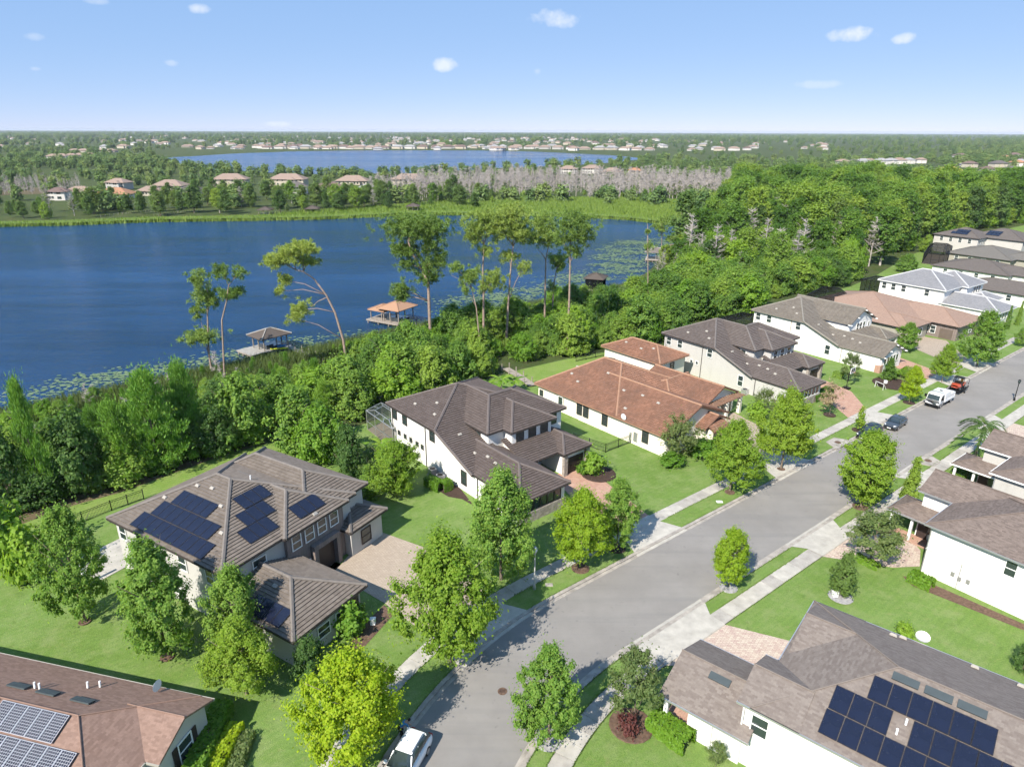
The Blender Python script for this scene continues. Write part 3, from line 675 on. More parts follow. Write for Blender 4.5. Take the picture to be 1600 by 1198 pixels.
for a_ in (1.5, 4.2, 7.2, 10.5, 14.2): b.win('s-', .74, a_, 4.0, .95, 1.35, 'sash', 'trim')
for a_ in (2.5, 5.5, 9.0, 13.5): b.win('s-', .74, a_, .9, .95, 1.35, 'sash', 'trim')
for a_ in (1.6, 3.5, 5.5): b.win('t+', 24.25, a_, 1.1, 1.2, 1.1, 'sash', 'trim')
for a_ in (7.0,): b.win('t+', 24.25, a_, .9, .9, 1.5, 'plain', 'darktrim')
b.win('t+', 17.45, 15.9, .7, 1.2, 1.5, 'sash', 'doorbrown')
mb = MB().box(10.0, 12.3, -17.75, -16.6, 0, .02); b.part('porch_slab', mb, 'paver')
b.part('entry_surround', MB().box(9.5, 9.95, -17.1, -16.56, 0, 3.0).box(12.35, 12.8, -17.1, -16.56, 0, 3.0).box(9.5, 12.8, -17.1, -16.56, 3.0, 3.5), 'brick')
b.part('entry_door', MB().box(10.0, 12.3, -16.62, -16.58, .02, 2.9), 'doorbrown')
b.part('wall_box', MB().box(8.9, 9.3, -16.75, -16.58, 1.6, 2.3), 'plastic')
b.part('patio', MB().box(-1.5, 6, .2, 5.5, 0, .08), 'concrete2')
b.part('white_post', MB().box(-2.6, -2.3, .6, .9, 0, 2.6), 'trim')  # freestanding white post beside the patio

# --- white and grey two-storey houses that share one plan: hipped body, catslide, street wing, garage
def two_storey(h, body=True, front='hip', wing='hip', wallw='white', gar='doorbrown', stone=True, fz=0.0):
    I = {}
    I['m'] = h.hip(0, 15.3, 0, 11.6, 6, .46, 's', run=(7.6, 7.6))
    # catslide over the stair side
    z = lambda t: 6.0-(t-11.55)*.385
    I['cat'] = h.shed([(0, 19.1, z(19.1)), (5.6, 19.1, z(19.1)), (5.6, 11.4, z(11.4)), (0, 11.4, z(11.4))])
    h.cap((.05, 19.1, z(19.1)), (.05, 11.6, z(11.6)))
    h.side([(9, 0), (26.6, 0), (26.6, 2.9), (19.2, 2.95), (11.5, 5.85), (9, 5.85)], .45, 5.2)
    if front == 'hip':
        zr = 8.35; h.wall(4.85, 17.05, 6, 15.95, 0, 5.94); h.guts += [((4.4, 11.7, 6), (4.4, 16.4, 6)), ((4.4, 16.4, 6), (17.5, 16.4, 6)), ((17.5, 6, 6), (17.5, 16.4, 6))]
        for pl_ in ([(4.4,16.4,6),(17.5,16.4,6),(12.3,11.2,zr),(8.7,11.2,zr)], [(4.4,5,6),(4.4,16.4,6),(8.7,11.2,zr),(8.7,5,zr)], [(17.5,16.4,6),(17.5,6,6),(12.3,11.2,zr)], [(17.5,6,6),(8.7,6,6),(8.7,11.2,zr),(12.3,11.2,zr)]): h.plane(pl_)
        for p_, q_ in (((4.4,16.4,6),(8.7,11.2,zr)), ((17.5,16.4,6),(12.3,11.2,zr)), ((8.7,11.2,zr),(12.3,11.2,zr)), ((8.7,11.2,zr),(8.7,5.8,zr)), ((17.5,6,6),(12.3,11.2,zr))): h.cap(p_, q_)
        I['bump'] = h.hip(6.8, 14.2, 12.6, 18.0, 6.02, .50, 't', ends='gh', run=(None, 4.2))
        fw = 17.55
    else:
        I['k'] = h.hip(5.7, 15.0, 3.5, 17.8, 6.0, .50, 't', ends='gg'); fw = 17.35
        for k in range(5):
            x = 5.7+9.3*k/4; zz = 6.0+(4.65-abs(x-10.35))*.5
            h.part('rafter_tail', MB().box(x-.09, x+.09, -18.15, -17.3, zz-.28, zz-.12), 'trim')
    w0, w1, zr2 = (.3, 7.7, 4.8) if wing == 'hip' else (.2, 8.2, 4.9)
    sm_, tb_ = (w0+w1)/2, (22.7 if wing == 'hip' else 27.3); I['w'] = {'s-': h.plane([(w0, 19.0, 3.1), (w0, 27.3, 3.1), (sm_, tb_, zr2), (sm_, 14.2, zr2)])}
    h.plane([(w1, 27.3, 3.1), (w1, 14.2, 3.1), (sm_, 14.2, zr2), (sm_, tb_, zr2)]); h.cap((sm_, 14.6, zr2), (sm_, tb_, zr2)); h.guts += [((w0, 19.2, 3.1), (w0, 27.3, 3.1)), ((w1, 21, 3.1), (w1, 27.3, 3.1))]
    h.wall(w0+.5, w1-.45, 14, 26.85, 0, 3.05)
    if wing == 'hip':
        h.plane([(w0, 27.3, 3.1), (w1, 27.3, 3.1), (sm_, tb_, zr2)]); h.cap((w0, 27.3, 3.1), (sm_, tb_, zr2)); h.cap((w1, 27.3, 3.1), (sm_, tb_, zr2)); h.guts.append(((w0, 27.3, 3.1), (w1, 27.3, 3.1)))
    else:
        h.part('gable', MB().add([(w0+.45, -26.84, 3.0), (w1-.45, -26.84, 3.0), (sm_, -26.84, zr2-.3), (w0+.45, -26.6, 3.0), (w1-.45, -26.6, 3.0), (sm_, -26.6, zr2-.3)], [(0,1,2),(5,4,3),(0,3,4,1),(1,4,5,2),(2,5,3,0)]), h.wm)
        for k in range(5):
            x = .4+7.6*k/4; zz = 3.1+(4.0-abs(x-4.2))*.45
            h.part('rafter_tail', MB().box(x-.09, x+.09, -27.65, -26.8, zz-.28, zz-.12), 'trim')
    I['sh'] = h.shed([(6.5, 21.0, 3.1), (13.2, 21.0, 3.1), (13.2, 16.4, 4.7), (6.5, 16.4, 4.7)]); h.guts.append(((7.4, 21.0, 3.1), (12.6, 21.0, 3.1)))
    I['g'] = h.hip(11.7, 16.6, 15.5, 22.1, 3.1, .48, 't', ends='gh', run=(None, 2.8))
    h.finish()
    # windows: left wall
    for a in (1.5, 4.0, 10.4): h.win('s-', .44, a, 4.2, .95, 1.35, 'sash')
    for a in (2.4, 3.9, 5.3, 6.8, 8.0): h.win('s-', .44, a, 2.2, .45, .5, 'plain')
    h.win('s-', .44, 16.9, .95, .9, 1.7, 'sash')
    ff = h.fm
    if front == 'hip':
        for k in range(3): h.win('t+', fw, 8.5+2.0*k, 4.1, 1.05, 1.45, 'sash')
        h.win('t+', 15.95, 15.6, 4.2, .9, 1.3, 'sash'); h.win('s-', 4.85, 13.9, 4.5, .9, 1.0, 'sash')
    else:
        for k in range(3): h.win('t+', fw, 9.2+1.15*k, 4.0, .8, 1.6, 'sash')
        h.win('t+', fw, 13.3, 4.4, .5, .9, 'plain')
    wx = 26.85
    for k in range(5): h.win('t+', wx, 1.9+1.05*k, 1.45, .85, 1.15, 'plain')
    if stone: h.part('stone_base', MB().box(.5, 7.3, -26.98, -26.84, 0, 1.25), 'stone')
    h.garage('t+', 21.65, 14.15, 2.6, 2.25, gar)
    for x in (12.2, 16.05): h.part('pier', MB().box(x-.3, x+.3, -22.0, -21.6, 0, 2.95), 'stone' if stone else h.wm)
    h.garage('t+', 16.47, 10.2, 3.6, 2.3, gar); h.part('porch_post', MB().box(8.0, 8.6, -20.7, -20.1, 0, 3.0), 'stone' if stone else h.wm)
    for p_ in ((2.0, 4.3), (3.6, 7.0), (2.0, 8.8)): h.vent(I['m']['s-'], *p_)
    h.vent(I['cat'], 2.6, 13.2)
    for t_, zt in ((8.9, 5.8), (19.6, 2.9), (.9, 5.8)): h.part('downpipe', MB().tube([(.36, -t_, .05), (.36, -t_, zt)], .05, 6), h.gm)
    for p_ in ((2.5, 16.4), (2.9, 18.4), (2.7, 20.1), (2.2, 21.8)): h.vent(I['w']['s-'], *p_)
    return I
c = House('house', 'white two-storey house with dark brown tile roof behind yellow-green street tree', (-16.8, 82.3), 40, 'white', 'TC', FLAT, 'capC', 'darktrim', 'darktrim')
two_storey(c)
e = House('house', 'pale grey two-storey house with grey-brown tile roof beside the terracotta roof', (26.9, 115.9), 37, 'palegrey', 'TE', FLAT, 'capE', 'darktrim', 'trim')
two_storey(e)
f = House('house', 'white two-storey house with sandy grey tile roof and street-facing gables', (48.8, 133.0), 36, 'white', 'TF', FLAT, 'capF', 'capF', 'trim')
two_storey(f, front='gable', wing='gable', stone=False)
f.part('brick_plinth', MB().box(.38, 1.3, -26.95, -26.0, 0, 1.4), 'paverred')
h = House('house', 'white two-storey house with silver grey tile roof and screened lanai', (90.1, 163.4), 36, 'white', 'TH', FLAT, 'capH', 'trim', 'trim')
ih = h.hip(0, 15.5, 0, 15.6, 6, .36, 't', run=(6.5, 7.2)); h.hip(8.5, 18.6, 5.5, 17.0, 6.0, .42, 's'); h.hip(.2, 10.2, 14.5, 26.9, 3.1, .40, 't', ends='gh'); h.hip(9.5, 18.0, 15, 21.5, 3.1, .42, 's')
h.finish()
for a in (1.6, 3.8, 6.2, 11.5): h.win('s-', .44, a, 4.1, .95, 1.4)
for k in range(3): h.win('t+', 16.55, 13.2+1.4*k, 4.1, .9, 1.4)
for k in range(4): h.win('t+', 26.45, 2.4+1.6*k, 1.2, 1.0, 1.3)
h.garage('t+', 21.05, 14.5, 4.6, 2.2, 'doortan')

# --- terracotta single-storey house
d = House('house', 'cream single-storey house with terracotta barrel-tile roofs', (3.5, 97.66), 40, 'cream', 'TD', (.40, .05, .15), 'capD', 'capD', 'darktrim')
j1 = d.hip(0, 18.5, 0, 17.0, 3.1, .41, 't', run=(6.0, 7.5)); j2 = d.hip(-.1, 13.5, 9.0, 25.9, 3.1, .405, 't', ends='gg')
j3 = d.hip(13.6, 21.6, 9.5, 22.3, 3.1, .43, 't', ends='gg'); d.hip(6.3, 12.0, 18, 27.1, 2.95, .42, 't', ends='gg')
j4 = d.hip(19.6, 27.4, -4.2, 8.9, 4.3, .42, 't'); d.hip(10.0, 19.0, 11.0, 18.5, 3.08, .42, 's', ends='hg')
d.shed([(6.8, 28.2, 2.75), (10.6, 28.2, 2.75), (10.3, 26.6, 3.4), (7.1, 26.6, 3.4)])
d.finish()
d.part('bay', MB().box(7.2, 10.2, -27.7, -26.6, 0, 2.6), 'cream')
for k in range(3): d.win('t+', 27.7, 7.8+.95*k, .9, .7, 1.4, 'plain')
for a in (9.6, 10.9, 14.6, 21.9): d.win('s-', .34, a, 1.0, .9, 1.6, 'grid', 'darktrim')
d.win('s-', .34, 5.6, .9, .9, 1.6, 'plain', 'trim'); d.win('s-', .44, 1.2, 1.4, .6, .8, 'plain')
d.garage('t+', 21.85, 16.0, 2.5, 2.2, 'doortan'); d.garage('t+', 21.85, 19.2, 2.5, 2.2, 'doortan')
for x in (14.1, 17.6, 21.1): d.part('column', MB().box(x-.25, x+.25, -23.2, -22.7, 0, 2.6), 'cream')
d.part('pergola_beam', MB().box(13.6, 21.6, -23.1, -22.85, 2.6, 2.85), 'woodred')
for k in range(15): d.part('pergola_rafter', MB().box(13.7+.55*k, 13.85+.55*k, -23.5, -21.9, 2.86, 3.02), 'woodred')
d.win('t+', 8.45, 23.4, 2.6, .9, 1.1)
for p_ in ((4.2, 4.0), (3.2, 6.3), (6.6, 9.3), (5.8, 3.6)): d.vent(j1['s-'], *p_)
for p_ in ((4.6, 14.2), (4.9, 17.4), (4.6, 20.4), (1.8, 17.0)): d.vent(j2['s-'], *p_)
for p_ in ((22.0, -.5), (21.6, 3.2), (22.4, 5.2)): d.vent(j4['s-'], *p_)
d.part('satellite_dish', MB().lathe([(.02, 0), (.25, .05), (.45, .16)], 14, (-.25, -18.3, 3.6), 'x'), 'plastic')
d.part('meter_box', MB().box(.2, .33, -20.6, -20.0, .6, 1.9).box(.2, .33, -19.6, -19.3, .5, 1.6), 'metal')

# --- orange-brown shingle house with side garage, farther up the street
g2 = House('house', 'low house with broad orange-brown shingle hip roof and side garage', (82.8, 149.9), 36, 'taupe', 'TG', None, 'TG', 'darktrim', 'trim')
g2.hip(-15, 8, -11, 13.0, 3.1, .30, 's'); g2.hip(-14.4, -5.6, 2, 15.0, 3.1, .33, 't'); g2.hip(-5.2, 7.2, 2, 20.2, 3.1, .34, 't', wm='brick')
g2.finish()
g2.garage('s-', -4.8, 17.8, 2.5, 2.1, 'doortan'); g2.win('s-', -4.8, 15.2, .8, .9, 1.5); g2.win('s-', -4.8, 13.9, .8, .9, 1.5); g2.win('t+', 14.55, -9, .9, 1.2, 1.4); g2.win('t+', 19.75, 1.5, .9, 1.2, 1.4)
# --- roofs at the upper right

IO = (127.6, 196.7)
def upper(label, wall, roof, vols, sol=None, frame='trim', gut='darktrim'):
    hh = House('house', label, IO, 36, wall, roof, None, roof, gut, frame); ids = [hh.hip(*v_[:6], v_[6]) for v_ in vols]; hh.finish()
    for v_ in vols[:1]:
        for k in range(4): hh.win('s-', v_[0]+.44, v_[2]+(v_[3]-v_[2])*(.2+.2*k), v_[4]-1.9, 1.0, 1.3)
        for k in range(3): hh.win('t+', v_[3]-.44, v_[0]+(v_[1]-v_[0])*(.25+.25*k), v_[4]-1.9, 1.0, 1.3)
    if sol:
        for (pi_, s_, t0_, n_) in sol:
            for k in range(n_): hh.solar(ids[pi_]['s-'], s_, t0_+1.05*k, 1.05, 1.7)
    return hh
upper('white house with long dark brown shingle roof beyond the silver-roofed house', 'white', 'TI', [(-25.2, -12.5, 12.5, 44, 3.1, .32, 't')])
upper('house with spreading brown shingle hip roof behind the silver-roofed house', 'white', 'TI', [(-1.5, 15, -3.5, 17, 3.1, .27, 't'), (1, 12, 8, 22, 3.1, .3, 't')])
upper('house with broad pale grey shingle hip roof near top of the street', 'taupe', 'TI2', [(26, 46, -11.5, 8, 3.1, .26, 't'), (30, 42, 2, 15, 3.1, .28, 't')])
upper('farthest two-storey house with dark roof and two black solar groups', 'greywall', 'TI', [(45.5, 60, -24, -9, 6, .36, 't'), (52, 68, -16, 2, 5.9, .34, 't')], [(0, 48.0, -18.5, 5), (0, 49.8, -17.5, 4), (1, 54.6, -10, 4), (1, 56.4, -10, 4)])
upper('grey-roofed house with navy solar panels at the right edge of the photo', 'taupe', 'TI2', [(36, 54, 12, 34, 3.1, .28, 't')], [(0, 38.0, 16, 10), (0, 39.8, 16, 10), (0, 41.6, 18, 8)])
upper('tan house with dark grey-brown roof just below the solar-topped roof', 'taupe', 'TI', [(14, 32, 17, 40, 3.1, .27, 't')])


# --- bottom left: red-brown shingle house
a = House('house', 'house with red-brown shingle roof and silver-gridded solar panels, bottom-left corner', (-20.6, 35.6), 76.5, 'greywall', 'TA', None, 'TA', 'taupe', 'trim')
H0 = a.hip(-9.7, -.02, -34, -1.0, 3.1, .42, 't', run=(None, 4.9))
a.hip(-5.3, .02, -4.4, 0, 3.1, .42, 't', ends='gg')
a.finish()
a.win('t+', -.43, -2.7, .75, 1.15, 1.55, 'sash', 'trim', 'doorbrown')
for k in range(5): a.solar(H0['s-'], -5.75, -11.6+1.05*(k+.5), 1.05, 1.72, True); a.solar(H0['s-'], -5.75, -17.2+1.05*(k+.5), 1.05, 1.72, True)
for k in range(6): a.solar(H0['s-'], -7.45, -10.6+1.05*(k+.5), 1.05, 1.72, True); a.solar(H0['s-'], -7.45, -16.9+1.05*(k+.5), 1.05, 1.72, True)
for t_ in (-12.4, -10.0, -7.2): a.vent(H0['s+'], -3.4, t_, 'flat')
for t_ in (-11.3, -10.9): a.vent(H0['s+'], -3.2, t_, 'pipe')
a.vent(H0['s+'], -1.5, -7.8, 'pipe'); a.vent(H0['s+'], -1.9, -8.4, 'pipe')
a.part('satellite_dish', MB().lathe([(.03, .0), (.28, -.06), (.42, -.17)], 16, (-.55, 4.1, 3.9), 'y'), 'plastic', a.roof); a.part('dish_mast', MB().tube([(-.55, 4.0, 3.2), (-.55, 4.06, 3.9)], .03, 6), 'metal', a.roof)

# --- bottom right: brown shingle house with a large solar field
r1 = House('house', 'white house with mixed brown shingle roof and large navy solar field, bottom right', (14.72, 33.4), 51, 'white', 'TR1', None, 'TR1', 'metal', 'trim')
k0 = r1.hip(0, 13.5, .9, 30, 5.4, .36, 't', run=(6.8, 6.7)); r1.hip(.01, 5.3, 0, 3.9, 5.4, .41, 't', ends='gg'); r1.hip(6.0, 13.52, 1.2, 4.6, 5.4, .36, 't', ends='gg')
k1 = r1.hip(-.5, 6.5, -5.2, 1.2, 3.0, .41, 't', ends='gg', walls=False)
r1.finish()
r1.wall(.2, 6.0, -3.2, .6, 0, 2.95); r1.part('gable', MB().add([(.1, 4.9, 2.95), (5.9, 4.9, 2.95), (3.0, 4.9, 4.1), (.1, 4.7, 2.95), (5.9, 4.7, 2.95), (3.0, 4.7, 4.1)], [(0,2,1),(3,4,5),(0,1,4,3),(1,2,5,4),(2,0,3,5)]), 'white')
for x in (.1, 5.9): r1.part('porch_column', MB().box(x-.14, x+.14, 4.6, 4.9, .7, 2.95).box(x-.32, x+.32, 4.4, 5.05, 0, .9), 'trim')
r1.part('porch_floor', MB().box(-.2, 6.2, 3.2, 5.1, 0, .12), 'paverred')
r1.part('downpipe', MB().tube([(.08, 1.4, .1), (.08, 1.4, 2.9)], .06, 6), 'trim'); r1.part('downpipe', MB().tube([(.4, -.38, 3.0), (.4, -.38, 5.2)], .06, 6), 'trim')
r1.win('s-', .44, 1.5, 3.1, 1.0, 1.5, 'sash', 'trim'); r1.win('t-', -3.2, 2.2, .8, 1.2, 1.6)
PW, PH = 1.10, 1.74
for k in range(12): r1.solar(k0['s-'], 1.33, 4.8+PW*(k+.5), PW, PH)
for k in (0, 1, 2, 4, 5, 6, 7, 8): r1.solar(k0['s-'], 3.0, 4.85+PW*(k+.5), PW, PH)
for k in range(6): r1.solar(k0['s-'], 4.68, 6.6+PW*(k+.5), PW, PH)
for t_ in (8.25, 10.05, 11.8): r1.vent(k0['s-'], 6.05, t_, 'flat')
r1.vent(k1['s-'], 2.3, -2.0, 'flat'); r1.vent(k0['s-'], 2.6, 8.6, 'pipe'); r1.vent(k0['s-'], 3.4, 8.9, 'pipe')
for p_ in ((12.6, 6.6), (12.9, 7.2), (12.8, 11.6), (12.7, 14.2)): r1.vent(k0['s+'], *p_)
r1.part('satellite_dish', MB().lathe([(.03, .0), (.3, .06), (.48, .18)], 16, (13.8, -8.3, 5.7), 'x'), 'plastic')

# --- right: two matching houses with brown shingle roofs and porches
def porch_house(h):
    i = h.hip(0, 12.6, 0, 30, 5.4, .36, 't', run=(6.6, 6)); h.hip(6.2, 12.62, -3.2, 6, 5.42, .44, 't', ends='gg')
    h.hip(4.7, 9.2, -5.2, .5, 2.9, .40, 't', ends='hg', run=(2.0, None), walls=False); h.finish()
    h.part('porch_column', MB().box(5.0, 5.25, 4.6, 4.85, 0, 2.85), 'trim'); h.part('porch_column', MB().box(5.0, 5.25, 2.6, 2.85, 0, 2.85), 'trim')
    h.part('porch_floor', MB().box(4.8, 6.7, .3, 5.0, 0, .1), 'paverred')
    h.part('band', MB().box(.36, .46, -29, -.45, 2.75, 2.87), 'trim'); h.part('downpipe', MB().tube([(.4, -.52, .1), (.4, -.52, 5.2)], .06, 6), 'metal')
    h.win('s-', .44, 7.1, 3.55, .8, 1.4, 'sash', 'trim'); h.win('s-', 6.64, -1.2, .9, .9, 1.8, 'plain', 'darktrim'); h.part('front_door', MB().box(6.56, 6.63, 1.6, 2.6, .1, 2.2), 'doorbrown')
    for a_, z_ in ((3.1, 1.2), (3.7, 1.0), (4.4, 1.1)): h.part('meter', MB().box(.32, .43, -a_-.15, -a_+.15, z_, z_+.4), 'metal')
    h.part('conduit', MB().tube([(.40, -3.6, .1), (.40, -3.6, 2.7)], .03, 5), 'metal')
r2 = House('house', 'white house with brown shingle roof and tall blank side wall, right edge', (39.1, 54.5), 37.5, 'white', 'TR2', None, 'TR2', 'metal', 'trim'); porch_house(r2)
r3 = House('house', 'pale grey house with brown shingle roof behind the palm, right edge', (52.04, 64.75), 37, 'palegrey', 'TR2', None, 'TR2', 'trim', 'trim'); porch_house(r3)
# ------------------------------------------------------------------ vegetation prototypes
rng = np.random.default_rng(11)
def unit(n): v = rng.normal(size=(n, 3)); return v/np.linalg.norm(v, axis=1)[:, None]
def leaf_mesh(name, C, D, size, elong, mt, flat=.5):
    """one rhombic leaf (or needle tuft) per centre C, facing roughly along D"""
    n = len(C); D = D + unit(n)*flat; D /= np.linalg.norm(D, axis=1)[:, None]
    A = np.cross(D, unit(n)); A /= np.linalg.norm(A, axis=1)[:, None]+1e-9; B = np.cross(D, A)
    s = (size*rng.uniform(.65, 1.3, n))[:, None]; L = s*elong*.5; Wd = s*.5
    fold = D*s*.18
    V = np.stack([C-A*L, C+B*Wd+fold, C+A*L, C-B*Wd+fold], 1).reshape(-1, 3)
    F = np.arange(4*n).reshape(-1, 4); return np_mesh(name, V, F, mt)
def needle_mesh(name, C, D, length, width, mt):
    """thin upward-spreading blades: pine tufts, reeds, grass"""
    n = len(C); S = np.cross(D, unit(n)); S /= np.linalg.norm(S, axis=1)[:, None]+1e-9
    l = (length*rng.uniform(.6, 1.25, n))[:, None]; w = (width*rng.uniform(.7, 1.3, n))[:, None]
    V = np.stack([C-S*w*.5, C+S*w*.5, C+D*l], 1).reshape(-1, 3); return np_mesh(name, V, np.arange(3*n).reshape(-1, 3), mt)
def crown_pts(r, z0, z1, K, per, cr, profile, shell=.55):
    Cs, Ds = [], []; f1, f2, f3 = rng.uniform(0, 6.28, 3)
    for _ in range(K):
        u = rng.uniform(0, 1); z = z0+(z1-z0)*u; rad = r*profile(u)*math.sqrt(rng.uniform(shell**2, 1)); th = rng.uniform(0, 2*math.pi); rad *= 1+.20*math.sin(2*th+f1+2.5*u)+.13*math.sin(3*th+f2-4*u)+.08*math.sin(5*th+f3+7*u)
        c = np.array([rad*math.cos(th), rad*math.sin(th), z]); k = cr*rng.uniform(.45, 1.35)
        d = unit(per); d[:, 2] = np.abs(d[:, 2])*.9+d[:, 2]*.1; d /= np.linalg.norm(d, axis=1)[:, None]
        ax = np.array([c[0], c[1], abs(c[2]-z0)*.5+.8*r]); ax /= np.linalg.norm(ax); q_ = d*(k*rng.uniform(.1, 1, per)**.6)[:, None]; q_ = q_*.82 + np.outer(q_@ax, ax)*rng.uniform(.3, 1.0)
        p = c + q_; lo_ = rng.random(per) < .17; p[lo_] += rng.normal(0, cr*.75, (lo_.sum(), 3)); o = p-np.array([0, 0, (z0+z1)/2-.2*(z1-z0)]); o /= np.linalg.norm(o, axis=1)[:, None]+1e-9
        Cs.append(p); Ds.append(d*.55+o*.45+np.array([0, 0, .25]))
    return np.concatenate(Cs), np.concatenate(Ds)
def trunk_mesh(name, h, r0, limbs, spread, mt, z_first=.22, lean=0.0):
    mb = MB(); top = h*.8; rr = random.Random(int(h*97+limbs))
    pts = [(0, 0, -.15), (0, 0, .1)] + [(lean*(k/5)**2+rr.uniform(-.05, .05)*h*.1, rr.uniform(-.05, .05)*h*.1, top*k/5) for k in range(1, 6)]
    mb.tube(pts, [r0*1.35, r0*1.1]+[r0*(1-.16*k) for k in range(1, 6)], 7)
    for i in range(limbs):
        z = h*rr.uniform(z_first, .62); a = i*2.4+rr.uniform(-.4, .4); L = spread*rr.uniform(.55, .9)
        p = Vector((0, 0, z)); q = p+Vector((math.cos(a)*L*.5, math.sin(a)*L*.5, L*.42)); e_ = p+Vector((math.cos(a)*L, math.sin(a)*L, L*.95))
        mb.tube([p, q, e_], [r0*.42, r0*.28, r0*.08], 5)
    return mb.mesh(mt, True, name)
OVOID = lambda u: max(.12, math.sin(math.pi*(.16+.82*u)**.8))**.7
ROUND = lambda u: math.sqrt(max(.04, 1-(2*u-1)**2))
CONE = lambda u: max(.06, 1-u)**.85
FLATTOP = lambda u: .45+.55*math.sin(math.pi*min(1, u+.12))
L = {}
L['maple'] = leafmat('maple_leaf', (0.177, 0.318, 0.028), (0.312, 0.442, 0.057), .5, var=.3)
L['green'] = leafmat('street_tree_leaf', (0.143, 0.293, 0.046), (0.295, 0.439, 0.082), .5, var=.3)
L['lime'] = leafmat('lime_green_leaf', (.24, .40, .015), (.43, .54, .035), .5, var=.3)
L['ygreen'] = leafmat('yellow_green_leaf', (.20, .35, .02), (.36, .49, .04), .5, var=.3)
L['dark'] = leafmat('dark_green_leaf', (0.074, 0.166, 0.04), (0.166, 0.273, 0.071), .5)
L['olive'] = leafmat('olive_leaf', (0.122, 0.194, 0.058), (0.23, 0.288, 0.108), .5, var=.3)
L['thick'] = leafmat('thicket_leaf', (0.104, 0.219, 0.047), (0.288, 0.448, 0.078), .5)
L['thick2'] = leafmat('bright_thicket_leaf', (0.145, 0.301, 0.034), (0.27, 0.443, 0.057), .5)
L['wood'] = leafmat('woodland_leaf', (0.128, 0.255, 0.044), (0.262, 0.405, 0.076), .5, var=1.5)
L['woodd'] = leafmat('dark_woodland_leaf', (0.09, 0.174, 0.047), (0.19, 0.294, 0.083), .5)
L['pine'] = leafmat('pine_needles', (0.144, 0.248, 0.05), (0.323, 0.42, 0.1), .3)
L['pinebush'] = leafmat('young_pine_needles', (0.126, 0.282, 0.047), (0.252, 0.433, 0.073), .3)
L['far'] = leafmat('far_leaf', (0.115, 0.205, 0.058), (0.216, 0.302, 0.093), .2)
L['hedge'] = leafmat('clipped_hedge_leaf', (0.1, 0.22, 0.015), (0.17, 0.3, 0.03), .3)
L['red'] = leafmat('dark_red_leaf', (0.1, 0.03, 0.03), (0.16, 0.06, 0.05), .2)
L['blossom'] = leafmat('pale_blossom_leaf', (0.3, 0.24, 0.13), (0.48, 0.36, 0.24), .3)
L['palm'] = leafmat('palm_leaf', (0.06, 0.12, 0.03), (0.13, 0.2, 0.06), .3)
L['banana'] = leafmat('banana_leaf', (0.12, 0.25, 0.02), (0.22, 0.36, 0.05), .4, (.55, .45, .04))
L['vine'] = leafmat('yellow_green_vine', (0.26, 0.38, 0.015), (0.38, 0.48, 0.04), .4)
L['reed'] = leafmat('reed_blade', (0.108, 0.156, 0.042), (0.204, 0.24, 0.084), .25)
L['marsh'] = leafmat('marsh_blade', (0.171, 0.275, 0.043), (0.283, 0.372, 0.079), .3)
L['lily'] = leafmat('lily_pad', (0.108, 0.18, 0.078), (0.24, 0.3, 0.156), .1)
PROTO = {}
def proto(key, h0, r0, z0, K, per, cr, leaf, size, profile, elong=1.5, trunk=.13, limbs=6, bark='bark', shell=.5, zf=.22, variants=2, z1=None):
    for v in range(variants):
        C, D = crown_pts(r0-cr*.7, z0, (z1 or h0)-cr*.6, K, per, cr, profile, shell)
        PROTO[(key, v)] = (trunk_mesh('trunk', h0, trunk, limbs, r0, M[bark], zf), leaf_mesh('crown', C, D, size, elong, L[leaf]), h0, r0)
    PROTO[key] = variants
proto('maple', 8, 3.3, 1.7, 240, 190, .52, 'maple', .125, OVOID, shell=.25, variants=3)
proto('lime', 8, 3.3, 1.6, 240, 190, .52, 'lime', .125, OVOID, shell=.25, variants=2)
proto('ygreen', 8, 3.3, 1.6, 240, 190, .52, 'ygreen', .125, OVOID, shell=.25, variants=1)
proto('green', 8, 3.0, 1.2, 220, 150, .42, 'green', .115, OVOID, 1.9, shell=.25, variants=3)
proto('dense', 7, 3.2, 1.0, 240, 180, .48, 'maple', .12, ROUND, shell=.3, variants=1)
proto('sparse', 6, 2.8, 1.6, 60, 120, .6, 'olive', .13, FLATTOP, 2.0, .07, 11, zf=.1, variants=2)
proto('blossom', 5, 2.2, 1.7, 26, 55, .6, 'blossom', .18, FLATTOP, 1.6, .06, 10, zf=.08, variants=1)
proto('small', 4, 1.2, .5, 30, 70, .45, 'maple', .17, CONE, 1.5, .06, 5, variants=2)
proto('cone', 5, 1.0, .1, 170, 60, .2, 'thick', .1, CONE, 2.2, .06, 2, variants=1)
proto('round', 3, 1.2, .15, 80, 130, .32, 'dark', .1, OVOID, 1.6, .06, 3, variants=1)
proto('shrub', 1.6, 1.1, .0, 34, 90, .35, 'thick2', .16, ROUND, 1.5, .04, 4, variants=2)
proto('redshrub', 1.0, 1.1, .0, 24, 70, .3, 'red', .12, ROUND, 1.5, .04, 4, variants=1)
proto('thicket', 7, 3.2, .4, 120, 90, .65, 'thick', .23, OVOID, 1.5, .12, 7, shell=.4, variants=4)
proto('thicket2', 6, 3.2, .3, 115, 90, .65, 'thick2', .23, ROUND, 1.5, .12, 7, shell=.4, variants=3)
proto('dark', 8, 3.4, .6, 80, 120, .85, 'dark', .25, OVOID, 1.5, .14, 7, variants=2)
proto('wood', 20, 5.2, 3.5, 120, 68, 1.2, 'wood', .46, ROUND, 1.5, .3, 9, 'deadwood', .35, .35, variants=4)
proto('woodd', 17, 4.6, 3.5, 70, 85, 1.5, 'woodd', .48, OVOID, 1.5, .28, 9, 'bark', .35, .3, variants=2)
proto('farbush', 9, 4.6, .3, 40, 34, 1.5, 'far', .8, ROUND, 1.4, .2, 4, shell=.4, variants=2)
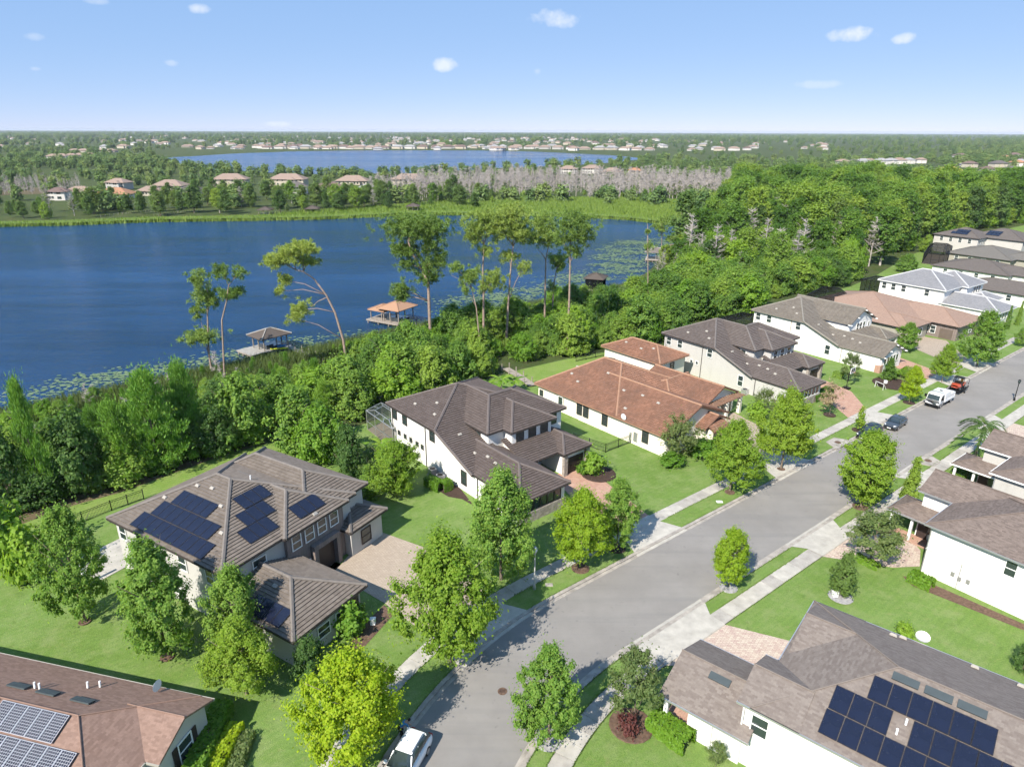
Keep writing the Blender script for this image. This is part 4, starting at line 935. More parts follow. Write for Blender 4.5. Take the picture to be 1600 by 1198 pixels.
# young lakeside pine: needle tufts in tiers
for v in range(3):
    C, D = crown_pts(2.1, .8, 7.6, 120, 150, .55, lambda u: max(.15, 1-u*.9)**.8, .35)
    D = D + np.array([0, 0, .7]); D /= np.linalg.norm(D, axis=1)[:, None]
    PROTO[('youngpine', v)] = (trunk_mesh('trunk', 8, .12, 6, 1.6, M['pinebark'], .15), needle_mesh('crown', C, D, .26, .10, L['pinebush']), 8.0, 2.5)
PROTO['youngpine'] = 3
proto('vine', 5, 1.1, .2, 34, 60, .45, 'vine', .26, OVOID, 1.4, .1, 3, variants=1)
# leafless grey cypress
def bare(h, r, seed):
    rr = random.Random(seed); mb = MB()
    mb.tube([(0, 0, -.2), (rr.uniform(-.2, .2), 0, h*.5), (rr.uniform(-.3, .3), rr.uniform(-.3, .3), h)], [.24, .16, .04], 5)
    for i in range(46):
        z = h*rr.uniform(.22, .96); a = rr.uniform(0, 6.3); l_ = r*(1.12-z/h)*rr.uniform(.6, 1.15)+.5; p = Vector((0, 0, z)); q = p+Vector((math.cos(a)*l_, math.sin(a)*l_, l_*rr.uniform(.2, .8)))
        mb.tube([p, q], [.09, .03], 4, False)
        for j in range(5):
            s_ = p.lerp(q, rr.uniform(.25, 1)); b_ = rr.uniform(0, 6.3); k = l_*rr.uniform(.25, .6)
            mb.tube([s_, s_+Vector((math.cos(b_)*k, math.sin(b_)*k, k*rr.uniform(.1, .9)))], [.055, .02], 3, False)
    return mb.mesh(M['deadwood'], False, 'branches')
for v in range(3):
    C, D = crown_pts(1.8, 2.0, 9.5, 16, 24, .7, OVOID, .2)
    PROTO[('bare', v)] = (bare(13, 2.8, 40+v), leaf_mesh('crown', C, D, .36, 1.5, L['olive']), 13.0, 2.8)
PROTO['bare'] = 3
trng = random.Random(3); COUNT = {}
def tree(kind, x, y, h, r, label, group=None, name='tree', cat='tree', z=0.0, v=None):
    n = PROTO[kind]; COUNT[kind] = COUNT.get(kind, -1)+1; tm, cm_, h0, r0 = PROTO[(kind, COUNT[kind] % n if v is None else v)]
    root = empty(name, (x, y, z), trng.uniform(0, 6.28)); root.scale = (r/r0, r/r0, h/h0); tag(root, label, cat, group)
    link('branches' if kind == 'bare' else 'trunk', tm, root); link('crown', cm_, root); return root
def ring(p, r, m, label, z=.03):
    o = MB().lathe([(r, 0), (r*.97, .05), (r*.6, .07)], 16).build('mulch_ring', M[m], None, loc=(p[0], p[1], z)); tag(o, label, 'mulch bed'); return o
# ---- individual street and garden trees: (kind, (x, y, height, crown radius), label)
TREES = [
    ('lime', (-10.53, 33.53, 8.96, 3.22), 'bright lime-green leafy tree over the white car at bottom', 'tree', 'tree'),
    ('maple', (-4.9, 42.34, 11.64, 3.79), 'large full green street tree between the paver court and the bend', 'tree', 'tree'),
    ('green', (-0.97, 53.02, 11.53, 3.55), 'tall loose green tree in front of the white house wing', 'tree', 'tree'),
    ('ygreen', (6.77, 54.87, 8.49, 2.67), 'yellow-green street tree in a brown mulch ring beside the sidewalk', 'tree', 'tree'),
    ('green', (10.81, 58.11, 7.79, 2.4), 'darker green street tree by the brick driveway apron', 'tree', 'tree'),
    ('maple', (25.89, 69.78, 8.97, 3.25), 'green street tree on the verge before the terracotta-roofed house', 'tree', 'tree'),
    ('maple', (34.1, 75.46, 10.62, 3.25), 'amber-tinged street tree on the verge before the grey house', 'tree', 'tree'),
    ('dense', (39.83, 66.42, 9.07, 3.43), 'big round green tree on the right-hand verge', 'tree', 'tree'),
    ('ygreen', (20.38, 52.0, 6.23, 1.84), 'small bright tree in a grey stone ring on the right verge', 'tree', 'tree'),
    ('green', (2.65, 35.02, 7.86, 2.4), 'feathery bright green tree in a grey stone ring near the bottom', 'tree', 'tree'),
    ('sparse', (8.91, 36.74, 6.09, 2.1), 'airy dark-leaved crape myrtle beside the bottom porch', 'tree', 'tree'),
    ('sparse', (35.82, 56.2, 5.59, 2.91), 'airy grey-green tree on the paved court before the right house', 'tree', 'tree'),
    ('round', (30.39, 50.77, 4.6, 1.19), 'small egg-shaped dark shrub tree on the right lawn', 'tree', 'tree'),
    ('cone', (45.03, 66.32, 6.26, 1.28), 'tall conical dark cypress beside the right-hand sidewalk', 'tree', 'tree'),
    ('round', (40.47, 41.55, 2.98, 0.8), 'small dark tree at the right edge of the lawn', 'tree', 'tree'),
    ('small', (49.68, 87.41, 3.38, 0.89), 'slim young lime tree beside the black parked car', 'tree', 'tree'),
    ('lime', (62.6, 97.65, 6.09, 1.6), 'lime-green pyramidal tree beside the white truck', 'tree', 'tree'),
    ('maple', (73.3, 106.93, 6.63, 2.02), 'green street tree behind the orange utility vehicle', 'tree', 'tree'),
    ('green', (84.76, 115.33, 10.31, 3.38), 'broad dark green street tree before the silver-roofed house', 'tree', 'tree'),
    ('green', (101.38, 127.93, 3.71, 1.25), 'small distant street tree at the right edge', 'tree', 'tree'),
    ('cone', (107.47, 140.47, 5.13, 0.68), 'thin dark cypress spire, left of the far pair', 'tree', 'tree'),
    ('cone', (112.05, 143.61, 5.37, 0.69), 'thin dark cypress spire, right of the far pair', 'tree', 'tree'),
    ('green', (76.7, 124.71, 5.56, 2.54), 'bushy green tree before the orange-brown roofed house', 'tree', 'tree'),
    ('blossom', (47.89, 92.7, 5.05, 1.87), 'small pale-blossomed crape myrtle on the grey house lawn', 'tree', 'tree'),
    ('sparse', (57.57, 107.38, 5.07, 1.94), 'wispy multi-stemmed tree behind the basketball hoop', 'tree', 'tree'),
    ('cone', (64.9, 108.4, 3.84, 1.47), 'clipped cone shrub at the corner of the gabled white house', 'shrub', 'shrub'),
    ('sparse', (21.38, 77.28, 6.48, 2.4), 'pale olive tree at the terracotta house corner', 'tree', 'tree'),
    ('sparse', (37.56, 91.87, 4.52, 2.03), 'grey-green airy shrub tree beside the grey house wing', 'tree', 'tree'),
    ('green', (-36.88, 46.88, 11.31, 2.58), 'leafy tree left of the solar-roofed house, nearest the hedge', 'tree', 'tree'),
    ('green', (-27.83, 42.85, 10.86, 3.03), 'leafy tree in the middle of the left lawn before the solar house', 'tree', 'tree'),
    ('maple', (-19.97, 39.01, 6.6, 2.53), 'low green tree at the corner of the solar house wing', 'tree', 'tree'),
    ('green', (-22.14, 43.31, 8.13, 2.54), 'tall leafy tree against the left wall of the solar house wing', 'tree', 'tree'),
    ('dense', (-13.41, 68.44, 6.79, 3.21), 'domed bright green garden tree beside the white house wall', 'tree', 'tree'),
    ('cone', (-16.54, 67.98, 4.17, 1.38), 'bright green bushy cone beside the domed garden tree', 'shrub', 'shrub'),
    ('dark', (-19.3, 70.65, 7.75, 2.01), 'dark columnar garden tree beside the large-leaved plants', 'tree', 'tree'),
    ('thicket2', (-24.12, 76.38, 7.56, 3.23), 'bright leafy garden tree at the corner of the rear lawn', 'tree', 'tree'),
    ('thicket', (-28.06, 79.99, 8.69, 3.54), 'green leafy tree at the edge of thicket above the rear lawn', 'tree', 'tree'),
    ('shrub', (10.23, 73.76, 2.66, 1.41), 'bright palm-like shrub in a dark mulch bed by the brick drive', 'shrub', 'shrub'),
    ('shrub', (8.99, 74.08, 1.61, 0.92), 'round green shrub next to the garage pier of the white house', 'shrub', 'shrub'),
    ('shrub', (25.35, 79.13, 2.05, 2.24), 'dark green shrubs before the terracotta house front window', 'shrub', 'shrub'),
    ('shrub', (20.52, 76.39, 1.73, 1.67), 'low dark shrub under the pale olive tree', 'shrub', 'shrub'),
    ('redshrub', (8.4, 35.85, 1.44, 0.89), 'low dark red shrub bed under the crape myrtle', 'shrub', 'shrub'),
    ('shrub', (36.17, 91.15, 2.37, 1.43), 'green shrub beside the air conditioner of the grey house', 'shrub', 'shrub'),
    ('sparse', (13.81, 33.05, 2.14, 0.68), 'pale flowering bush against the bottom white wall', 'shrub', 'shrub'),
    ('shrub', (33.39, 45.69, 1.14, 0.72), 'small spiky green shrub beside the bottom-right roof edge', 'shrub', 'shrub'),
    ('shrub', (-49.06, 55.24, 5.81, 2.21), 'bright overgrown shrub at the left edge of the lawn', 'shrub', 'shrub'),
    ('shrub', (-45.19, 52.75, 5.32, 1.97), 'yellow-green bushy shrub behind the left leafy tree', 'shrub', 'shrub'),
    ('dark', (-15.72, 40.94, 3.45, 1.37), 'dark round bush at the street corner of the solar house', 'shrub', 'shrub'),
    ('shrub', (-13.7, 45.97, 2.35, 1.59), 'dark green foundation shrubs along the solar house wing', 'shrub', 'shrub'),
    ('shrub', (38.51, 58.29, 0.93, 0.7), 'little green shrub at the end of the curved flower bed', 'shrub', 'shrub'),
    ('thicket', (146.12, 238.28, 6.04, 2.41), 'dark round tree beside the far dark pool cages', 'tree', 'tree'),
    ('thicket', (120.15, 203.38, 5.26, 3.12), 'dark bush behind the silver-roofed house', 'tree', 'tree'),
    ('vine', (-26.02, 98.9, 6.67, 0.99), 'yellow-green vine-covered stump under the leaning pine', 'tree', 'tree'),
    ('youngpine', (-43.83, 73.99, 12.99, 4.07), 'largest bushy young pine behind the solar-roofed house', 'pine_tree', 'tree'),
    ('youngpine', (-41.89, 78.57, 12.44, 3.06), 'young pine just right of the largest bushy pine', 'pine_tree', 'tree'),
    ('youngpine', (-46.96, 71.69, 10.1, 2.91), 'broad young pine just left of the largest bushy pine', 'pine_tree', 'tree'),
    ('dark', (-49.97, 68.9, 10.0, 2.75), 'dark round tree left of the young pines on the rear lawn edge', 'tree', 'tree'),
    ('youngpine', (-52.82, 66.02, 14.77, 1.93), 'tall slim young pine near the left edge of the photo', 'pine_tree', 'tree'),
    ('dark', (-55.49, 64.64, 10.34, 2.6), 'dark bushy tree at the left edge of the rear thicket', 'tree', 'tree'),
    ('thicket', (-36.43, 81.86, 9.72, 3.49), 'mid-green tree between the young pines and the bright garden tree', 'tree', 'tree'),
    ('dark', (-38.13, 78.6, 6.56, 2.21), 'dark low tree where the thicket meets the mown strip', 'tree', 'tree'),
]
for t_ in TREES:
    tree(t_[0], *t_[1], t_[2], None, t_[3] if len(t_) > 3 else 'tree', t_[4] if len(t_) > 4 else 'tree')
for p_, r_, m_, lb in [((6.75, 54.66), 0.9, 'redmulch', 'brown mulch ring under the yellow-green street tree'), ((10.8, 58.0), 0.9, 'mulch', 'dark mulch ring under the darker green street tree'), ((20.33, 51.82), 0.85, 'stones', 'grey stone ring under the small bright verge tree'), ((2.65, 35.02), 1.0, 'stones', 'grey stone ring under the feathery bottom tree'), ((30.25, 50.59), 1.1, 'stones', 'grey stone bed under the egg-shaped shrub tree'), ((-27.8, 42.78), 0.55, 'redmulch', 'bare soil ring under the middle left-lawn tree'), ((-36.94, 46.88), 0.5, 'redmulch', 'bare soil ring under the leafy tree nearest the left hedge'), ((25.8, 69.48), 0.6, 'redmulch', 'soil ring under the street tree before the terracotta house'), ((34.03, 75.29), 0.6, 'redmulch', 'soil ring under the amber-tinged street tree'), ((62.6, 97.65), 0.9, 'mulch', 'dark mulch ring under the lime pyramidal tree'), ((49.57, 87.19), 0.9, 'mulch', 'dark mulch ring under the slim young lime tree'), ((47.89, 92.7), 0.9, 'mulch', 'dark mulch ring under the pale-blossomed crape myrtle'), ((39.69, 66.28), 0.9, 'redmulch', 'brown soil ring under the big round right-verge tree'), ((10.8, 73.93), 2.2, 'mulch', 'kidney-shaped dark mulch bed by the brick drive'), ((8.65, 36.29), 1.6, 'redmulch', 'reddish mulch bed under the crape myrtle'), ((64.62, 106.22), 3.2, 'mulch', 'dark mulch bed around the clipped cone shrub')]: ring(p_, r_, m_, lb, .105)
# ---- tall pines on the lake shore: trunk polyline and needle clumps in metres (x along the shore, depth, height)
def pine(base, trunk, branches, clumps, label, r0=.26, dens=1.0):
    root = empty('pine_tree', (base[0], base[1], base[2])); tag(root, label, 'tree')
    mb = MB(); n = len(trunk)
    mb.tube([(0, 0, -.5)] + [(x, y, z) for x, y, z in trunk], [r0*1.25]+[r0*(1-.72*i/(n-1)) for i in range(n)], 8); mb.build('trunk', M['pinebark'], root, True)
    if branches:
        bb = MB()
        for p, q in branches:
            p, q = Vector(p), Vector(q); bb.tube([p, p.lerp(q, .5)+Vector((0, 0, (q-p).length*.08)), q], [r0*.34, r0*.24, r0*.1], 5)
        bb.build('branch', M['pinebark'], root, True)
    Cs, Ds = [], []
    for (x, y, z, rx, rz) in clumps:
        k = int(1050*dens*max(.5, rx*rx*.6)); nt_ = max(8, int(k/42)); cc = unit(nt_); cc[:, 2] = np.abs(cc[:, 2])*1.2-.35
        cent = np.array([x, y, z]) + rng.normal(0, 1, (nt_, 3))*np.array([rx*.47, rx*.47, rz*.44]) + np.array([0, 0, rz*.1])
        for c_ in cent:
            d = unit(42); d[:, 2] += .3; d /= np.linalg.norm(d, axis=1)[:, None]; Cs.append(c_+d*rng.uniform(.0, .38, (42, 1))); Ds.append(d)
    o = link('crown', needle_mesh('crown', np.concatenate(Cs), np.concatenate(Ds), .42, .12, L['pine']), root); return root
pine((-53.41, 111.96, 0.0), [(0, 0, 0.0), (0.0, 0.0, 3.0), (0.81, 0.18, 10.27), (1.53, 0.18, 13.65), (1.42, -0.18, 15.04)], [((1.42, -0.18, 15.04), (0.57, -0.76, 16.13)), ((0.81, 0.18, 10.27), (0.62, 0.7, 13.09)), ((0.0, 0.0, 3.0), (-0.75, 0.32, 10.55)), ((0.81, 0.18, 10.27), (1.91, 0.2, 12.53)), ((0.0, 0.0, 3.0), (-0.69, -0.52, 6.23))], [(0.57, -0.76, 16.13, 1.93, 2.06), (0.62, 0.7, 13.09, 2.19, 1.45), (-0.75, 0.32, 10.55, 1.4, 1.53), (1.91, 0.2, 12.53, 1.23, 1.17), (-0.69, -0.52, 6.23, 2.86, 1.28)], 'short slender shore pine with four tiers, left of the hooked pines', 0.2)
pine((-47.34, 103.59, 0.0), [(0, 0, 0.0), (-0.0, 0.0, 3.0), (0.43, 0.04, 7.15), (0.87, 0.04, 11.45), (2.1, 0.03, 14.6), (2.86, -0.14, 17.17), (3.9, -0.03, 18.32)], [((2.86, -0.14, 17.17), (2.14, -0.16, 19.07)), ((3.9, -0.03, 18.32), (4.87, 0.23, 18.95)), ((2.1, 0.03, 14.6), (2.67, 1.0, 15.5))], [(2.14, -0.16, 19.07, 1.58, 1.35), (4.87, 0.23, 18.95, 1.09, 1.04), (2.67, 1.0, 15.5, 2.13, 0.86)], 'slim wavy shore pine beside the short tiered pine', 0.2)
pine((-28.7, 109.6, 0.0), [(0, 0, 0.0), (0.0, 0.0, 3.0), (-0.25, 0.18, 6.47), (-1.19, 0.02, 11.26), (-2.4, -0.02, 14.28), (-4.13, -0.09, 16.98), (-5.73, -0.19, 18.17), (-6.89, -0.19, 18.43)], [((-2.45, 0, 13.74), (-5.16, -0.1, 12.08)), ((-6.89, -0.19, 18.43), (-7.4, -0.09, 20.93)), ((-6.89, -0.19, 18.43), (-9.89, -0.39, 19.87)), ((-5.73, -0.19, 18.17), (-5.19, -0.3, 21.98)), ((-5.73, -0.19, 18.17), (-4.93, 0.6, 19.5)), ((-2.4, -0.02, 14.28), (-9.07, 0.03, 16.69)), ((-2.4, -0.02, 14.28), (-9.96, 0.06, 14.8)), ((-1.19, 0.02, 11.26), (-6.81, -0.48, 11.79)), ((-0.25, 0.18, 6.47), (-8.05, -0.65, 10.4))], [(-7.4, -0.09, 20.93, 2.64, 1.69), (-9.89, -0.39, 19.87, 2.24, 1.26), (-5.19, -0.3, 21.98, 2.64, 0.98), (-4.93, 0.6, 19.5, 1.61, 0.76), (-9.07, 0.03, 16.69, 1.32, 1.15), (-9.96, 0.06, 14.8, 1.03, 1.26), (-6.81, -0.48, 11.79, 1.89, 1.42), (-8.05, -0.65, 10.4, 1.43, 1.09)], 'leaning pine with hooked trunk bowing over the water', 0.27)
pine((-15.3, 120.11, 0.0), [(0, 0, 0.0), (0.0, 0.0, 3.0), (0.01, -0.15, 10.68), (0.01, 0.0, 14.25), (-1.2, 0.2, 16.59), (-2.26, 0.07, 18.61), (-3.26, -0.13, 21.45)], [((-3.26, -0.13, 21.45), (-3.16, 1.75, 23.41)), ((-3.26, -0.13, 21.45), (1.08, 0.88, 23.15)), ((-3.26, -0.13, 21.45), (-1.14, 0.76, 24.26)), ((-2.26, 0.07, 18.61), (-3.92, 1.11, 19.74)), ((-2.26, 0.07, 18.61), (0.69, 0.48, 20.33)), ((0.01, 0.0, 14.25), (0.26, 0.7, 16.88)), ((-1.2, 0.2, 16.59), (-3.76, -0.23, 17.45)), ((-1.2, 0.2, 16.59), (2.17, 0.8, 17.76)), ((0.01, -0.15, 10.68), (-0.12, 0.85, 14.55)), ((0.01, -0.15, 10.68), (-4.88, -0.72, 12.75)), ((0.01, -0.15, 10.68), (-5.25, 0.32, 11.26))], [(-3.16, 1.75, 23.41, 4.67, 2.37), (1.08, 0.88, 23.15, 3.11, 2.37), (-1.14, 0.76, 24.26, 3.43, 1.78), (-3.92, 1.11, 19.74, 2.87, 1.25), (0.69, 0.48, 20.33, 1.93, 1.54), (0.26, 0.7, 16.88, 2.55, 2.08), (-3.76, -0.23, 17.45, 1.62, 1.25), (2.17, 0.8, 17.76, 1.74, 1.66), (-0.12, 0.85, 14.55, 1.93, 1.36), (-4.88, -0.72, 12.75, 2.24, 1.78), (-5.25, 0.32, 11.26, 1.31, 0.77)], 'largest umbrella-crowned pine beside the orange boathouse', 0.36)
pine((-5.55, 124.45, 0.0), [(0, 0, 0.0), (0.0, 0.0, 3.0), (0.09, 0.09, 10.9), (-0.0, -0.02, 15.79), (0.26, 0.01, 20.24)], [((0.26, 0.01, 20.24), (-0.94, -0.03, 23.15)), ((-0.0, -0.02, 15.79), (0.48, 0.6, 19.07)), ((0.09, 0.09, 10.9), (1.93, 0.0, 13.67)), ((0.09, 0.09, 10.9), (0.11, 0.43, 12.14)), ((0.26, 0.01, 20.24), (-1.55, -0.28, 21.7)), ((0.26, 0.01, 20.24), (1.7, 0.84, 23.74)), ((0.26, 0.01, 20.24), (0.26, 0.73, 25.16))], [(-0.94, -0.03, 23.15, 2.7, 2.57), (0.48, 0.6, 19.07, 1.48, 1.29), (1.93, 0.0, 13.67, 2.51, 2.21), (0.11, 0.43, 12.14, 1.35, 1.29), (-1.55, -0.28, 21.7, 1.99, 1.59), (1.7, 0.84, 23.74, 2.32, 2.21), (0.26, 0.73, 25.16, 1.93, 1.23)], 'straight shore pine with a broad middle tuft, left of the pine trio', 0.3)
pine((-5.8, 116.26, 0.0), [(0, 0, 0.0), (0.0, 0.0, 3.0), (-0.61, -0.02, 10.49), (-1.41, 0.03, 13.96)], [((-1.41, 0, 13.96), (-4.88, -0.11, 16.23)), ((-1.41, 0.03, 13.96), (-2.08, 0.75, 15.67)), ((-1.41, 0.03, 13.96), (-4.0, 0.27, 17.64)), ((-0.61, -0.02, 10.49), (-2.55, -0.01, 13.67)), ((-1.41, 0.03, 13.96), (-0.95, -0.34, 16.25))], [(-2.08, 0.75, 15.67, 1.87, 1.32), (-4.0, 0.27, 17.64, 1.27, 1.15), (-2.55, -0.01, 13.67, 0.97, 0.92), (-0.95, -0.34, 16.25, 1.27, 1.21)], 'half-bare leaning pine crossing the straight shore pine', 0.2)
pine((-1.06, 125.61, 0.0), [(0, 0, 0.0), (0.0, 0.0, 3.0), (0.31, 0.08, 9.4), (0.75, -0.13, 15.88), (1.19, 0.16, 19.79)], [((1.19, 0.16, 19.79), (1.02, -0.8, 24.18)), ((1.19, 0.16, 19.79), (2.37, 1.17, 21.85)), ((1.19, 0.16, 19.79), (-1.05, -0.42, 22.72)), ((0.75, -0.13, 15.88), (0.44, 0.73, 17.54)), ((0.31, 0.08, 9.4), (3.17, 0.29, 15.89)), ((1.19, 0.16, 19.79), (1.01, 0.01, 25.91))], [(1.02, -0.8, 24.18, 3.63, 2.84), (2.37, 1.17, 21.85, 2.98, 1.92), (-1.05, -0.42, 22.72, 2.34, 2.22), (0.44, 0.73, 17.54, 1.69, 1.3), (3.17, 0.29, 15.89, 1.49, 1.42), (1.01, 0.01, 25.91, 2.34, 1.42)], 'tall full-crowned pine in the middle of the shore row', 0.3)
pine((6.62, 132.68, 0.0), [(0, 0, 0.0), (-0.0, 0.0, 3.0), (0.0, 0.01, 10.34), (-0.02, 0.06, 16.15), (0.46, 0.04, 18.67)], [((-0.02, 0, 16.15), (-1.9, 0.07, 18.35)), ((0.46, 0.04, 18.67), (-0.71, -0.5, 21.78)), ((0.46, 0.04, 18.67), (0.89, -0.59, 20.55)), ((0.46, 0.04, 18.67), (-2.56, 0.02, 20.22)), ((0.46, 0.04, 18.67), (-1.06, 0.87, 23.92))], [(-0.71, -0.5, 21.78, 2.8, 2.99), (0.89, -0.59, 20.55, 2.11, 2.01), (-2.56, 0.02, 20.22, 1.77, 1.36), (-1.06, 0.87, 23.92, 2.11, 1.04)], 'dark-trunked pine with forked limbs right of the full-crowned pine', 0.27)
pine((8.23, 135.18, 0.0), [(0, 0, 0.0), (0.0, 0.0, 3.0), (0.29, -0.17, 11.12), (0.72, 0.13, 13.43), (1.47, 0.09, 15.71)], [((0.72, 0.13, 13.43), (0.83, 0.84, 15.38)), ((0.0, 0.0, 3.0), (-0.0, -0.33, 9.79)), ((0.72, 0.13, 13.43), (1.52, 0.32, 14.09))], [(0.83, 0.84, 15.38, 2.15, 1.39), (-0.0, -0.33, 9.79, 1.11, 0.99), (1.52, 0.32, 14.09, 1.39, 1.12)], 'short crooked pine between the two right-hand shore pines', 0.18)
pine((10.61, 122.52, 0.0), [(0, 0, 0.0), (-0.0, 0.0, 3.0), (0.02, -0.18, 11.42), (-0.04, 0.06, 17.4), (-0.11, -0.09, 21.19)], [((-0.11, -0.09, 21.19), (0.32, -0.92, 23.76)), ((-0.04, 0.06, 17.4), (-1.33, 0.59, 21.18)), ((-0.11, -0.09, 21.19), (1.85, -0.74, 21.77)), ((-0.04, 0.06, 17.4), (0.79, 0.03, 18.87)), ((-0.11, -0.09, 21.19), (0.85, 0.66, 25.17))], [(0.32, -0.92, 23.76, 3.55, 2.78), (-1.33, 0.59, 21.18, 1.65, 1.57), (1.85, -0.74, 21.77, 1.97, 2.17), (0.79, 0.03, 18.87, 1.46, 1.09), (0.85, 0.66, 25.17, 1.97, 1.27)], 'pale straight-trunked pine at the right end of the shore row', 0.3)
pine((31.77, 153.44, 0.0), [(0, 0, 0.0), (0.0, 0.0, 3.0), (-0.75, -0.1, 12.36), (-1.41, -0.12, 20.45)], [((-0.75, -0.1, 12.36), (-0.68, 0.48, 15.09)), ((-0.75, -0.1, 12.36), (-1.41, -0.03, 18.68))], [(-0.68, 0.48, 15.09, 1.33, 1.11), (-1.41, -0.03, 18.68, 0.47, 0.45)], 'bare snag pine rising through the lakeside thicket', 0.2)
pine((47.81, 216.19, 0.0), [(0, 0, 0.0), (-0.0, 0.0, 3.0), (-0.15, 0.09, 8.72), (-0.62, -0.19, 14.33)], [((-0.15, 0.09, 8.72), (-0.31, -0.24, 10.6)), ((-0.15, 0.09, 8.72), (0.06, -0.5, 13.71)), ((-0.0, 0.0, 3.0), (2.51, 0.23, 7.47)), ((-0.15, 0.09, 8.72), (-2.32, -0.51, 11.84))], [(-0.31, -0.24, 10.6, 1.83, 1.54), (0.06, -0.5, 13.71, 1.61, 1.74), (2.51, 0.23, 7.47, 1.4, 1.02), (-2.32, -0.51, 11.84, 1.29, 0.92)], 'scrappy pine in front of the brown dock roof', 0.22)
# ---- thickets, woods and far trees
def fill(poly, n, mind, seed):
    rr = np.random.default_rng(seed); P_ = np.array(poly); lo, hi = P_.min(0), P_.max(0); out = np.zeros((0, 2)); tries = 0
    while len(out) < n and tries < 60:
        c_ = rr.uniform(lo, hi, (400, 2)); c_ = c_[inpoly(c_, poly)]; tries += 1
        for p in c_:
            if len(out) == 0 or np.min(np.hypot(*(out-p).T)) > mind: out = np.vstack([out, p])
            if len(out) >= n: break
    return out
def gz(p): return float(ground_z(np.array([[p[0], p[1]]]))[0])
fr_ = random.Random(8)

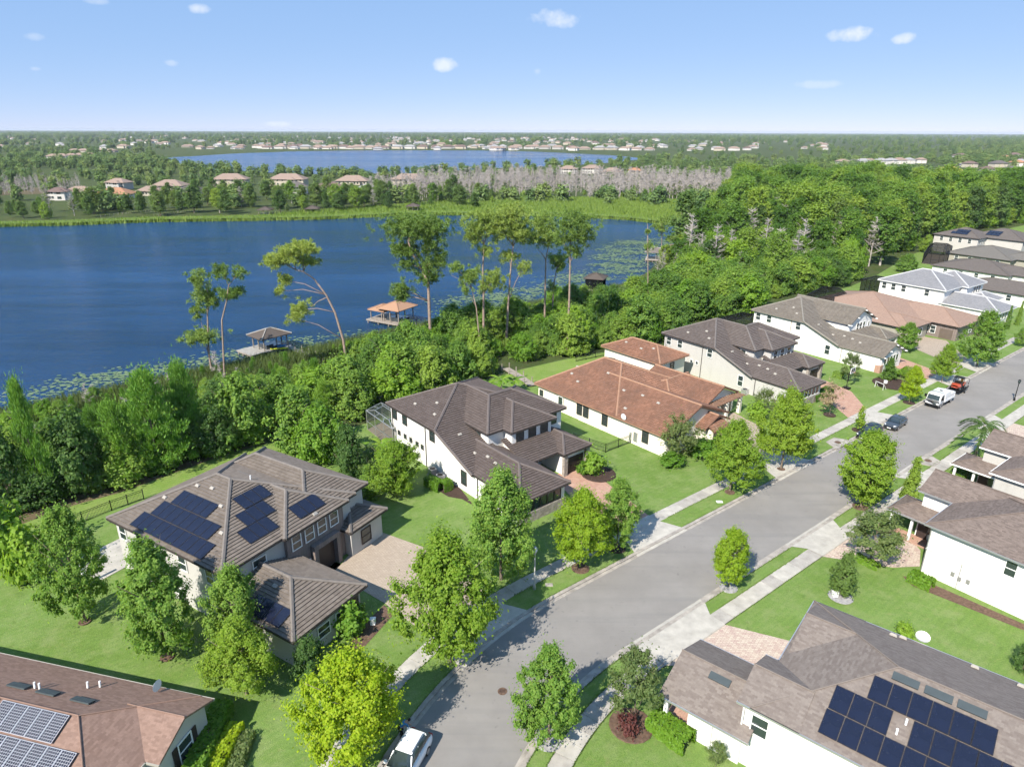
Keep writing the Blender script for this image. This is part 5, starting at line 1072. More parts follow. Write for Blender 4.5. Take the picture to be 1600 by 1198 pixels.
FAR = [(-272.73, 416.39, 11, 7.2, 2, 0.2, 1, 1, 'white two-storey house with brown roof at far left across lake', None, 1), (-275.23, 441.67, 16.4, 10.6, 1, 0.0, 0, 1, 'low tan-roofed house next to the far-left two-storey house', None, 1), (-277.9, 491.2, 14.5, 9.4, 2, -0.2, 0, 2, 'tan-roofed house behind the orange roof across the lake', None, 1), (-243.9, 425.7, 19.7, 12.8, 1, 0.0, 2, 1, 'house with bright orange roof across the lake', None, 1), (-233.43, 447.97, 14.9, 9.7, 1, 0.1, 0, 0, 'tan-roofed house right of the bright orange roof', None, 1), (-242.43, 492.85, 20.9, 13.6, 1, 0.0, 0, 0, 'long tan-roofed house behind the tan house across the lake', None, 1), (-214.18, 529.7, 24.4, 14, 2, 0.15, 0, 0, 'two-storey tan-roofed house before the second lake', None, 1), (-186.97, 449.94, 18.3, 11.9, 1, -0.1, 1, 0, 'brown-roofed house in front of the two-storey tan-roofed one', None, 1), (-170.97, 531.86, 26, 14, 2, 0.0, 0, 0, 'large tan-roofed house left of the dark brown roof across lake', None, 1), (-144.59, 461.17, 15.3, 10.0, 2, 0.2, 4, 1, 'white house with dark roof below the large tan-roofed house', None, 1), (-120.61, 457.44, 17.8, 11.5, 2, 0.3, 1, 0, 'dark brown hip-roofed house in the middle across lake', None, 1), (-125.43, 547.21, 24.2, 14, 1, 0.0, 0, 0, 'tan-roofed house with turret spot behind the dark brown roof', None, 1), (-99.4, 478.08, 12.4, 8.0, 1, -0.2, 3, 1, 'grey-roofed house between trees across the lake', None, 1), (-79.58, 536.42, 25.7, 14, 2, 0.1, 0, 0, 'broad tan-roofed house right of the grey roof across lake', None, 1), (-62.95, 490.24, 15.4, 10.0, 1, -0.15, 1, 0, 'low brown wing house right of the broad tan roof', None, 1), (54.82, 690.9, 16.4, 10.7, 2, 0.0, 0, 1, 'white-walled house left of three beyond the bare trees', None, 1), (79.54, 703.02, 18.0, 11.7, 2, 0.1, 0, 1, 'middle white-walled house of three beyond the bare trees', None, 1), (97.37, 683.31, 20.0, 13.0, 1, -0.1, 0, 0, 'tan house right of three beyond the bare trees', None, 1), (123.09, 705.81, 12.9, 8.4, 1, 0.0, 2, 0, 'house with golden roof beyond the bare trees', None, 1), (-212.34, 458.24, 12.7, 8.3, 1, 0.0, 4, 0, 'dark roofed low house half hidden by tall trees across lake', None, 1), (-542.54, 1574.02, 26, 14, 1, -0.28, 1, 1, 'pale house in the row along the second lake', 'far lakefront houses', 0), (-518.1, 1577.68, 26, 14, 2, 0.16, 0, 1, 'pale house in the row along the second lake', 'far lakefront houses', 0), (-492.33, 1581.55, 26, 14, 2, -0.18, 1, 0, 'pale house in the row along the second lake', 'far lakefront houses', 0), (-463.74, 1585.84, 26, 14, 2, 0.21, 3, 0, 'pale house in the row along the second lake', 'far lakefront houses', 0), (-437.1, 1589.83, 22.5, 14, 2, 0.12, 0, 2, 'pale house in the row along the second lake', 'far lakefront houses', 0), (-406.25, 1594.46, 26, 14, 2, 0.05, 0, 0, 'pale house in the row along the second lake', 'far lakefront houses', 0), (-380.63, 1598.3, 26, 14, 2, 0.01, 1, 1, 'pale house in the row along the second lake', 'far lakefront houses', 0), (-350.54, 1602.81, 26, 14, 2, -0.15, 0, 1, 'pale house in the row along the second lake', 'far lakefront houses', 0), (-322.41, 1607.04, 25.4, 14, 1, -0.23, 0, 1, 'pale house in the row along the second lake', 'far lakefront houses', 0), (-291.81, 1611.62, 25.0, 14, 1, -0.17, 1, 2, 'pale house in the row along the second lake', 'far lakefront houses', 0), (-261.69, 1616.14, 26, 14, 2, -0.19, 3, 0, 'pale house in the row along the second lake', 'far lakefront houses', 0), (-235.7, 1620.04, 26, 14, 2, -0.08, 3, 1, 'pale house in the row along the second lake', 'far lakefront houses', 0), (-205.98, 1624.5, 25.0, 14, 2, -0.19, 1, 0, 'pale house in the row along the second lake', 'far lakefront houses', 0), (-175.41, 1629.08, 26, 14, 1, 0.18, 1, 1, 'pale house in the row along the second lake', 'far lakefront houses', 0), (-149.82, 1632.92, 26, 14, 2, 0.18, 1, 2, 'pale house in the row along the second lake', 'far lakefront houses', 0), (-119.74, 1637.44, 26, 14, 2, -0.18, 1, 0, 'pale house in the row along the second lake', 'far lakefront houses', 0), (10.13, 1651.18, 22.6, 14, 2, 0.05, 0, 1, 'pale house in the row along the second lake', 'far lakefront houses', 0), (39.04, 1641.97, 24.9, 14, 2, 0.29, 0, 1, 'pale house in the row along the second lake', 'far lakefront houses', 0), (73.39, 1631.03, 26, 14, 2, 0.09, 0, 2, 'pale house in the row along the second lake', 'far lakefront houses', 0), (102.93, 1621.62, 26, 14, 2, -0.11, 0, 2, 'pale house in the row along the second lake', 'far lakefront houses', 0), (133.79, 1611.79, 26, 14, 2, -0.11, 1, 1, 'pale house in the row along the second lake', 'far lakefront houses', 0), (161.71, 1602.89, 26, 14, 1, 0.07, 0, 0, 'pale house in the row along the second lake', 'far lakefront houses', 0), (194.84, 1592.34, 23.4, 14, 2, 0.11, 3, 0, 'pale house in the row along the second lake', 'far lakefront houses', 0), (221.84, 1583.74, 26, 14, 2, 0.25, 3, 0, 'pale house in the row along the second lake', 'far lakefront houses', 0), (246.5, 1575.88, 24.0, 14, 1, -0.25, 1, 2, 'pale house in the row along the second lake', 'far lakefront houses', 0), (271.65, 1567.87, 24.9, 14, 1, -0.21, 0, 1, 'pale house in the row along the second lake', 'far lakefront houses', 0), (300.23, 1558.76, 22.1, 14, 1, -0.02, 0, 2, 'pale house in the row along the second lake', 'far lakefront houses', 0), (-195.07, 1940.75, 26, 14, 2, 0, 0, 0, 'long tan building behind the second lake row', None, 0), (418.86, 894.45, 14.8, 9.6, 2, 0.05, 0, 1, 'white house in the tight row beyond the right-hand wood', 'white row beyond the right-hand wood', 0), (436.37, 902.56, 12.3, 8.0, 2, 0.16, 4, 1, 'white house in the tight row beyond the right-hand wood', 'white row beyond the right-hand wood', 0), (452.59, 910.69, 16.0, 10.4, 2, -0.0, 3, 1, 'white house in the tight row beyond the right-hand wood', 'white row beyond the right-hand wood', 0), (464.54, 918.6, 14.9, 9.7, 2, 0.16, 0, 1, 'white house in the tight row beyond the right-hand wood', 'white row beyond the right-hand wood', 0), (483.6, 927.21, 15.7, 10.2, 2, 0.02, 3, 1, 'white house in the tight row beyond the right-hand wood', 'white row beyond the right-hand wood', 0), (500.97, 935.81, 14.9, 9.7, 2, 0.19, 3, 1, 'white house in the tight row beyond the right-hand wood', 'white row beyond the right-hand wood', 0), (517.43, 944.46, 16.9, 11.0, 2, 0.0, 0, 1, 'white house in the tight row beyond the right-hand wood', 'white row beyond the right-hand wood', 0), (535.17, 953.36, 13.6, 8.8, 2, -0.03, 3, 1, 'white house in the tight row beyond the right-hand wood', 'white row beyond the right-hand wood', 0), (556.87, 962.73, 12.4, 8.1, 2, -0.1, 0, 1, 'white house in the tight row beyond the right-hand wood', 'white row beyond the right-hand wood', 0), (767.04, 1101.73, 20.0, 13.0, 1, -0.47, 2, 1, 'house in the cluster at the far upper right', 'far upper-right houses', 0), (635.9, 859.28, 15.7, 10.2, 1, 0.39, 3, 1, 'house in the cluster at the far upper right', 'far upper-right houses', 0), (566.91, 877.92, 13.7, 8.9, 1, -0.01, 3, 2, 'house in the cluster at the far upper right', 'far upper-right houses', 0), (764.0, 1206.96, 19.9, 12.9, 1, 0.21, 1, 2, 'house in the cluster at the far upper right', 'far upper-right houses', 0), (554.06, 853.51, 14.0, 9.1, 2, 0.2, 1, 0, 'house in the cluster at the far upper right', 'far upper-right houses', 0), (835.25, 1178.69, 20.9, 13.6, 2, 0.07, 1, 2, 'house in the cluster at the far upper right', 'far upper-right houses', 0), (668.21, 928.72, 13.1, 8.5, 2, -0.06, 3, 2, 'house in the cluster at the far upper right', 'far upper-right houses', 0), (518.23, 766.81, 12.9, 8.4, 1, 0.04, 1, 2, 'house in the cluster at the far upper right', 'far upper-right houses', 0), (771.77, 1082.89, 15.2, 9.9, 1, 0.13, 1, 2, 'house in the cluster at the far upper right', 'far upper-right houses', 0), (817.73, 1221.65, 15.9, 10.3, 1, 0.21, 0, 2, 'house in the cluster at the far upper right', 'far upper-right houses', 0), (650.51, 1020.57, 13.2, 8.6, 1, 0.26, 3, 0, 'house in the cluster at the far upper right', 'far upper-right houses', 0), (556.09, 783.27, 11, 7.2, 1, -0.33, 4, 0, 'house in the cluster at the far upper right', 'far upper-right houses', 0), (830.09, 1182.05, 16.0, 10.4, 1, 0.42, 0, 2, 'house in the cluster at the far upper right', 'far upper-right houses', 0), (631.94, 882.84, 15.9, 10.4, 2, -0.27, 2, 1, 'house in the cluster at the far upper right', 'far upper-right houses', 0), (645.51, 892.26, 14.9, 9.7, 1, -0.49, 2, 2, 'house in the cluster at the far upper right', 'far upper-right houses', 0), (592.45, 858.96, 17.0, 11.1, 2, 0.08, 4, 0, 'house in the cluster at the far upper right', 'far upper-right houses', 0), (459.26, 738.58, 20.2, 13.2, 1, 0.0, 5, 0, 'house under construction with yellow roof boards at upper right', None, 1), (-628.38, 964.86, 15.8, 10.3, 2, 0.09, 0, 1, 'pale house in the far cluster at upper left', 'far upper-left cluster', 0), (-624.47, 978.19, 16.0, 10.4, 2, -0.08, 0, 1, 'pale house in the far cluster at upper left', 'far upper-left cluster', 0), (-620.46, 991.87, 16.2, 10.5, 2, 0.11, 0, 1, 'pale house in the far cluster at upper left', 'far upper-left cluster', 0), (-616.34, 1005.94, 16.5, 10.7, 2, -0.16, 0, 1, 'pale house in the far cluster at upper left', 'far upper-left cluster', 0), (-612.1, 1020.41, 16.7, 10.8, 2, 0.16, 0, 1, 'pale house in the far cluster at upper left', 'far upper-left cluster', 0), (-798.88, 1289.26, 18.7, 12.1, 1, 0.12, 0, 0, 'pale house in the far cluster at upper left', 'far upper-left cluster', 0), (-783.81, 1291.16, 18.7, 12.2, 1, 0.11, 0, 0, 'pale house in the far cluster at upper left', 'far upper-left cluster', 0), (-764.45, 1293.6, 18.7, 12.2, 1, -0.09, 0, 0, 'pale house in the far cluster at upper left', 'far upper-left cluster', 0), (-755.32, 1294.75, 18.8, 12.2, 1, -0.1, 0, 0, 'pale house in the far cluster at upper left', 'far upper-left cluster', 0), (-737.01, 1297.06, 18.8, 12.2, 1, -0.02, 0, 0, 'pale house in the far cluster at upper left', 'far upper-left cluster', 0)]

sr_ = random.Random(6); SUBURB = []
while len(SUBURB) < 298:                     # suburb beyond the second lake: rows of houses out to about 4 km
    y_ = 1500*(2.9**sr_.random()); x_ = sr_.gauss(-.12, .36)*y_
    if -.78*y_ < x_ < .45*y_: SUBURB.append((x_, y_, sr_.choice([16, 20, 24]), sr_.choice([11, 13]), sr_.choice([1, 2]), sr_.uniform(-.6, .6), sr_.choice([0, 0, 0, 1, 3, 3]), sr_.choice([0, 1, 1])))

def clear(p, r_):
    ok = np.ones(len(p), bool)
    for fx in FAR+SUBURB:
        dx = p[:, 0]-fx[0]; dy = p[:, 1]-fx[1]; ok &= ~((np.abs(dx) < fx[2]*.75+r_) & (dy < 8) & (dy > (-75 if fx[1] < 800 else -.3*fx[1])))
    return ok
def scatter(name, pts, scl, src, label, cat='trees'):
    me = bpy.data.meshes.new(name); n = len(pts); me.vertices.add(n); me.vertices.foreach_set('co', np.asarray(pts, dtype=np.float32).ravel())
    for an, arr in (('scl', np.asarray(scl)), ('rot', np.random.default_rng(n).uniform(0, 6.28, n))):
        at = me.attributes.new(an, 'FLOAT', 'POINT'); at.data.foreach_set('value', arr.astype(np.float32))
    o = link(name, me); tag(o, label, cat, None, 'stuff')
    ng = bpy.data.node_groups.new(name, 'GeometryNodeTree'); ng.interface.new_socket('Geometry', in_out='INPUT', socket_type='NodeSocketGeometry'); ng.interface.new_socket('Geometry', in_out='OUTPUT', socket_type='NodeSocketGeometry')
    gi, go = ng.nodes.new('NodeGroupInput'), ng.nodes.new('NodeGroupOutput'); ip = ng.nodes.new('GeometryNodeInstanceOnPoints'); oi = ng.nodes.new('GeometryNodeObjectInfo'); oi.inputs['Object'].default_value = src; oi.transform_space = 'ORIGINAL'; oi.inputs['As Instance'].default_value = True
    def attr(nm): a_ = ng.nodes.new('GeometryNodeInputNamedAttribute'); a_.data_type = 'FLOAT'; a_.inputs['Name'].default_value = nm; return a_.outputs['Attribute']
    cx = ng.nodes.new('ShaderNodeCombineXYZ'); ng.links.new(attr('rot'), cx.inputs[2]); er = ng.nodes.new('FunctionNodeEulerToRotation'); ng.links.new(cx.outputs[0], er.inputs[0])
    ng.links.new(gi.outputs[0], ip.inputs['Points']); ng.links.new(oi.outputs['Geometry'], ip.inputs['Instance']); ng.links.new(er.outputs[0], ip.inputs['Rotation']); ng.links.new(attr('scl'), ip.inputs['Scale']); ng.links.new(ip.outputs[0], go.inputs[0])
    md = o.modifiers.new('scatter', 'NODES'); md.node_group = ng; return o
def crown_of(root): return [c_ for c_ in root.children if c_.name.startswith(('crown', 'branches'))][0]
TH = [(-59.4, 57.1), (-54.19, 63.59), (-50.85, 67.3), (-46.67, 70.44), (-41.24, 77.12), (-36.92, 80.88), (-31.95, 84.12), (-27.32, 86.71), (-20.31, 93.01), (-15.95, 96.34), (-6.51, 106.06), (1.72, 113.67), (9.6, 119.19), (17.41, 123.97), (29.67, 129.16), (42.31, 142.62), (58.06, 155.78), (75.0, 171.29), (97.59, 190.83), (103.37, 203.05), (77.81, 202.56), (61.87, 215.83), (50.38, 220.12), (39.4, 195.15), (27.56, 177.99), (16.14, 166.1), (4.58, 158.04), (-5.95, 149.52), (-14.14, 142.34), (-24.12, 134.31), (-32.92, 126.22), (-41.9, 118.57), (-48.47, 113.78), (-55.12, 108.03), (-60.3, 103.07), (-66.09, 98.49), (-71.93, 93.49), (-75.32, 90.09), (-84.67, 79.51)]
KEEP = [(64.3, 249.5, 8), (62.3, 241.7, 7), (47.8, 222.7, 8), (46.1, 214.9, 7), (21.8, 172.9, 10), (20.6, 164.0, 9), (126.6, 234.4, 6), (122.8, 227.3, 6), (119.0, 220.3, 6), (152.2, 259.8, 6), (147.7, 252.0, 6), (-48.0, 126.9, 6.5), (-26.0, 147.5, 7), (22.8, 180.8, 11), (48.4, 136.4, 12), (73.9, 153.6, 16), (45.8, 128.9, 9), (70.4, 146.4, 10), (-44.2, 124.6, 3.0), (-43.2, 121.8, 2.6), (-40.9, 121.3, 3.0), (-39.9, 118.5, 2.6), (-38.3, 118.9, 3.0), (-37.4, 116.1, 2.6), (-35.1, 115.9, 3.0), (-34.3, 113.0, 2.6), (-32.5, 113.0, 3.0), (-31.7, 110.1, 2.6), (-21.2, 137.8, 3.0), (-20.8, 134.8, 2.6), (-17.3, 131.5, 3.0), (-16.9, 128.5, 2.6), (-27.2, 136.7, 3.0), (-26.6, 133.8, 2.6), (-24.2, 134.8, 3.0), (-23.6, 131.8, 2.6), (-45.2, 127.4, 2.6), (-41.8, 124.2, 2.6), (-39.3, 121.8, 2.6), (-36.0, 118.8, 2.6), (-33.3, 115.9, 2.6), (-21.7, 140.7, 2.6), (-17.7, 134.5, 2.6), (-44.4, 121.0, 2.6), (-45.6, 118.7, 2.6), (-24.7, 137.7, 2.6), (-27.8, 139.6, 2.6), (-27.0, 108.5, 2.6), (-22.6, 102.5, 2.6), (-20.6, 99.7, 2.6), (-1.2, 114.5, 2.6), (1.3, 110.1, 2.6), (-31.3, 114.1, 2.6)]
thp = fill(TH, 760, 2.0, 21); thp = thp[[all(math.hypot(p[0]-k_[0], p[1]-k_[1]) > k_[2] for k_ in KEEP) for p in thp]]
under = []
THL = {'thicket': 'mid-green leafy tree crowded in the lakeside thicket', 'thicket2': 'bright green leafy tree crowded in the lakeside thicket', 'dark': 'dark green tree crowded in the lakeside thicket', 'youngpine': 'young bushy pine in the thicket behind the solar-roofed house'}
THN = 0
for p in thp:
    sd = float(sdist(np.array([p]), SHORE)[0])
    if sd < 4: continue
    left = p[0] < -28 + fr_.uniform(-8, 8)
    k_ = fr_.choices(['thicket', 'thicket2', 'dark', 'youngpine'], [5, 1.5, 2, 4.5] if left else [5, 4, 1.5, 0.15])[0]
    hh_ = fr_.choice([fr_.uniform(2.2, 4.2), fr_.uniform(3.4, 5.6), fr_.uniform(4.6, 7.4)])*(1 if sd > 10 else .72) * (1.05 if k_ == 'youngpine' else 1.0) * (.8 if left else 1.0) * (1.25 if p[0] > 25 else 1.0)
    if sd < 16: hh_ = fr_.uniform(1.0, 2.0) if sd < 10 else fr_.uniform(1.6, 3.0)
    if left and sd < 24: hh_ = min(hh_, fr_.uniform(1.4, 3.0))
    hh_ *= 1.12
    if THN >= 150: under.append((p[0], p[1], min(0, gz(p))-.3, hh_/7*1.05, left)); continue
    THN += 1
    tree(k_, p[0], p[1], hh_, hh_*fr_.uniform(.46, .62) if k_ != 'youngpine' else hh_*.36, THL[k_], 'lakeside thicket: '+k_.replace('thicket2', 'bright trees').replace('thicket', 'green trees').replace('dark', 'dark trees').replace('youngpine', 'young pines'), 'pine_tree' if k_ == 'youngpine' else 'tree', z=min(0, gz(p)))
thr = [o for o in COL.objects if o.parent is None and o.get('group') == 'lakeside thicket: green trees']; thb = [o for o in COL.objects if o.parent is None and o.get('group') == 'lakeside thicket: bright trees']; thy = [o for o in COL.objects if o.parent is None and o.get('group') == 'lakeside thicket: young pines']
ua = np.array([u_[:4] for u_ in under]); ul = np.array([u_[4] for u_ in under]); ur = np.random.default_rng(12).random(len(ua))
lbp = np.array([p for p in thp if p[0] < -45 and 3 < float(sdist(np.array([p]), SHORE)[0]) < 22][:26])
sel = [(ur < .45, thr[0], 'green undergrowth filling the lakeside thicket'), ((ur >= .45) & (ur < .62) & ~ul, thb[0], 'bright undergrowth filling the lakeside thicket'), ((ur >= .62) & ~ul, thr[1], 'leafy undergrowth filling gaps in the lakeside thicket'), ((ur >= .45) & ul, thy[0], 'young pine growth filling the thicket behind the solar-roofed house')]
for m_, src_, lb in sel: scatter('undergrowth', ua[m_][:, :3], ua[m_][:, 3]*.95, crown_of(src_), lb, 'undergrowth')
WD = [(41.29, 195.19), (54.51, 188.3), (70.44, 181.91), (101.07, 198.18), (113.86, 208.31), (141.48, 242.22), (181.06, 282.73), (240.74, 321.47), (309.93, 345.93), (340.83, 381.94), (287.27, 386.56), (248.86, 413.31), (204.97, 443.87), (169.77, 460.39), (124.48, 401.32), (94.24, 314.86), (79.24, 271.27), (64.56, 243.21), (51.95, 222.48)]
wdp = fill(WD, 860, 3.4, 5); wdp = wdp[[all(math.hypot(p[0]-k_[0], p[1]-k_[1]) > k_[2] for k_ in KEEP) for p in wdp]]; wdp = wdp[np.argsort(np.hypot(wdp[:, 0], wdp[:, 1]))]
NEARW = 62; wsrc = {}
for i, p in enumerate(wdp[:NEARW]):
    front = i < 45
    k_ = fr_.choices(['wood', 'woodd', 'bare', 'thicket2'], [6, 1.2, 1.2, 1.0 if front else .2])[0]
    hh_ = fr_.uniform(7, 12) if k_ == 'thicket2' else fr_.choice([fr_.uniform(7, 12), fr_.uniform(10, 17), fr_.uniform(15, 21)])*(.72 if front else 1.0)
    lb = {'wood': 'tall green tree in the dense wood right of the lake', 'woodd': 'dark tall tree in the dense wood right of the lake', 'bare': 'bare grey tree among the green wood right of the lake', 'thicket2': 'low bright tree at the front of the wood right of the lake'}[k_]
    o = tree(k_, p[0], p[1], hh_, hh_*fr_.uniform(.25, .34) if k_ != 'bare' else hh_*.2, lb, 'wood right of the lake: '+{'wood': 'green trees', 'woodd': 'dark trees', 'bare': 'bare trees', 'thicket2': 'low trees'}[k_]); wsrc.setdefault(k_, o)
rest = wdp[NEARW:]; rs_ = np.random.default_rng(9); pick = rs_.random(len(rest)) < .82
scatter('woodland', np.column_stack([rest[pick], np.zeros(pick.sum())-1]), rs_.choice([.42, .6, .8, .95, 1.12], pick.sum())*rs_.uniform(.85, 1.1, pick.sum()), crown_of(wsrc['wood']), 'dense green wood stretching back to the right of the lake')
scatter('woodland', np.column_stack([rest[~pick], np.zeros((~pick).sum())-1]), rs_.uniform(.6, 1.1, (~pick).sum()), crown_of(wsrc['woodd']), 'darker trees scattered through the wood right of the lake')
lowb = fill(WD, 420, 4.5, 15); lowb = lowb[[all(math.hypot(p[0]-k_[0], p[1]-k_[1]) > k_[2] for k_ in KEEP) for p in lowb]]; scatter('woodland_floor', np.column_stack([lowb, np.zeros(len(lowb))-.3]), rs_.uniform(.6, 1.3, len(lowb)), crown_of(thb[1]), 'low bright bushes under the wood right of the lake', 'bushes')
wb = fill(WD, 60, 12, 18); WBARE = wb
FS = [(-255.13, 315.93), (-211.56, 322.04), (-177.98, 333.1), (-127.46, 339.96), (-97.4, 346.37), (-54.82, 365.18), (-14.25, 372.78), (-0.39, 389.72), (-16.56, 434.9), (-67.14, 450.42), (-120.16, 430.71), (-194.94, 419.48), (-242.37, 371.11), (-284.75, 354.34)]
fsx = []; FSN = 0
for p in fill(FS, 125, 5.5, 31):
    sd = float(sdist(np.array([p]), SHORE)[0]); 
    if sd < 8 or (not clear(np.array([p]), -3.0)[0] and fr_.random() < .5): continue
    k_ = fr_.choices(['woodd', 'wood', 'bare', 'thicket'], [5, 2.2, 1.6, 2])[0]; hh_ = fr_.uniform(7, 13.5) if k_ != 'thicket' else fr_.uniform(4, 8)
    FSN += 1
    if FSN > 58: fsx.append((p[0], p[1], -.3, hh_/17)); continue
    tree(k_, p[0], p[1], hh_, hh_*fr_.uniform(.28, .42) if k_ != 'bare' else hh_*.24, {'woodd': 'dark green tree on the opposite lake shore', 'wood': 'bright green tree on the opposite lake shore', 'bare': 'bare grey tree on the opposite lake shore', 'thicket': 'low bushy tree on the opposite lake shore'}[k_], 'opposite shore: '+k_.replace('woodd', 'dark trees').replace('wood', 'bright trees').replace('bare', 'bare trees').replace('thicket', 'bushy trees'))
fsx = np.array(fsx); scatter('shore_trees', fsx[:, :3], fsx[:, 3], crown_of(wsrc['woodd']), 'more dark trees filling the opposite lake shore')
DD = [(-92.94, 415.56), (-39.52, 421.61), (-0.44, 431.34), (39.66, 432.95), (79.31, 430.38), (111.41, 415.69), (131.77, 432.46), (171.35, 490.18), (178.29, 555.92), (108.65, 595.51), (26.81, 598.84), (-52.53, 564.74), (-90.76, 488.97)]
ddp = fill(DD, 640, 2.6, 44); ddp = ddp[np.argsort(ddp[:, 1])]; bsrc = None
for i, p in enumerate(ddp[:30]):
    hh_ = fr_.uniform(8, 15); o = tree('bare', p[0], p[1], hh_, hh_*.24, 'leafless grey tree in the bare belt beyond the marsh', 'bare grey trees beyond the marsh'); bsrc = bsrc or o
rest = ddp[30:]; gm_ = fill(DD, 210, 4.0, 91); scatter('green_understory', np.column_stack([gm_, np.zeros(len(gm_))-.5]), rs_.uniform(.35, .85, len(gm_)), crown_of(thr[2]), 'green bushes between the bare trees beyond the marsh', 'bushes')
scatter('bare_wood', np.column_stack([rest, np.zeros(len(rest))-.5]), rs_.uniform(.6, 1.2, len(rest)), [c_ for c_ in bsrc.children if c_.name.startswith('branches')][0], 'grey leafless wood behind the marsh across the lake')
scatter('bare_wood', np.column_stack([WBARE, np.zeros(len(WBARE))]), rs_.uniform(.8, 1.35, len(WBARE)), [c_ for c_ in bsrc.children if c_.name.startswith('branches')][0], 'pale bare trees scattered through the wood right of the lake')
scatter('bare_shrubs', np.column_stack([lbp, np.zeros(len(lbp))-.8]), rs_.uniform(.25, .42, len(lbp)), [c_ for c_ in bsrc.children if c_.name.startswith('branches')][0], 'pale leafless shrubs in the reedy margin at the left edge', 'shrubs')
DL = [(-349.68, 438.54), (-308.16, 449.39), (-297.18, 479.55), (-352.6, 563.14), (-442.08, 558.35)]
dlp = fill(DL, 160, 4, 46); scatter('bare_wood', np.column_stack([dlp, np.zeros(len(dlp))-.5]), rs_.uniform(.35, .7, len(dlp)), [c_ for c_ in bsrc.children if c_.name.startswith('branches')][0], 'grey leafless scrub at the left edge beyond the lake')
MD = [(-296.21, 369.2), (-241.46, 380.96), (-202.31, 435.89), (-126.05, 452.53), (-69.87, 469.3), (-19.1, 503.27), (103.38, 565.81), (162.11, 535.66), (201.9, 550.46), (250.92, 725.04), (174.3, 918.0), (72.01, 799.85), (-26.67, 707.0), (-93.66, 633.81), (-164.81, 596.14), (-227.14, 617.3), (-315.58, 688.22), (-419.82, 805.83), (-600.78, 764.14)]
mdp = fill(MD, 420, 7, 47); fsrc = [tree('farbush', *mdp[i], 9, 4.6, 'round dark tree among the houses across the lake', 'round dark trees across the lake') for i in range(2)]

# ---- reeds, marsh grass and lily pads
def blades(name, poly, n, length, width, leaf, label, cat, seed, zoff=0.0):
    rr = np.random.default_rng(seed); P_ = np.array(poly); lo, hi = P_.min(0), P_.max(0); pts = np.zeros((0, 2))
    while len(pts) < n:
        c_ = rr.uniform(lo, hi, (n, 2)); pts = np.vstack([pts, c_[inpoly(c_, poly)]])
    pts = pts[:n]; z = np.maximum(ground_z(pts), WATER_Z-.1)+zoff; C = np.column_stack([pts, z]); D = unit(n)*.4+np.array([0, 0, 1]); D /= np.linalg.norm(D, axis=1)[:, None]
    o = link(name, needle_mesh(name, C, D, length, width, L[leaf])); tag(o, label, cat, None, 'stuff'); return o

blades('reeds', [(-79.07, 95.09), (-69.23, 103.65), (-57.89, 113.98), (-43.89, 124.66), (-25.36, 141.73), (-6.24, 157.12), (16.95, 175.09), (28.78, 186.37), (31.12, 173.11), (15.03, 153.24), (-5.53, 138.02), (-22.69, 125.33), (-39.43, 110.49), (-52.17, 101.24), (-62.88, 92.77), (-71.7, 84.82)], 34000, 1.5, .13, 'reed', 'reeds and tall grass along the near edge of the lake', 'reeds', 61)
tri_sheet('marsh', [(-244.94, 302.72), (-204.34, 310.55), (-172.93, 323.23), (-124.22, 330.96), (-94.53, 335.75), (-53.33, 354.87), (-0.34, 358.1), (32.41, 350.62), (58.16, 337.99), (71.94, 321.11), (81.92, 301.49), (94.04, 319.44), (125.06, 416.22), (80.06, 434.57), (24.03, 440.85), (-16.4, 430.7), (-59.06, 394.53), (-101.24, 360.58), (-128.41, 342.62), (-177.98, 333.1), (-210.07, 319.68), (-251.64, 311.41)], -.02, M['marsh'])
blades('marsh_grass', [(-243.54, 300.78), (-203.1, 308.47), (-171.79, 320.9), (-123.36, 328.46), (-93.86, 333.15), (-52.91, 351.85), (-0.34, 355.0), (32.16, 347.69), (57.74, 335.34), (71.48, 318.82), (81.46, 299.58), (93.44, 317.18), (123.77, 411.63), (79.17, 429.46), (23.76, 435.55), (-16.22, 425.7), (-58.5, 390.53), (-100.41, 357.43), (-127.46, 339.87), (-176.73, 330.56), (-208.72, 317.41), (-250.11, 309.31)], 60000, 2.0, .55, 'marsh', 'bright green marsh grass fringing the opposite lake shore', 'marsh grass', 62)

def lilies(polys, label, seed):
    rr = np.random.default_rng(seed); mb = MB()
    for poly, n, s in polys:
        P_ = np.array(poly); lo, hi = P_.min(0), P_.max(0); k = 0
        cl = rr.uniform(lo, hi, (max(6, n//22), 2)); cl = cl[inpoly(cl, poly)]
        for c_ in cl:
            for j in range(22):
                p = c_+rr.normal(0, 2.0, 2)*(1.3, .8); mb.disc(p, s*rr.uniform(.5, 1.2), WATER_Z+.03+rr.uniform(0, .05), 6, s*rr.uniform(.4, 1.0))
    o = mb.build('lily_pads', L['lily']); tag(o, label, 'lily pads', None, 'stuff')
lilies([([(-79.24, 96.5), (-72.94, 104.26), (-64.38, 112.85), (-56.6, 118.94), (-57.87, 121.95), (-67.75, 119.55), (-77.07, 111.05), (-83.03, 101.85)], 1500, 0.42), ([(-56.6, 118.94), (-41.21, 128.21), (-30.15, 137.31), (-31.12, 142.21), (-44.45, 134.78), (-57.45, 123.91)], 800, 0.4), ([(-16.4, 150.42), (3.19, 166.72), (17.27, 178.44), (29.82, 193.47), (39.86, 207.85), (43.8, 243.03), (19.83, 207.46), (-0.1, 180.46), (-16.62, 169.14)], 6500, 0.5), ([(31.14, 202.74), (46.62, 221.95), (63.42, 257.79), (63.8, 282.5), (40.43, 268.22), (30.68, 249.68)], 3000, 0.55)], 'floating lily pads in drifts along the near shore of the lake', 4)

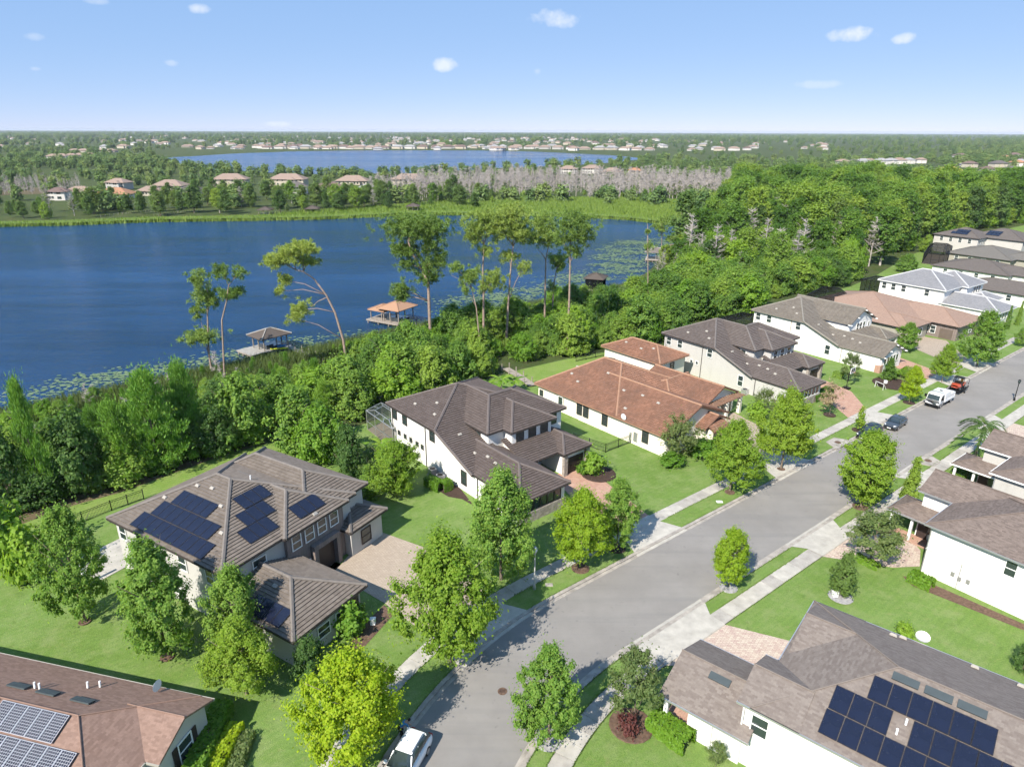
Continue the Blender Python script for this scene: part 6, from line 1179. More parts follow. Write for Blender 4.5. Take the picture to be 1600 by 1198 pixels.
# ---- docks and boathouses
def boathouse(label, p, rz, w, l, hz, post, roofm, capm, deckm, walk=None, deck=None, screens=False, second=None, kay=False, z=-1.2):
    root = empty('boathouse', (p[0], p[1], WATER_Z), rz); tag(root, label, 'boathouse'); dz = .9
    dk = deck or (-w/2-.3, w/2+.3, -l/2-.3, l/2+.3)
    n = int((dk[1]-dk[0])/.42)
    for k in range(n): MB().box(dk[0]+.42*k, dk[0]+.42*k+.40, dk[2], dk[3], dz-.08, dz).build('deck_board', M[deckm], root)
    MB().box(dk[0], dk[0]+.42*n, dk[2]-.05, dk[2]-.005, dz-.3, dz-.02).box(dk[0], dk[0]+.42*n, dk[3]+.005, dk[3]+.05, dz-.3, dz-.02).build('deck_edge', M['wood'], root)
    for x in np.linspace(dk[0]+.3, dk[1]-.3, 4):
        for y in (dk[2]+.2, dk[3]-.2): MB().tube([(x, y, -1.5), (x, y, dz-.1)], .13, 6).build('pile', M['wood'], root)
    for x in (-w/2+.3, 0, w/2-.3):
        for y in (-l/2+.3, l/2-.3): MB().box(x-.09, x+.09, y-.09, y+.09, dz, hz).build('post', M[post], root)
    def hiproof(x0, x1, y0, y1, z0, sl):
        hw = min(x1-x0, y1-y0)/2; zr = z0+hw*sl; cx, cy = (x0+x1)/2, (y0+y1)/2
        A_, B_ = ((x0+hw, cy), (x1-hw, cy)) if x1-x0 > y1-y0 else ((cx, y0+hw), (cx, y1-hw))
        A_, B_ = Vector((*A_, zr)), Vector((*B_, zr)); c4 = [Vector(q) for q in ((x0, y0, z0), (x1, y0, z0), (x1, y1, z0), (x0, y1, z0))]
        mb = MB(); V = c4+[A_, B_]+[q-Vector((0, 0, .14)) for q in c4]
        F = [(0,1,5,4),(1,2,5),(2,3,4,5),(3,0,4)] if x1-x0 > y1-y0 else [(0,1,4),(1,2,5,4),(2,3,5),(3,0,4,5)]
        mb.add(V, F+[(0,6,7,1),(1,7,8,2),(2,8,9,3),(3,9,6,0),(9,8,7,6)]); ro = mb.build('roof', M[roofm], root)
        for q in c4:
            t_ = A_ if (q-A_).length < (q-B_).length else B_; MB().tube([q+Vector((0,0,.04)), t_+Vector((0,0,.04))], .11, 5).build('ridge_cap', M[capm], ro)
        if (A_-B_).length > .1: MB().tube([A_+Vector((0,0,.04)), B_+Vector((0,0,.04))], .11, 5).build('ridge_cap', M[capm], ro)
    hiproof(-w/2-.5, w/2+.5, -l/2-.5, l/2+.5, hz, .42)
    if second:
        x0, x1, y0, y1, z0 = second; hiproof(x0, x1, y0, y1, z0, .42)
        for x in (x0+.5, x1-.5):
            for y in (y0+.5, y1-.5): MB().box(x-.08, x+.08, y-.08, y+.08, dz, z0).build('post', M[post], root)
    if screens:
        for x0, x1, y0, y1 in ((-w/2, w/2, -l/2, -l/2), (-w/2, -w/2, -l/2, l/2), (w/2, w/2, -l/2, l/2), (-w/2, w/2, l/2, l/2)):
            MB().box(x0-.02, x1+.02, y0-.02, y1+.02, dz+.02, hz-.05).build('screen', M['screen'], root)
    if not screens: MB().box(-w/2+.9, w/2-.9, -l/2+1.1, l/2-1.0, dz-.5, dz+.45).prism([(-w/2+1.0, -l/2+1.2), (w/2-1.0, -l/2+1.2), (w/2-1.2, 0), (-w/2+1.2, 0)], dz+.45, dz+.8).build('lifted_boat', M['greypaint'], root)
    return root
def boardwalk(label, pts, wdt, m='greywood', rail=True, z=-.25):
    root = empty('boardwalk', (pts[0][0], pts[0][1], 0)); tag(root, label, 'boardwalk'); o = Vector((pts[0][0], pts[0][1], 0))
    for a_, b_ in zip(pts[:-1], pts[1:]):
        A_, B_ = Vector((*a_, z))-o, Vector((*b_, z))-o; Ln = (B_-A_).length; d_ = (B_-A_)/Ln; n = max(1, int(Ln/1.2))
        for k in range(n): MB().bar(A_+d_*(Ln*k/n+.02), A_+d_*(Ln*(k+1)/n-.02), wdt, .1).build('deck_section', M[m], root)
        s_ = Vector((d_.y, -d_.x, 0))*(wdt/2+.05)
        for k in range(0, n+1, 2):
            q = A_+d_*(Ln*k/n)
            for sg in (-1, 1): MB().tube([q+s_*sg+Vector((0, 0, -1.6)), q+s_*sg+Vector((0, 0, .9 if rail else .1))], .09, 6).build('post', M['wood'], root)
    return root

RT = rooftile('boathouse_shingle', (.085, .068, .058), (.115, .094, .08), (.10, .085, .075), .3, .2)
M['boatroof'] = RT; M['boatroof2'] = rooftile('orange_boathouse_shingle', (.34, .19, .115), (.42, .25, .16), (.36, .23, .16), .3, .2)
boathouse('brown-roofed boathouse on a pale deck with yellow kayak', (-47.97, 126.87), R(-40), 4.6, 5.6, 3.5, 'wood', 'boatroof', 'concrete', 'greywood', deck=(-3.0, 2.6, -5.6, 3.2))
boathouse('boathouse with twin stepped orange roofs beside the umbrella pine', (-26.04, 147.53), R(-30), 5.4, 5.8, 3.9, 'wood', 'boatroof2', 'capD', 'wood', deck=(-6.4, 3.2, -3.4, 3.4), second=(-6.2, -1.4, -3.0, 2.2, 3.1))
boathouse('small square screened boathouse with tan roof near right shore', (22.76, 180.85), R(-20), 4.6, 4.6, 3.9, 'darktrim', 'boatroof', 'boatroof', 'wood', screens=True, deck=(-4.0, 2.6, -2.6, 2.6))
boathouse('red-railed boathouse partly hidden by trees at the lake corner', (65.29, 253.37), R(-10), 5.5, 5.5, 3.6, 'woodred', 'boatroof', 'boatroof', 'woodred', deck=(-6.0, 3.0, -3.0, 3.0))
boathouse('pale grey boathouse behind the snag pine', (48.63, 226.65), R(-15), 6.5, 5.0, 3.3, 'greywood', 'capE', 'concrete2', 'greywood')
boardwalk('pale boardwalk from the thicket to the kayak boathouse', [(-45.24, 127.44), (-36.0, 118.78), (-33.34, 115.88)], 1.3, z=-.22)
boardwalk('grey boardwalk through the trees behind the white house', [(-26.63, 106.9), (-22.31, 100.97), (-18.55, 95.33)], 1.3, z=.35)
boardwalk('short weathered boardwalk from the terracotta house yard into the thicket', [(-1.15, 112.78), (1.32, 108.48), (3.41, 104.16)], 1.4, 'wood', z=.3)
boardwalk('weathered gangway from the trees to the orange boathouse', [(-21.69, 140.73), (-17.73, 134.47), (-15.17, 125.72)], 1.4, 'wood', z=-.2)
for p_, rz_, lb, cov in [((-176.01, 338.08), 0, 'long weathered dock on the opposite shore at far left centre', 0), ((-201.11, 332.22), 0.3, 'short brown dock on the opposite shore at far left', 0), ((-125.17, 347.63), 0.0, 'left boathouse of the pair on the opposite shore', 1), ((-103.17, 353.85), 0.1, 'right boathouse of the pair on the opposite shore', 1), ((-53.1, 367.07), 0.0, 'small boathouse on the marshy opposite shore', 1)]:
    if cov: boathouse(lb, p_, rz_, 6.0, 6.0, 3.4, 'wood', 'boatroof', 'boatroof', 'greywood')
    else: boardwalk(lb, [(p_[0], p_[1]), (p_[0]+5, p_[1]+14), (p_[0]+14, p_[1]+24)], 2.6, 'wood')

def kayak(p, rz, m, label):
    root = empty('kayak', p, rz); tag(root, label, 'kayak'); secs = [(-1.75, .03), (-1.2, .26), (-.4, .36), (.4, .36), (1.2, .26), (1.75, .03)]; V = []; F = []
    for x, w in secs: V += [(x, -w, .22), (x, -w*.6, .02), (x, w*.6, .02), (x, w, .22), (x, 0, .30)]
    for i in range(len(secs)-1):
        for k in range(5): F.append((i*5+k, i*5+(k+1) % 5, (i+1)*5+(k+1) % 5, (i+1)*5+k))
    MB().add(V, F+[(4, 3, 2, 1, 0), tuple(25+k for k in range(5))]).build('hull', M[m], root, True); MB().disc((0, 0), .5, .335, 12, .22).build('cockpit', M['black'], root)

kayak((-45.59, 125.03, -0.28), R(12), 'yellow', 'yellow kayak lying on the edge of the boathouse deck'); kayak((-46.63, 126.68, -0.28), R(14), 'blue', 'blue kayak lying beside the yellow kayak')
# ---- vehicles
def wheel(root, x, y, r, w):
    o = MB().lathe([(r*.72, -w/2), (r, -w/2+.03), (r, w/2-.03), (r*.72, w/2)], 18, (0, 0, 0), 'y').build('wheel', M['rubber'], root, loc=(x, y, r)); MB().lathe([(.03, -w/2-.015), (r*.66, -w/2-.01), (r*.66, w/2+.01), (.03, w/2+.015)], 14, (0, 0, 0), 'y').build('rim', M['chrome'], o)
def loft(secs, w_at):
    """body from side-profile sections: (x, z_low, z_high, half width low, half width high)"""
    V, F = [], []
    for x, z0, z1, w0, w1 in secs:
        zm = z0+(z1-z0)*.62; V += [(x, -w0*.94, z0), (x, -w0, z0+(z1-z0)*.3), (x, -w0*.99, zm), (x, -w1, z1-.01), (x, -w1*.55, z1+.02), (x, w1*.55, z1+.02), (x, w1, z1-.01), (x, w0*.99, zm), (x, w0, z0+(z1-z0)*.3), (x, w0*.94, z0)]
    k = 10
    for i in range(len(secs)-1):
        for j in range(k): F.append((i*k+j, i*k+(j+1) % k, (i+1)*k+(j+1) % k, (i+1)*k+j))
    F += [tuple(range(k)), tuple(reversed(range((len(secs)-1)*k, len(secs)*k)))]
    return MB().add(V, F)
def car(label, p, rz, pm, suv=True, roofrail=False):
    root = empty('parked_car', (p[0], p[1], .035), rz); tag(root, label, 'car', 'cars parked along the kerb')
    w = .93; L2 = 2.35; bh = 1.02 if suv else .92; top = 1.70 if suv else 1.45
    body = loft([(L2, .42, .62, w*.72, w*.68), (L2-.12, .28, .78, w*.88, w*.8), (L2-.45, .25, .90, w*.97, w*.86), (1.2, .24, bh-.02, w, w*.9), (.6, .24, bh, w, w*.93), (-1.2, .24, bh+.03, w, w*.93), (-2.0, .26, bh+.02, w*.98, w*.9), (-L2+.1, .34, bh-.06, w*.93, w*.84), (-L2, .45, bh-.2, w*.8, w*.75)], w).build('body', M[pm], root, True)
    rear = -2.15 if suv else -1.75
    cab = loft([(1.05, bh-.02, bh+.02, w*.9, w*.84), (.35, bh, top-.08, w*.9, w*.70), (0, bh, top, w*.9, w*.71), (-1.1, bh, top, w*.9, w*.71), (rear+.45, bh, top-.07, w*.9, w*.69), (rear, bh-.02, bh+.08, w*.88, w*.8)], w).build('cabin', M['glass'], root, True)
    MB().add([(.22, -w*.66, top-.02), (.22, w*.66, top-.02), (rear+.5, w*.66, top-.03), (rear+.5, -w*.66, top-.03), (.0, -w*.6, top+.05), (.0, w*.6, top+.05), (rear+.8, w*.6, top+.045), (rear+.8, -w*.6, top+.045)], [(4,5,6,7),(0,1,5,4),(1,2,6,5),(2,3,7,6),(3,0,4,7)]).build('roof_panel', M[pm], root, True)
    for sg in (-1, 1):
        pl = MB()
        for (xa, xb) in ((.85, .30), (-.42, -.50), (-1.45, -1.6)): pl.bar((xa, sg*w*.9, bh), (xb, sg*w*.715, top-.04), .09, .05)
        pl.build('pillar', M[pm], root)
        MB().box(.72, .92, min(sg*w, sg*(w+.2)), max(sg*w, sg*(w+.2)), bh-.02, bh+.13).build('mirror', M[pm], root)
        MB().prism([(L2-.42, sg*w*.62), (L2-.08, sg*w*.55), (L2-.16, sg*w*.80), (L2-.5, sg*w*.90)], .68, .86).build('headlight', M['lens'], root)
        MB().box(-L2-.01, -L2+.22, min(sg*w*.55, sg*w*.86), max(sg*w*.55, sg*w*.86), bh-.28, bh-.08).build('tail_light', M['redlens'], root)
        for x in (1.42, -1.42): wheel(root, x, sg*(w-.1), .34, .24)
        if roofrail: MB().bar((.1, sg*w*.62, top+.08), (rear+.7, sg*w*.62, top+.07), .04).build('roof_rail', M['chrome'], root)
    MB().box(L2-.03, L2+.02, -.42, .42, .45, .64).build('grille', M['black'], root); MB().box(L2+.0, L2+.04, -.26, .26, .38, .5).build('number_plate', M['plastic'], root)
    MB().box(-L2-.02, -L2+.02, -.26, .26, .6, .72).build('number_plate', M['plastic'], root); return root
car('white car parked under the lime-green tree, bottom edge', (-6.99, 32.83), SA+math.pi+0.553, 'whitepaint', True, True)
car('black car parked behind the round right-hand tree, nearer of two', (50.08, 85.27), SA+math.pi, 'blackpaint', True)
car('dark grey car parked out from the kerb, farther of two', (55.65, 88.8), SA+math.pi+.06, 'greypaint', False)
def truck(p, rz):
    root = empty('work_truck', (p[0], p[1], .035), rz); tag(root, 'white flat-nosed work truck with long white body parked on the left', 'truck')
    loft([(2.75, .45, 1.3, .98, .95), (2.70, .4, 1.35, 1.0, .98), (2.45, .4, 2.25, 1.0, .92), (1.9, .4, 2.32, 1.0, .92), (1.0, .4, 2.30, 1.0, .92), (.95, .5, 2.25, .98, .9)], 1).build('cab', M['whitepaint'], root, True)
    MB().add([(2.735, -.86, 1.36), (2.735, .86, 1.36), (2.51, .82, 2.12), (2.51, -.82, 2.12)], [(0,1,2,3)]).build('windscreen', M['glass'], root)
    for sg in (-1, 1):
        MB().add([(2.25, sg*1.005, 1.35), (1.2, sg*1.005, 1.35), (1.2, sg*.955, 2.1), (2.1, sg*.955, 2.1)], [(0,1,2,3)]).build('side_window', M['glass'], root)
        MB().box(2.35, 2.5, min(sg*1.05, sg*1.35), max(sg*1.05, sg*1.35), 1.5, 1.95).build('mirror', M['black'], root)
        MB().box(2.72, 2.78, min(sg*.6, sg*.92), max(sg*.6, sg*.92), .7, .9).build('headlight', M['lens'], root)
        for x in (1.9, -1.9): wheel(root, x, sg*.86, .40, .26)
        MB().box(-3.0, .8, min(sg*1.03, sg*1.06), max(sg*1.03, sg*1.06), .75, 1.15).build('side_locker', M['plastic'], root)
    MB().box(2.74, 2.82, -.98, .98, .38, .66).build('bumper', M['black'], root)
    loft([(.85, .7, 2.1, 1.02, .95), (.8, .7, 2.2, 1.03, .96), (-1.2, .7, 2.2, 1.03, .96), (-1.25, .7, 1.7, 1.03, 1.0), (-3.1, .7, 1.65, 1.03, 1.0)], 1).build('body', M['whitepaint'], root)
    MB().box(-3.2, 2.6, -.45, .45, .42, .68).build('chassis', M['black'], root); MB().box(-.1, .25, -.2, .2, 2.21, 2.3).build('roof_hatch', M['greypaint'], root)
truck((67.11, 97.43), SA+math.pi)
def trailer(p, rz):
    root = empty('trailer', (p[0], p[1], .035), rz); tag(root, 'black flatbed trailer behind the white work truck', 'trailer')
    MB().box(-2.0, 1.8, -.95, .95, .52, .60).build('bed', M['black'], root); MB().bar((1.8, 0, .5), (3.0, 0, .5), .12).build('drawbar', M['black'], root)
    for sg in (-1, 1): MB().bar((-2, sg*.95, .85), (1.8, sg*.95, .85), .05).bar((-2, sg*.95, .6), (-2, sg*.95, .85), .05).bar((1.8, sg*.95, .6), (1.8, sg*.95, .85), .05).build('side_rail', M['black'], root)
    MB().bar((-2.05, -.8, .6), (-2.35, -.8, 1.9), .05).bar((-2.05, .8, .6), (-2.35, .8, 1.9), .05).bar((-2.35, -.8, 1.9), (-2.35, .8, 1.9), .05).bar((-2.2, -.8, 1.25), (-2.2, .8, 1.25), .05).build('ramp_gate', M['black'], root)
    for sg in (-1, 1): wheel(root, -.4, sg*1.08, .32, .2)
    u = empty('utility_vehicle', (p[0], p[1], .64), rz); tag(u, 'orange utility vehicle with black canopy loaded on the trailer', 'utility vehicle')
    loft([(1.35, .4, .75, .5, .45), (1.1, .35, .95, .66, .58), (.55, .35, 1.02, .68, .62), (.45, .35, .7, .68, .66)], 1).build('bonnet', M['orangepaint'], u, True)
    MB().box(-1.35, -.35, -.68, .68, .55, .95).build('cargo_box', M['orangepaint'], u); MB().box(-.35, .5, -.62, .62, .35, .6).box(-.3, 0, -.6, .6, .6, 1.15).build('seat', M['black'], u)
    fr = MB()
    for sg in (-1, 1): fr.bar((.5, sg*.64, 1.0), (.2, sg*.6, 1.85), .06).bar((-.4, sg*.64, .9), (-.4, sg*.6, 1.85), .06)
    fr.build('roll_cage', M['black'], u); MB().box(-.6, .4, -.68, .68, 1.86, 1.95).build('canopy', M['black'], u); MB().box(-.75, -.45, .1, .4, 1.0, 1.9).build('yellow_tank', mat('orange_tank', (.75, .36, .02), .5), u)
    for x in (.9, -.9):
        for sg in (-1, 1): wheel(u, x, sg*.62, .28, .22)
trailer((73.22, 102.74), SA+math.pi)
# ---- person bending behind the white car
def person(p, rz):
    root = empty('person', (p[0], p[1], .036), rz); tag(root, 'person in blue shirt and dark trousers bending over behind the white car', 'person')
    J = {'pel': (0, 0, .92), 'sp': (.16, 0, 1.12), 'ch': (.36, 0, 1.25), 'nk': (.50, 0, 1.33), 'hd': (.60, 0, 1.38), 'ht': (.72, 0, 1.40)}
    E_ = [('pel','sp'),('sp','ch'),('ch','nk'),('nk','hd'),('hd','ht')]
    for s_, y in (('l', .10), ('r', -.10)):
        J.update({'hp'+s_: (0, y, .88), 'kn'+s_: (.08, y*1.2, .48), 'an'+s_: (-.06, y*1.3, .08), 'to'+s_: (.14, y*1.5, .04), 'sh'+s_: (.40, y*1.9, 1.26), 'el'+s_: (.50, y*2.3, .99), 'wr'+s_: (.66, y*1.8, .80), 'ha'+s_: (.72, y*1.7, .74)})
        E_ += [('pel','hp'+s_),('hp'+s_,'kn'+s_),('kn'+s_,'an'+s_),('an'+s_,'to'+s_),('ch','sh'+s_),('sh'+s_,'el'+s_),('el'+s_,'wr'+s_),('wr'+s_,'ha'+s_)]
        for k in range(5):
            dy = (k-2)*.022; fl = (.07, .085, .09, .08, .06)[k]; J['f%d%s' % (k, s_)] = (.75, y*1.7+dy, .72); J['g%d%s' % (k, s_)] = (.75+fl*.55, y*1.7+dy*1.25, .72-fl*.7); E_ += [('ha'+s_, 'f%d%s' % (k, s_)), ('f%d%s' % (k, s_), 'g%d%s' % (k, s_))]
    keys = list(J); rad = {'pel': .15, 'sp': .14, 'ch': .155, 'nk': .06, 'hd': .10, 'ht': .085}
    rp = {'hp': .10, 'kn': .07, 'an': .045, 'to': .04, 'sh': .065, 'el': .045, 'wr': .03, 'ha': .035}
    def skin(name, ks, m, grow, parent):
        me = bpy.data.meshes.new(name); idx = {k: i for i, k in enumerate(ks)}; me.from_pydata([J[k] for k in ks], [(idx[a_], idx[b_]) for a_, b_ in E_ if a_ in idx and b_ in idx], []); me.materials.append(m)
        o = link(name, me, parent); md = o.modifiers.new('skin', 'SKIN'); me.skin_vertices[0].data[0].use_root = True
        for k in ks:
            r_ = rad.get(k, rp.get(k[:2], .009 if k[0] in 'fg' else .05))*grow; me.skin_vertices[0].data[idx[k]].radius = (r_, r_)
        md.use_smooth_shade = True; sb = o.modifiers.new('sub', 'SUBSURF'); sb.levels = 1; sb.render_levels = 2; return o
    bd = skin('body', keys, mat('skin_tone', (.45, .27, .19), .6, .05), 1.0, root)
    sh = skin('shirt', ['pel', 'sp', 'ch', 'shl', 'ell', 'shr', 'elr'], mat('blue_cloth', (.06, .24, .46), .9, .1), 1.22, root)
    tr = skin('trousers', ['pel', 'hpl', 'knl', 'anl', 'hpr', 'knr', 'anr'], mat('dark_cloth', (.02, .02, .025), .9, .1), 1.2, root)
    MB().lathe([(.03, .105), (.08, .08), (.112, .02), (.108, -.03)], 12, (.63, 0, 1.43)).build('hair', mat('dark_hair', (.015, .012, .01), .7, .1), root, True)
person((-7.7, 35.24), R(20))
# ---- street lamps, hoop, fences, small yard things
def lamp(p, h, label, dark=False):
    G_ = M['black'] if dark else M['metal']
    root = empty('street_lamp', (p[0], p[1], .1)); tag(root, label, 'street lamp')
    MB().lathe([(.16, 0), (.16, .25), (.09, .55), (.07, .6)], 12).build('base', G_, root); MB().tube([(0, 0, .5), (0, 0, h-.7)], [.075, .055], 10).build('pole', (M['black'] if dark else mat('grey_green_pole', (.5, .5, .46), .6, .08)), root)
    MB().lathe([(.07, h-.72), (.12, h-.66), (.12, h-.6)], 12).build('collar', G_, root); MB().lathe([(.12, h-.6), (.21, h-.4), (.19, h-.16)], 12).build('globe', M['glass' if dark else 'lens'], root, True); MB().lathe([(.22, h-.16), (.14, h-.04), (.03, h+.02)], 12).build('cap', G_, root)
lamp((2.16, 51.52), 4.6, 'pale street lamp on the verge between the leafy left-hand trees'); lamp((79.84, 98.63), 3.6, 'thin dark street lamp on the far right-hand verge', True)
def hoop(p, rz):
    root = empty('basketball_hoop', (p[0], p[1], .03), rz); tag(root, 'portable basketball hoop on lawn beside red paver drive', 'basketball hoop')
    MB().prism([(-.5, -.4), (.6, -.4), (.6, .4), (-.5, .4)], 0, .25).build('base', M['black'], root); MB().tube([(0, 0, .2), (0, 0, 2.5), (.5, 0, 3.3)], .06, 8).build('pole', M['black'], root)
    MB().box(.52, .56, -.75, .75, 2.9, 3.75).build('backboard', M['glass'], root); MB().box(.50, .58, -.78, .78, 3.72, 3.8).box(.50, .58, -.78, .78, 2.86, 2.94).box(.50, .58, -.80, -.72, 2.9, 3.76).box(.50, .58, .72, .80, 2.9, 3.76).box(.565, .59, -.25, .25, 3.1, 3.14).box(.565, .59, -.25, .25, 3.45, 3.49).build('board_frame', M['plastic'], root)
    MB().tube([(.8+.23*math.cos(k*math.pi/6), .23*math.sin(k*math.pi/6), 3.05) for k in range(13)], .015, 5).build('rim', M['orangepaint'], root)
hoop((55.67, 104.01), R(-50))
def fence(label, pts, h=1.25):
    root = empty('metal_fence', (pts[0][0], pts[0][1], .02)); tag(root, label, 'fence'); o = Vector((pts[0][0], pts[0][1], 0)); pk = MB()
    for a_, b_ in zip(pts[:-1], pts[1:]):
        A_, B_ = Vector((*a_, 0))-o, Vector((*b_, 0))-o; Ln = (B_-A_).length; n = max(1, round(Ln/2.2))
        for k in range(n+1):
            q = A_.lerp(B_, k/n); MB().box(q.x-.04, q.x+.04, q.y-.04, q.y+.04, 0, h+.1).build('post', M['black'], root)
        for z in (.15, h-.2, h): MB().bar(A_+Vector((0, 0, z)), B_+Vector((0, 0, z)), .035).build('rail', M['black'], root)
        for k in range(int(Ln/.14)): q = A_.lerp(B_, k*.14/Ln); pk.bar(q+Vector((0, 0, .05)), q+Vector((0, 0, h)), .018)
    pk.build('pickets', M['black'], root)['kind'] = 'stuff'
fence('black metal fence along the rear lawn of the solar-roofed house', [(-49.63, 59.89), (-46.56, 62.61), (-44.76, 64.98), (-42.47, 67.5)])
fence('black metal fence between the white and terracotta-roofed houses', [(8.48, 83.25), (12.46, 79.96), (16.27, 82.92)])
fence('black metal fence behind the terracotta-roofed house tower', [(11.84, 117.35), (17.62, 120.81)])
def hedge(pts, w, h, label, leaf='hedge', m='hedge'):
    root = empty('hedge', (pts[0][0], pts[0][1], 0)); tag(root, label, 'hedge'); o = np.array(pts[0]); Cs, Ds = [], []; st_ = MB()
    for a_, b_ in zip(pts[:-1], pts[1:]):
        a2, b2 = np.array(a_)-o, np.array(b_)-o; Ln = np.hypot(*(b2-a2)); n = int(Ln*w*h*420)+200; d = (b2-a2)/Ln; s_ = np.array([d[1], -d[0]])
        f = rng.uniform(0, 1, n); side = rng.integers(0, 3, n); u = rng.uniform(-1, 1, n); z = rng.uniform(.05, 1, n)*h
        off = np.where(side == 0, u*w/2, np.where(side == 1, w/2, -w/2)) + rng.normal(0, .05, n); z = np.where(side == 0, h, z)+rng.normal(0, .05, n)
        Cs.append(np.column_stack([a2+np.outer(f*Ln, d)+np.outer(off, s_), np.maximum(z, .03)])); Dn = np.column_stack([np.outer(np.where(side == 0, 0, np.sign(off)), s_), np.where(side == 0, 1.0, .35)]); Ds.append(Dn)
        for k in range(max(2, int(Ln/.8))): q = a2+d*Ln*(k+.5)/max(2, int(Ln/.8)); st_.tube([(q[0], q[1], 0), (q[0], q[1], h*.8)], .04, 5)
    link('foliage', leaf_mesh('foliage', np.concatenate(Cs), np.concatenate(Ds), .15, 1.5, L[leaf], .5), root); st_.build('stems', M['bark'], root)
hedge([(-10.15, 71.19), (-8.28, 69.52), (-7.3, 70.44)], 1.1, 1.2, 'clipped bright hedge against the white house side wall', 'hedge')
hedge([(10.17, 36.52), (11.18, 35.43), (12.26, 34.29)], 1.5, 1.2, 'bright green clipped hedge along the bottom porch', 'hedge')
hedge([(38.02, 53.26), (39.22, 51.65)], 1.1, 1.0, 'short clipped hedge at the base of the tall blank wall', 'hedge')
hedge([(47.41, 98.03), (51.98, 101.94)], 1.3, 1.1, 'clipped hedge under the grey house wing windows', 'hedge')
hedge([(-20.97, 37.39), (-20.89, 34.76), (-20.66, 30.91)], 1.3, 1.2, 'green hedge along the red-brown roofed house wall', 'thick2')
hedge([(-19.42, 35.83), (-19.56, 33.15), (-19.59, 30.91)], 1.0, 0.8, 'yellow-green low hedge in the corner flower bed', 'lime')
hedge([(-18.45, 35.3), (-18.3, 32.91), (-18.03, 30.92)], 0.9, 0.6, 'outermost olive low hedge in the corner flower bed', 'olive')
hedge([(67.08, 108.75), (71.41, 112.75)], 1.8, 0.8, 'bright low hedge behind the clipped cone shrub', 'hedge')
hedge([(56.18, 109.91), (57.16, 108.64)], 1.0, 1.0, 'dark low hedge along the gabled white house wall', 'thick')
hedge([(34.42, 56.62), (35.84, 54.74)], 0.9, 0.5, 'pale green border planting under the airy grey-green tree', 'hedge')
hedge([(53.21, 71.21), (58.45, 76.53)], 1.5, 1.2, 'dark green hedge row at the palm in front of the pale grey house', 'thick')
hedge([(113.6, 166.31), (112.61, 159.72)], 1.0, 1.0, 'small hedge beside the orange-brown house garage', 'thick')
def palm(p, h, label, r=2.3, tr=.14, crownz=None, lf='palm'):
    root = empty('palm_tree', (p[0], p[1], 0)); tag(root, label, 'tree'); MB().tube([(0, 0, -.1), (.05, 0, h*.5), (.1, 0, h)], [tr*1.3, tr, tr*.8], 9).build('trunk', M['wood'], root, True)
    for k in range(24):
        a_ = k*2.4; el = 1.0-.11*(k % 11); mb = MB(); V = []; F = []; d = Vector((math.cos(a_), math.sin(a_), 0)); s_ = Vector((-d.y, d.x, 0)); n = 9; prev = None
        for i in range(n+1):
            t_ = i/n; c_ = Vector((.1, 0, h))+d*(r*t_*math.cos(el*.6))+Vector((0, 0, r*(el*t_-1.05*t_*t_)))
            if prev is not None and i > 1:
                for sg in (-1, 1):
                    w = r*.20*math.sin(math.pi*min(1, t_*.9+.08)); tip = c_+s_*sg*w+d*(.12*r)-Vector((0, 0, w*.45)); b_ = len(mb.v); mb.add([prev, c_, tip], [(0, 1, 2)]); mb.add([c_, c_+d*.05*r, tip+d*.1*r], [(0, 1, 2)])
            prev = c_
        mb.build('frond', L[lf], root)
palm((61.32, 79.44), 4.4, 'feathery palm beside the right-hand sidewalk', 3.0)
palm((-18.05, 74.7), 3.0, 'small palm among large-leaved plants by the white house', 2.2)
def banana(p, h, label, n=9):
    root = empty('banana_plant', (p[0], p[1], 0)); tag(root, label, 'plant'); MB().tube([(0, 0, 0), (0, 0, h*.6)], [.16, .10], 8).build('stem', M['wood'], root)
    for k in range(n):
        a_ = k*2.4+.3; d = Vector((math.cos(a_), math.sin(a_), 0)); s_ = Vector((-d.y, d.x, 0)); mb = MB(); m_ = 7; Ln = h*.75; up = .9-.07*k
        for i in range(m_+1):
            t_ = i/m_; c_ = Vector((0, 0, h*.55))+d*Ln*t_*.8+Vector((0, 0, Ln*(up*t_-.75*t_*t_))); w = .36*math.sin(math.pi*min(1, .1+.9*t_)); mb.v += [tuple(c_-s_*w-Vector((0, 0, w*.3))), tuple(c_), tuple(c_+s_*w-Vector((0, 0, w*.3)))]
        for i in range(m_): b_ = i*3; mb.f += [(b_, b_+1, b_+4, b_+3), (b_+1, b_+2, b_+5, b_+4)]
        mb.build('leaf', L['banana'], root)
banana((-1.76, 101.1), 4.2, 'tall banana plant with yellowing leaves behind the dark brown roof')
banana((-3.61, 100.23), 3.6, 'left banana plant behind the dark brown roof')
banana((0.32, 101.97), 3.4, 'right banana plant behind the dark brown roof')
banana((-19.74, 76.94), 3.6, 'broad-leaved banana plant beside the dark columnar garden tree')
banana((-16.94, 78.78), 3.2, 'banana plant nearest the screened pool')
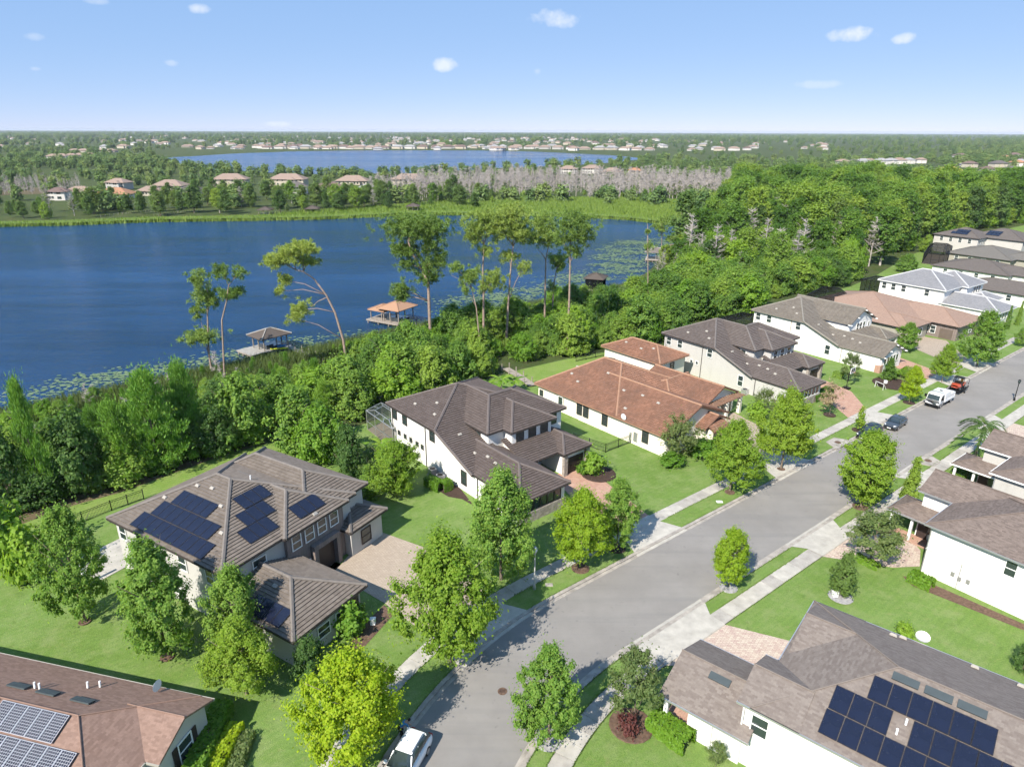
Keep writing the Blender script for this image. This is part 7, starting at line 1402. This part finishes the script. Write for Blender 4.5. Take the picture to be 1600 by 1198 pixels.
def enclosure(label, poly, h, ridge, m='black'):
    """screened pool cage: posts, beams and a shallow mansard roof of mesh"""
    c_ = np.mean(np.array(poly), 0); root = empty('pool_enclosure', (c_[0], c_[1], 0)); tag(root, label, 'pool enclosure'); P_ = [Vector((p[0]-c_[0], p[1]-c_[1], 0)) for p in poly]; n = len(P_); fr = MB(); sc_ = MB()
    for i in range(n):
        a_, b_ = P_[i], P_[(i+1) % n]; k = max(2, int((b_-a_).length/2.0)); hi = Vector((0, 0, h)); ia_, ib_ = a_*.55+Vector((0, 0, ridge)), b_*.55+Vector((0, 0, ridge))
        fr.bar(a_+hi, b_+hi, .09).bar(a_+hi*.45, b_+hi*.45, .06).bar(ia_, ib_, .08).bar(a_+hi, ia_, .08)
        for j in range(k): q = a_.lerp(b_, j/k); fr.bar(q, q+hi, .07).bar(q+hi, ia_.lerp(ib_, j/k), .06)
        sc_.add([a_, b_, b_+hi, a_+hi], [(0, 1, 2, 3)]); sc_.add([a_+hi, b_+hi, ib_, ia_], [(0, 1, 2, 3)])
    sc_.add([p*.55+Vector((0, 0, ridge)) for p in P_], [tuple(range(n))])
    fr.build('frame', M[m], root); sc_.build('screen', M['screen' if m == 'black' else 'screenlight'], root); MB().prism([(p.x, p.y) for p in P_], .02, .09).build('pool_deck', M['paver'], root)
enclosure('green-grey screened pool cage behind the white house', [(-20.58, 86.93), (-18.94, 89.8), (-14.79, 84.51), (-15.83, 80.7)], 3.0, 3.3, 'metal')
enclosure('low dark pool cage behind the grey house', [(41.5, 134.94), (49.96, 141.38), (53.02, 138.2), (49.26, 131.13)], 3.0, 3.9, 'black')
enclosure('large domed dark pool cage behind the gabled white house', [(63.26, 149.05), (74.78, 162.47), (81.58, 161.17), (80.2, 153.08), (69.64, 142.13)], 3.2, 5.2, 'black')
enclosure('dark screened lanai beside the silver-roofed house', [(88.04, 167.09), (90.68, 163.45), (96.75, 167.86), (94.1, 171.5)], 5.3, 5.5, 'black')
enclosure('pair of dark pool cages beyond the silver roof', [(133.0, 217.3), (138.98, 214.12), (151.31, 231.93), (145.73, 235.65)], 3.4, 4.8, 'black')

def ac(p, rz, label):
    root = empty('air_conditioner', (p[0], p[1], .0), rz); tag(root, label, 'air conditioner'); MB().box(-.5, .5, -.5, .5, 0, .12).build('pad', M['concrete'], root); MB().box(-.42, .42, -.42, .42, .12, .92).build('case', M['metal'], root); MB().lathe([(.36, .92), (.36, .95), (.05, .97)], 12).build('fan_grille', M['black'], root)
ac((-8.69, 71.99), R(40), 'air conditioner nearest the hedge by the white house wall'); ac((-9.8, 73.6), R(40), 'air conditioner behind the one nearest the hedge'); ac((37.81, 101.23), R(37), 'air conditioner beside the grey house wall')
def goal(p):
    root = empty('toy_goal', (p[0], p[1], .03), R(20)); tag(root, 'small white toy goal standing on the lawn', 'toy goal'); fr = MB()
    for y in (-.8, .8): fr.tube([(0, y, 0), (0, y, 1.0), (.7, y, 0)], .04, 6)
    fr.tube([(0, -.8, 1.0), (0, .8, 1.0)], .04, 6); fr.build('frame', M['plastic'], root); MB().add([(0, -.8, 1.0), (0, .8, 1.0), (.7, .8, .02), (.7, -.8, .02)], [(0, 1, 2, 3)]).build('net', M['screen'], root)
goal((61.14, 104.07))
def hydrant_box(p, label, m='plastic'):
    root = empty('utility_marker', (p[0], p[1], .02)); tag(root, label, 'utility box'); MB().box(-.22, .22, -.18, .18, 0, .55).build('case', M[m], root); MB().box(-.25, .25, -.21, .21, .55, .62).build('lid', M[m], root)
hydrant_box((63.31, 106.2), 'white utility marker box on the lawn beside the toy goal'); hydrant_box((-11.94, 46.78), 'white box in the flower bed of the solar house wing'); hydrant_box((29.72, 50.59), 'white box at the foot of the egg-shaped shrub tree')
o = MB().box(-.35, .35, -.22, .22, 0, .06).build('meter_lid', M['kerb'], None, loc=(*(3.56, 52.09), .09)); tag(o, 'flat water meter lid in the verge beside the street lamp', 'meter lid')
o = MB().box(-.35, .35, -.22, .22, 0, .06).build('meter_lid', M['plastic'], None, loc=(*(23.95, 67.28), .09)); tag(o, 'white flat meter lid in the verge before the terracotta house', 'meter lid')
bed = [[(-10.71, 71.97), (-7.42, 68.34), (-5.74, 67.78), (-4.32, 66.37), (-7.46, 73.12), (-8.76, 74.27)], [(-13.04, 45.98), (-11.45, 49.28), (-10.38, 48.01), (-12.11, 44.09), (-14.05, 41.28)], [(37.68, 53.75), (37.79, 52.3), (44.06, 46.29), (44.63, 47.09), (39.25, 53.27)]]
for poly_, m_ in zip(bed, ('mulch', 'redmulch', 'redmulch')): tri_sheet('flower_bed', poly_, .04, M[m_])

# ---- houses across the water and along the horizon
wallm = [mat('far_cream_wall', (.50, .44, .36), .9, .06), mat('far_white_wall', (.62, .59, .55), .9, .05), mat('far_grey_wall', (.44, .42, .40), .9, .05)]
def far_house(x, y, w, dp, st_, rz, roofm, wm, label, group, detail):
    root = empty('lakeside_house' if detail else 'distant_house', (x, y, 0), rz); tag(root, label, 'house', group); h_ = 2.9 if st_ == 1 else 4.9
    k = (round(w), round(dp), st_, roofm.name, wm.name)
    if k not in RCACHE:
        hw = dp/2+.9; zr = h_+hw*.5; x0, x1, y0, y1 = -w/2-.9, w/2+.9, -dp/2-.9, dp/2+.9
        V = [(x0,y0,h_),(x1,y0,h_),(x1,y1,h_),(x0,y1,h_),(x0+hw,0,zr),(x1-hw,0,zr)]
        px = w*.18; V2 = [(px-3.4, y0-2.6, h_), (px+3.4, y0-2.6, h_), (px+3.4, 0, h_), (px-3.4, 0, h_), (px, y0+.4, h_+1.45), (px, 0, h_+1.45)]
        rf = MB().add(V, [(0,1,5,4),(1,2,5),(2,3,4,5),(3,0,4),(3,2,1,0)]).add(V2, [(0,1,4),(1,2,5,4),(3,0,4,5),(3,2,1,0)])
        RCACHE[k] = (MB().box(-w/2, w/2, -dp/2, dp/2, -.1, h_-.02).box(px-2.9, px+2.9, -dp/2-2.6, -dp/2+.5, -.1, h_-.04).mesh(wm, name='wall'), rf.mesh(roofm, name='roof'), MB().box(-.55, .55, -.04, .0, 0, 1.4).mesh(M['glass'], name='window'))
    wl, rf, wd = RCACHE[k]; link('wall', wl, root); link('roof', rf, root)
    if detail:
        for lv in range(st_):
            for q in (-.38, -.24, -.1, .42): link('window', wd, root, (w*q, -dp/2-.02, .9+2.8*lv))
            for q in (-.2, .2): link('window', wd, root, (w*.18+w*q*.25, -dp/2-2.62, .9+2.8*lv))
            for q in (-.25, .25): link('window', wd, root, (-w/2-.02, dp*q, .9+2.8*lv), (0, 0, -math.pi/2))
RF = [mat('tan_far_roof', (.28, .205, .165), .9, .12), mat('brown_far_roof', (.16, .11, .095), .9, .12), mat('orange_far_roof', (.36, .19, .11), .9, .12), mat('grey_far_roof', (.30, .29, .29), .9, .1), mat('dark_far_roof', (.12, .105, .10), .9, .1), mat('yellow_sheathing_roof', (.62, .44, .16), .9, .1)]
for x_, y_, w_, d_, s_, rz_, ri, wi, lb, gp, dt in FAR: far_house(x_, y_, w_, d_, s_, rz_, RF[ri], wallm[wi], lb, gp, dt)

for x_, y_, w_, d_, s_, rz_, ri, wi in SUBURB: far_house(x_, y_, w_, d_, s_, rz_, RF[ri], wallm[wi], 'tiny pale house in the suburb towards the horizon', 'suburb towards the horizon', 0)

# tree mass between and beyond the houses, thinning towards the horizon
mp = mdp[2:]; mp = mp[clear(mp, 1.0)]; rs2 = np.random.default_rng(77)
scatter('tree_belt', np.column_stack([mp, np.zeros(len(mp))]), rs2.uniform(.45, 1.0, len(mp)), crown_of(fsrc[0]), 'trees among the houses between the two lakes')
n_ = 24000; Yf = 330*(24.0**rs2.random(n_)); Xf = (rs2.random(n_)*2-1)*(Yf*.92+60); pf = np.column_stack([Xf, Yf])
keep = ~inpoly(pf, [tuple(q) for q in MD]) & ~inpoly(pf, [tuple(q) for q in DD]) & ~inpoly(pf, [tuple(q) for q in DL]) & ~inpoly(pf, [tuple(q) for q in WD]) & (sdist(pf, SHORE) > 40) & (sdist(pf, FARLAKE) > 14) & clear(pf, 2.0)
patch = np.sin(Xf*.0061+1.3)*np.cos(Yf*.0043)+np.sin(Xf*.0021-Yf*.0017)
keep &= (patch > -.35) | (rs2.random(n_) < .3)
pf = pf[keep]; sz = rs2.uniform(.7, 1.35, len(pf))*np.clip(pf[:, 1]/1800, .85, 1.5); odd = rs2.random(len(pf)) < .5
scatter('far_woodland', np.column_stack([pf[odd], np.zeros(odd.sum())]), sz[odd], crown_of(fsrc[0]), 'woods and trees running to the horizon', 'woodland')
scatter('far_woodland', np.column_stack([pf[~odd], np.zeros((~odd).sum())]), sz[~odd], crown_of(fsrc[1]), 'more woods and trees running to the horizon', 'woodland')

# ---- utility poles
for p_, h_, lb in [((128.46, 237.88), 13.0, 'pale utility pole on the left before the wood'), ((154.27, 263.24), 9.0, 'shorter pale utility pole on the right before the wood')]:
    root = empty('utility_pole', (p_[0], p_[1], 0)); tag(root, lb, 'pole'); MB().tube([(0, 0, -.5), (0, 0, h_)], [.24, .15], 8).build('shaft', M['concrete2'], root); MB().lathe([(.17, h_), (.12, h_+.2), (.03, h_+.3)], 8).build('cap', M['metal'], root)


tri_sheet('dry_field', [(-382.38, 480.94), (-345.09, 505.03), (-321.24, 500.38), (-296.58, 464.27), (-316.24, 449.05), (-343.16, 430.08)], .03, M['scrub'])
# ragged grass edge along walks and kerbs
fe = []
for side, w0 in ((-1, 6.85), (1, 5.85)):
    for off, z_ in ((4.62, .1), (w0-.02, .1), (w0+1.52, .02)):
        for q_ in np.arange(2, 95, .045):
            if any(a_ < q_ < b_ for a_, b_ in (((23.3, 31.7), (44.8, 52.8), (70.3, 78.7)) if side < 0 else ((34.3, 44.7), (58.3, 67.3), (82.3, 87.7)))): continue
            x_, y_ = along(float(q_), side*(off+rng.normal(0, .03))); fe.append((x_, y_, z_))
fe = np.array(fe); dd = unit(len(fe))*.7+np.array([0, 0, 1]); dd /= np.linalg.norm(dd, axis=1)[:, None]
kd = []
o = link('grass_fringe', needle_mesh('grass_fringe', fe, dd, .16, .09, leafmat('lawn_blade', (.13, .21, .045), (.19, .28, .075), .3))); tag(o, 'ragged grass fringe along the sidewalks and kerbs', 'grass', None, 'stuff')

hz = MB().box(-16500, 16500, -900, 16500, -5.0, 44.0); m_, nt_, out_ = nodes('haze_air'); pv = N(nt_, 'ShaderNodeVolumePrincipled'); pv.inputs['Density'].default_value = 5.5e-5; pv.inputs['Color'].default_value = (.82, .9, 1, 1); nt_.links.new(pv.outputs[0], out_.inputs['Volume'])
tag(hz.build('haze', m_), 'thin blue haze in the air over the lakes', 'haze', None, 'stuff')
